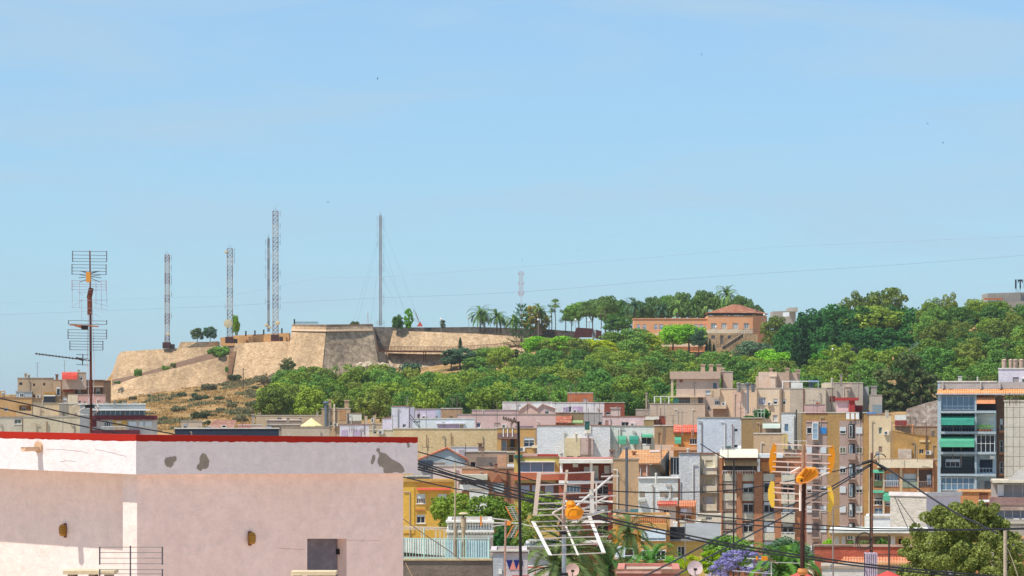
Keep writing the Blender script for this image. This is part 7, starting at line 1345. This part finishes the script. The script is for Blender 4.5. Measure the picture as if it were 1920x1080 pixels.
v = Bld('house', 'low pale house wall with a mural of navy and coral pennants', 128, 920, 989, 1036, w_('#cdbfc6','stucco',.3), 6, par=.1, yb=None)
v.box('coping',919,990,1034,1037,.08,-.2,w_('#6d5c60')); v.box('blue_grey_part',920,944,1037,1100,.02,0,w_('#b9bcc9','stucco',.3)); v.box('red_rail',960,992,1077.5,1079,.3,.25,plain('#b8483c'))
NV = plain('#23266a',.7); CO = plain('#dd8a7c',.7)
for pts, mt in (([(949,1050),(961,1050),(955,1068)],NV),([(962.5,1050),(974,1050),(968.5,1068)],NV),([(975.5,1050),(980,1050),(980,1063)],NV),([(955.5,1068),(961.5,1052),(967.5,1068)],CO),([(968.5,1068),(974.5,1052),(980,1068)],CO)):
    m = MB(); P_ = [(v.u(x), v.v(y)) for x, y in pts]; P_ = P_ if (P_[1][0]-P_[0][0])*(P_[2][1]-P_[0][1])-(P_[1][1]-P_[0][1])*(P_[2][0]-P_[0][0]) > 0 else P_[::-1]; m.prism(P_, -.024, -.004); m.build('pennant', mt, v.r)
v.box('pipe_box',935,941,1067,1076,.15,0,WHT); v.done()
v = Bld('house', 'grey wall house with a white ornate cornice between the pennant wall and the palm', 150, 985, 1044, 1023, w_('#bfbcc0','stucco',.25), 6, par=.1)
v.box('cornice',983,1046,1022,1025.5,.25,-.1,WHT); v.box('parapet',991,1044,1011.5,1022,-.2,-.5,WHT); 
for k in range(8): v.box('parapet_opening',994+k*6,997+k*6,1015,1020,-.19,-.199,w_('#8a7f80'))
v.box('white_block',990,1043,1060,1100,.6,.0,w_('#dcd6d4')); v.rail(987,1020,1061,1080,.9,plain('#c4574a'),.5); v.done()
v = Bld('house', 'bright yellow ochre house with two shuttered windows right of the near house', 320, 740, 852, 902, w_('#e2b02e','stucco',.25,'#d0982c'), 10, par=.3)
v.win(781,797.5,926,944,sh=.5,n=4,gc=glassm('#7a6a62')); v.win(781,797,965,981,sh=.25,n=2); v.win(821,838,926,945,sh=1,n=1); v.awning(781,844,915,918.5,.6,w_('#c4442c')); v.box('corner_strip',755,777,914,1000,.06,0,w_('#eab52c','stucco',.15)); v.box('sill_line',779,797,955,957.5,.1,0,w_('#cf7a3c')); v.box('cap',740,853,900,903.5,.15,-.2,w_('#c99a4a')); v.done()
v = Bld('house', 'grey low roof strip with stained edge above the yellow house', 350, 763, 806, 893, w_('#8f8884','stucco',.5), 6, par=.2); v.done()
v = Bld('house', 'small white building with a glazed strip behind the pines', 300, 880, 916, 918, w_('#e0e0df'), 5, par=.1); v.done()
# orange and yellow houses around the palms
v = Bld('apartment_block', 'ochre orange house with white bay windows behind the date palm', 260, 1149, 1256, 968, w_('#d09a58','stucco',.25), 10, par=.3)
v.box('tile_band',1180,1248,971,981,.1,0,w_('#d98a50','tile',.2)); v.box('right_bay',1196,1250,981,1055,.9,0,w_('#cf9a50','stucco',.2)); v.win(1202,1248,992,1013,sh=.75,n=3,at=-1.15,sc=plain('#c9d6e0'),gc=GLS); v.win(1203,1248,1030,1049,sh=.1,n=5,at=-1.15,gc=GLD); v.win(1153,1197,1024,1045,sh=1,n=2,at=-.3,sc=plain('#cddbe6')); v.rail(1153,1198,1046,1058,.9,plain('#a9c4d6'),.4); v.box('step_down',1150,1175,968,972,.3,0,w_('#d8a878')); v.done()
v = Bld('house', 'yellow house with a tall white framed window and slate roof', 262, 1256, 1322, 1011, w_('#d6b25c','stucco',.2), 8, par=0)
v.slope(1256,1350,985,1011,-.4,5,w_('#8a8c92','stucco',.3),x2=1285,x3=1352); v.box('dark_skylight',1256,1285,988,1009,.3,-.2,plain('#20242c')); v.win(1270,1284,1024,1044,sh=0,n=2); v.rail(1262,1284,1044,1050,.6,WHITEM,.3); v.win(1318,1322,1028,1046,sh=0,n=1); v.done(True)
for x0, x1, y0, lab in ((1262,1270,980,'left one of three small white roof huts behind the slate roof'),(1288,1301,979,'middle white roof hut behind the slate roof'),(1303,1312,978,'right one of three small white roof huts behind the slate roof')): b = Bld('roof_hut', lab, 275, x0, x1, y0, WHT, 3, par=.1, yb=1000, cat='roof hut'); b.done()
v = Bld('rooftop_hut', 'white arched roof cover at the foot of the brown brick apartments', 280, 1337, 1350, 982, WHT, 2, par=0, yb=1000, cat='roof hut'); v.done()
v = Bld('house', 'small pink house with a red tiled roof in front of the white wall', 300, 1234, 1267, 944, w_('#e0c3b4','stucco',.3), 7, par=0); v.slope(1232,1270,940,945,-.4,2,TILER); v.win(1244,1255,956,967,sh=0,n=2,gc=GLD,fc=w_('#d8c8c0')); v.done(True)
v = Bld('house', 'small orange house with a tiled slope and pink panel in front of the white wall', 302, 1267, 1305, 949, w_('#d9945c','stucco',.2), 7, par=0); v.slope(1273,1303,939.5,949,-.5,2.5,w_('#d67a48','tile',.2,'#c06438',.8),x2=1274,x3=1306); v.box('pink_panel',1275,1297,951,966,.2,0,w_('#dcc0bc')); v.win(1276,1288,953,960,sh=1,n=1,at=-.45,sc=plain('#dfe0ea')); v.box('dark_gap',1278,1296,968,978,.05,0,w_('#8a5a40')); v.done(True)
v = Bld('garden_wall', 'cream roof wall with a black barred window below the cream balcony stack', 318, 1308, 1352, 965, w_('#ddd0bd','stucco',.25), 5, cat='wall', par=.1); v.win(1323,1335,969,975,sh=0,n=4,gc=GLD); v.done()
v = Bld('house', 'cream low house between the small orange house and the slate roof', 290, 1275, 1313, 978, w_('#e2cdb4'), 5, par=.1); v.done()
v = Bld('house', 'salmon brick parapet in front of the low palms at the bottom centre', 100, 1156, 1276, 1073, w_('#c97a6c','stucco',.3), 6, par=.1, yb=None); v.box('coping',1155,1240,1071,1075,.08,-.2,w_('#e0a89c')); v.done()
dish(1073, 1069, 13, 62, 'pinkish satellite dish at the foot of the large centre aerial', w_('#c9a59c','stucco',.1), (.05,-1,.2)); dish(1303, 1066, 14.5, 60, 'mauve grey satellite dish at the bottom, in front of the yellow flowering bush', w_('#c4aeb4','stucco',.1), (0,-1,.25))
# right bottom group
def corner2(name, label, D, xl, xc_, xr, yt, mats, cat='house', depth_scale=1.0, yb=None):
    """block turned 45 degrees: left face xl..xc_, right face xc_..xr"""
    s = D/F; z = ground_z((xc_-960)*s, D); r = tag(empty(name, ((xc_-960)*s, D, z)), label, cat); H = CZ+(HY-yt)*s-z; a = (xc_-xl)*s; c = (xr-xc_)*s
    m = MB(); m.quad((-a,a,0),(0,0,0),(0,0,H),(-a,a,H)); m.build('left_wall', mats[0], r); m = MB(); m.quad((0,0,0),(c,c,0),(c,c,H),(0,0,H)); m.quad((c,c,0),(c-a,c+a,0),(c-a,c+a,H),(c,c,H)); m.quad((c-a,c+a,0),(-a,a,0),(-a,a,H),(c-a,c+a,H)); m.build('right_wall', mats[1], r)
    MB().quad((-a,a,H-.3),(0,0,H-.3),(c,c,H-.3),(c-a,c+a,H-.3)).build('roof', plainroof('#c9a08c'), r); return r, s, H, a, c
r, s, H, a, c = corner2('house', 'white and mauve box house on the roof line above the big tree', 232, 1676, 1737, 1811, 926, (w_('#d9d0c8','rough',.12,'#cdc2b8'), w_('#dccfe0','stucco',.12)))  # mauve right wall: shade on the white house put into its colour
m = MB(); m.flat([(-a-.1,a-.02),(0,-.12),(c+.12,c),(c,c+.1),(0,.1),(-a,a+.15)], H-.18, H+.1); m.build('cornice', w_('#e9e0e6'), r)
MB().quad((-a*.86,a*.86-.01,H-.19),(-.1,.09,H-.19),(-.1,.09,H-.2),(-a*.86,a*.86-.01,H-.2)).build('shadow_ledge', WHT, r)
v = Bld('house', 'long low white wall left of the white box house', 238, 1622, 1790, 970, w_('#e6edf2','stucco',.15), 8, par=.2); v.box('end_pier',1621,1631,969,1010,.2,0,WHT); v.done()
v = Bld('terrace_house', 'terrace house with a flat beige roof slab on white columns', 205, 1560, 1735, 1003, w_('#dcbf92','stucco',.25), 3, par=0)
v.box('roof_slab',1556,1740,991.5,996,3.2,-3,w_('#f0ede6')); v.box('roof_fascia',1557,1739,996,1002,3.0,2.6,w_('#dcb988','stucco',.2))
for x0, x1 in ((1566,1574),(1579,1586),(1600,1604),(1670,1678)): v.box('column',x0,x1,1002,1060,2.6,2.3,WHT)
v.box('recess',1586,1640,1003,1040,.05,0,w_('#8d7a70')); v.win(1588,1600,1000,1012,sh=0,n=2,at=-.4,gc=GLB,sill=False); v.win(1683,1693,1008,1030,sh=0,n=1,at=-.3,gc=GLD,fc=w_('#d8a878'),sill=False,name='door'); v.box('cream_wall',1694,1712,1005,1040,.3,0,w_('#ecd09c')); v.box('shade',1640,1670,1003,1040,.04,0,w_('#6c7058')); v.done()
for px, pt, w2, m_, l in ((1553,1003,26,BRIGHT,'light green plant on the red brick terrace, left end'),(1594,1010,16,PINE_B,'potted plant under the beige roof slab'),(1620,1008,24,OLIVE,'bush seen through the coiled cable'),(1655,1003,34,PINE_B,'dark green bush under the right end of the beige roof slab')): T('bush', ('shrub', px % 2), px, pt, 1030, 200, w2, m_, l, 'bush')
v = Bld('terrace_house', 'red brick terrace parapet below the beige roof slab', 195, 1527, 1720, 1024, w_('#bd5e40','brick',.45,'#a04c38'), 3, par=.1); v.box('coping',1527,1600,1022.5,1024.5,.08,-.2,w_('#7d6c68')); v.box('grey_base',1580,1720,1056,1075,.6,0,w_('#b5b0ae','stucco',.3)); v.slope(1574,1712,1044,1052,-1.6,-.02,w_('#e6895c','tile',.15,'#d67648'),x2=1582,x3=1712); v.box('eave_edge',1572,1712,1052,1055.5,1.6,.0,w_('#e0a868')); v.win(1583,1592,1058,1067,sh=0,n=1,at=-.9); v.done()
v = Bld('house', 'rough whitewashed wall top at the bottom, below the red brick parapet', 150, 1541, 1622, 1066, w_('#ebe6e4','rubble',.15,'#cfc4c0',1.5), 3, par=0, yb=None, cat='wall'); m = MB(); m.prism([(v.x0,v.yt),(v.x1,v.yt),(v.u(1618),v.v(1070)),(v.u(1580),v.v(1062.5)),(v.u(1544),v.v(1061)),(v.x0,v.v(1062))][::1], 0, 1) if False else None; v.done()
cm = tag(empty('chimney', W(1633, 2680, 84)), 'fluted lavender chimney in front of the utility pole', 'chimney'); s = 84/F
for k in range(6): MB().box((-11+k*4)*s,(-8.2+k*4)*s,-.06,.2,0,(2680-1036-(k%2)*1.0)*s).build('flute', w_('#cdb6cc','stucco',.15), cm)
MB().box(-11*s,12*s,.0,.25,0,(2680-1038)*s).build('body', w_('#bfa8c0','stucco',.15), cm)
def parasol(px, py, w, D, lab, col):
    s = D/F; r = tag(empty('parasol', W(px, 1200, D)), lab, 'parasol'); h = (1200-py)*s; R2 = w*s/2; m = MB(); n = 8
    V = [(0,0,h)]+[(R2*math.cos(k*.785),R2*math.sin(k*.785),h-R2*.42) for k in range(8)]+[(R2*math.cos(k*.785),R2*math.sin(k*.785),h-R2*.42-.12) for k in range(8)]
    m.add(V, [(0,k+1,(k+1)%8+1) for k in range(8)]+[(k+1,k+9,(k+1)%8+9,(k+1)%8+1) for k in range(8)]); m.build('canopy', w_(col,'stucco',.1), r); MB().bar((0,0,0),(0,0,h),.03,6).build('pole', GREYP, r)
parasol(1502, 1071, 70, 100, 'coral red parasol top at the bottom behind the rusty brown pole', '#d8473c'); parasol(1665, 1070, 88, 78, 'red fabric parasol at the bottom, right of the lavender chimney', '#cf3a34')
v = Bld('building', 'orange brick building with a white door frame behind the big tree', 285, 1797, 1862, 921, w_('#cf8a50','brick',.2,'#c07a44'), 8, par=.2, cat='building'); v.box('coping',1795,1862,919.5,922.5,.12,-.2,w_('#e6a85c')); v.box('shade_recess',1836,1853,924,937,.02,0,w_('#7d452c')); v.box('frame',1835,1839.5,937,975,.3,0,WHITEM); v.box('frame',1835,1856,937,941,.31,0,WHITEM); v.win(1845,1854,944,975,sh=0,n=1,at=-.3,gc=GLD,fc=w_('#b06a40'),sill=False,name='door'); v.done()
v = Bld('glazed_terrace', 'faded glazed terrace with net curtains and a dusty pink parapet at the right edge', 255, 1858, 1990, 904, w_('#b5a9a6','stucco',.3), 8, par=0, cat='building')
v.box('roof_slab',1860,1995,900,905,1.0,-2,w_('#e0d4c0')); v.slope(1890,1990,881,900,-.5,2,w_('#a39d9a'),x2=1912,x3=1990); v.win(1870,1882,908,930,sh=1,n=1,at=-.3,sc=plain('#d8d4d2'),sill=False); v.win(1881,1990,907,931,sh=0,n=6,at=-.3,gc=glassm('#8a8686'),fc=plain('#c9c4c4'),sill=False); v.box('pink_parapet',1855,1995,932,947,.8,0,w_('#a8847e','rubble',.3,'#8d6a66')); v.box('net_band',1856,1995,947,956,.75,0,w_('#c4a898','rubble',.3,'#a08478')); v.win(1868,1990,956,972,sh=0,n=8,at=-.3,gc=glassm('#6d7480'),fc=plain('#cfcaca'),sill=False)
for x in (1875,1900,1916): v.box('white_tub',x,x+11,972,981,.9,.3,WHITEM)
v.done()
v = Bld('building', 'grey concrete block with an orange ledge under the glazed terrace', 215, 1868, 1990, 981, w_('#aca49a','stucco',.4), 8, par=.2, cat='building'); v.box('orange_ledge',1890,1995,1006,1010,.2,0,w_('#d9a468')); v.win(1911,1925,1014,1038,sh=0,n=2,gc=GLB); v.box('brick_band',1900,1995,1040,1060,.1,0,w_('#c46a48')); v.done()
# ================================================================ trees of the town
for px, pt, pb, w2, D, m_, k, l in ((852,919,1012,98,255,PINE_A,('pine',0),'round bright green pine in front of the yellow house'),(920,924,1015,112,252,PINE_A,('pine',3),'wide bright green pine in the middle of the three street pines'),(1008,918,1015,100,262,PINE_A,('pine',1),'bright green pine behind the centre aerial'),(860,955,1010,60,240,PINE_A,('pine',1),'low bright pine branch behind the vent pipe'),(955,985,1060,80,235,DARKG,('broad',0),'dark green tree right of the ornate balustrade'),(985,985,1060,60,230,PINE_A,('pine',2),'bright green tree behind the pennant wall'),(1262,1040,1085,44,190,BRIGHT,('broad',1),'green tree left of the yellow flowering one'),(1295,1040,1090,60,185,YELLOW,('sparse',0),'yellow flowering bush behind the mauve satellite dish'),(1335,1030,1085,56,188,YELLOW,('airy',0),'yellow green tree left of the purple flowering tree'),(1365,1000,1075,100,215,PINE_B,('broad',2),'dense green tree in front of the brown brick apartments'),(1475,1005,1080,100,212,GREYG,('broad',0),'grey green tree in front of the right brick pier'),(1385,1028,1095,110,178,PURPLE,('sparse',0),'purple flowering tree, its crown left of the small horizontal aerial'),(1440,1050,1100,70,176,PURPLE,('sparse',0),'purple flowering branches behind the small horizontal aerial'),(1350,1050,1095,60,175,PURPLE,('sparse',0),'sparse purple flowering branches near the yellow bush')):
    T('pine_tree' if 'pine' in k[0] else 'tree', k, px, pt, pb, D, w2, m_, l)
n = 0
for px, pt, w2, d, lab in ((1755,990,120,0,'left lobe'),(1735,1015,90,2,'lowest left lobe'),(1762,958,60,-2,'small top lobe'),(1800,975,90,-3,'central upper lobe'),(1812,952,56,-4,'topmost lobe'),(1850,955,70,-2,'right upper lobe'),(1845,985,110,1,'right middle lobe'),(1880,1000,80,2,'right outer lobe'),(1800,1010,130,3,'broad front lobe'),(1850,1030,110,5,'lower right lobe'),(1780,1040,100,5,'lower middle lobe'),(1900,1050,60,4,'lowest right lobe')): n += 1
bt = tag(empty('tree', W(1815, 1330, 118)), 'big olive green shade tree with drooping leaves filling the lower right corner', 'tree'); o = bt.location; rn = random.Random(77); cl = []
for px, py, w2, dy in ((1755,1000,50,0),(1728,1035,40,1),(1765,975,28,-1),(1800,985,42,1),(1768,1040,50,-1),(1815,968,28,0),(1852,968,32,0),(1850,1000,50,0),(1890,1010,34,1),(1810,1025,58,-2),(1855,1055,55,-2),(1785,1068,48,-3),(1900,1062,30,0),(1720,1062,30,-1),(1750,1075,40,-2),(1835,1090,60,-3),(1880,1090,45,-1),(1700,1085,26,0),(1785,1000,36,2),(1825,1005,36,2)):
    c_ = P(px, py, 118+dy, o); R2 = w2*118/F
    for k in range(15): a_ = rn.uniform(0,6.28); e = rn.uniform(-1,1); q = math.sqrt(1-e*e)*rn.uniform(.4,1.0); cl.append((c_.x+math.cos(a_)*q*R2, c_.y+math.sin(a_)*q*R2*.8, c_.z+e*.85*R2, R2*rn.uniform(.2,.36), R2*rn.uniform(.2,.34), int(130*R2*R2/.7)+40))
vv, ff = leaf_cloud(cl, .034, rn, .1, 1.6, 1.9); m = MB(); m.v = vv; m.f = ff; m.build('crown', leafm('#979f54','#6c7838',.3,.9), bt)
m = MB(); m.bar((0,0,0),(0,0,3.2),.22,9,.16)
for px, py in ((1755,1010),(1728,1045),(1800,985),(1850,990),(1890,1015),(1810,1030),(1855,1060),(1760,1060),(1815,970),(1768,978)): q = P(px, py, 118, o); mid = q*.5+Vector((0,0,1.3)); m.bar((0,0,2.6), mid, .09, 6, .05); m.bar(mid, q, .05, 5, .02)
m.build('trunk', BARK, bt)
palm(1178, 1000, 1068, 222, 2.35, 0, 'date palm with yellow fruit clusters in front of the ochre orange house', None, leafm('#71844a','#4f6638',.2,1.5), .26, True)
palm(1068, 1030, 1120, 150, 2.9, 1, 'big date palm behind the large centre aerial', None, leafm('#8c9a5c','#5d7040',.2,1.5), .3, False)
palm(1040, 1062, 1130, 145, 2.4, 0, 'low date palm with drooping fronds left of the pinkish dish', None, leafm('#8c9a5c','#5d7040',.2,1.5), .3)
palm(1140, 1068, 1130, 160, 1.9, 1, 'low green palm between the pinkish dish and the date palm with fruit', None, leafm('#4f7a3c','#34592e',.2,1.5), .25)
palm(1222, 1062, 1120, 170, 2.1, 0, 'low green palm above the salmon parapet', None, leafm('#5c8a3c','#3c652e',.2,1.5), .25)
palm(1462, 1072, 1130, 150, 2.2, 1, 'palm at the bottom left of the rusty brown pole', None, leafm('#6f9a3c','#4c7030',.2,1.5), .25)
palm(1495, 1062, 1130, 155, 1.8, 0, 'small palm right behind the rusty brown pole', None, leafm('#5c8a3c','#3c652e',.2,1.5), .25)
# ================================================================ rooftop aerials
AE = [(70,680,712,636,'tee','tee shaped aerial on the weathered beige block'),(121,676,700,628,'tee','aerial behind the bright red awning'),(118,745,812,470,'pole','bare mast between the two blank cream walls'),(736,777,806,470,'yagi','aerial at the left end of the long ochre wall'),(763,745,764,528,'tee','left aerial on the lavender cube house'),(768,749,800,518,'yagi','right aerial on the lavender cube house'),(786,770,800,515,'pole','mast before the lavender house with the brown window'),(799,765,800,512,'pole','slim mast on the long pale blue house'),(848,745,768,556,'fork','aerial on the flat tan wall'),(857,741,800,545,'yagi','tall aerial at the edge of the flat tan wall'),(864,755,790,548,'pole','mast beside the flat tan wall'),
 (893,762,800,543,'pole','mast on the pink flat house'),(932,752,800,540,'yagi','aerial on the pink flat house'),(968,728,796,535,'yagi','tall aerial before the first pink gable'),(989,745,775,600,'pole','short mast behind the pink gables'),(1031,718,756,612,'yagi','tall aerial on the white terrace row'),(1041,748,757,612,'tee','little aerial on the white terrace row'),(1069,722,776,606,'yagi','aerial crossing the orange brick box'),(1080,715,738,648,'fork','aerial on the orange brick box'),(1100,748,776,606,'fork','left aerial before the white terrace row'),(1114,745,790,560,'yagi','right aerial before the white terrace row'),(1124,752,790,558,'pole','mast on the grey block house'),(1103,765,820,450,'pole','mast on the big whitewashed wall'),(1106,822,858,448,'yagi','aerial on the beige stair box'),
 (1149,740,766,606,'yagi','aerial on the reddish brown block'),(1160,760,782,530,'fork','aerial on the pink house with the double window'),(1216,748,782,522,'yagi','aerial behind the olive hut'),(1232,755,790,520,'fork','aerial by the white debris'),(1246,738,782,520,'yagi','aerial in front of the broad beige terrace wall'),(1239,765,800,444,'pole','mast on the tan house wall'),(1262,778,797,438,'tee','tall aerial on the bright red tiled roof'),(1279,770,812,436,'yagi','aerial standing at the bright red tiled roof'),(1300,790,812,437,'pole','mast at the pale blue wall'),(1160,805,850,440,'pole','mast between the green awnings'),(1203,812,850,439,'pole','mast by the small green awning'),(1389,752,784,428,'pole','mast behind the ivy bush'),(1414,765,800,424,'fork','white rack behind the ivy bush'),(1389,765,785,575,'tee','aerial on the pinkish beige block'),
 (1525,748,774,505,'yagi','left aerial on the ochre brick tower'),(1532,752,776,505,'tee','middle aerial on the ochre brick tower'),(1610,700,748,588,'yagi','tall aerial above the red rooftop hut'),(1595,735,748,588,'fork','aerial right above the red hut roof'),(1628,765,780,500,'pole','mast on the cream blind wall'),(1688,790,806,466,'fork','aerial on the low brown parapet house'),(1737,790,862,452,'yagi','aerial on the stained ochre building'),(1727,742,760,558,'pole','pale post on the rubble wall'),(1672,790,862,398,'pole','mast on the orange brick apartments'),(1720,835,862,398,'tee','aerial on the orange brick apartments'),(1794,708,717,350,'pole','left stub mast on the blue building roof'),(1817,707,718,350,'tee','vent mast on the blue building roof'),(1851,709,718,350,'pole','right stub mast on the blue building roof'),(1887,643,676,353,'yagi','tall aerial over the water tanks'),(1893,736,755,318,'yagi','left aerial on the panelled wall'),(1905,740,755,318,'fork','right aerial on the panelled wall'),
 (873,830,850,398,'pole','mast on the brown plastered house'),(801,835,870,395,'yagi','aerial on the orange tiled gable house'),(853,840,875,370,'pole','mast on the pale pink house'),(1272,897,975,300,'pole','rusty mast on the pink and orange cottages'),(1285,963,1045,255,'pole','dark mast at the slate roof'),(1150,846,866,335,'fork','aerial on the red brick terrace roof'),(1365,838,858,338,'yagi','aerial on the long cream awning'),(1471,820,845,412,'pole','mast on the tan blank wall'),(1240,830,868,362,'pole','mast behind the wide orange tiled roof'),(352,785,818,380,'pole','mast behind the red parapet by the beige hut'),(455,790,818,380,'tee','aerial behind the red parapet centre'),(503,786,818,380,'pole','mast behind the red parapet right of the tiled roof'),(630,768,818,380,'yagi','aerial behind the red parapet near the cloth screen'),(662,800,820,380,'fork','aerial behind the red parapet on the lavender house'),(652,775,815,500,'pole','white mast at the cloth screen'),(683,772,812,500,'pole','mast on the lavender house')]
for x, yt, yb, D, k, l in AE: aerial(x, yt, yb, D, 'thin '+l, k, None, col=('#6a5048','#8f8a88','#7d6a62')[int(x) % 3], r=.028+.00003*D)
dish(1646, 852, 5, 490, 'small dish on the cream blind wall', GREYP); dish(1386, 838, 3.5, 425, 'tiny dish on the pale blue wall', WHITEM); dish(1560, 1062, 4, 120, 'small dark dish below the red brick parapet', GREYP)
# birds
for i, (px, py, D) in enumerate(((615,379,260),(1084,469,300),(1739,232,280),(1768,268,300),(980,488,320),(1316,102,300),(708,147,300))):
    m = MB(); m.lathe([(.005,-.16),(.04,-.08),(.05,0),(.03,.1),(.005,.14)], n=6); m.v = [(z, y, x) for x, y, z in m.v]
    m.add([(-.04,0,.02),(.05,0,.02),(.0,.28,.12),(-.06,.30,.10)], [(0,1,2,3)]).add([(-.04,0,.02),(.05,0,.02),(.0,-.28,.12),(-.06,-.30,.10)], [(3,2,1,0)])
    b = tag(m.build('bird', plain('#2a2c33'), loc=W(px, py, D)), 'tiny dark bird in the sky '+('left of the tallest masts centre','above the palm terrace','high at the right','low at the right','just above the red and white antenna mast','near the top centre right','near the top centre left')[i], 'bird', 'birds in the sky'); b.scale = (.5,.5,.5); b.rotation_euler = (.3*i, .2, i*1.1)
# ---------------------------------------------------------------- look-alikes: tell them apart by their place
by = {}
for o in COL.objects:
    if o.parent is None and 'label' in o: by.setdefault(o['label'], []).append(o)
ORD = {2: ['left of two', 'right of two'], 3: ['left of three', 'middle of three', 'right of three']}
NUM = ['leftmost', 'second from left', 'third from left', 'fourth from left', 'fifth from left', 'sixth from left', 'seventh from left', 'eighth from left', 'ninth from left']
for lab, obs in by.items():
    n = len(obs)
    if n < 2: continue
    obs.sort(key=lambda o: o.location.x/max(1, o.location.y))
    for i, o in enumerate(obs):
        if n <= 3: o['label'] = lab+', '+ORD[n][i]
        elif n <= 10: o['label'] = lab+', '+('rightmost' if i == n-1 else NUM[i])
# ---------------------------------------------------------------- air
hm_ = bpy.data.materials.new('haze'); hm_.use_nodes = True; t_ = hm_.node_tree
for n_ in list(t_.nodes):
    if n_.type == 'BSDF_PRINCIPLED': t_.nodes.remove(n_)
pvn = t_.nodes.new('ShaderNodeVolumePrincipled'); pvn.inputs['Density'].default_value = .00005; pvn.inputs['Color'].default_value = (.88, .93, 1, 1); pvn.inputs['Anisotropy'].default_value = .2
t_.links.new(pvn.outputs[0], t_.nodes['Material Output'].inputs['Volume'])
tag(MB().box(-17000, 17000, -700, 17000, -2.5, 125).build('haze', hm_), 'thin pale summer haze over the town and hill', 'haze', kind='stuff')
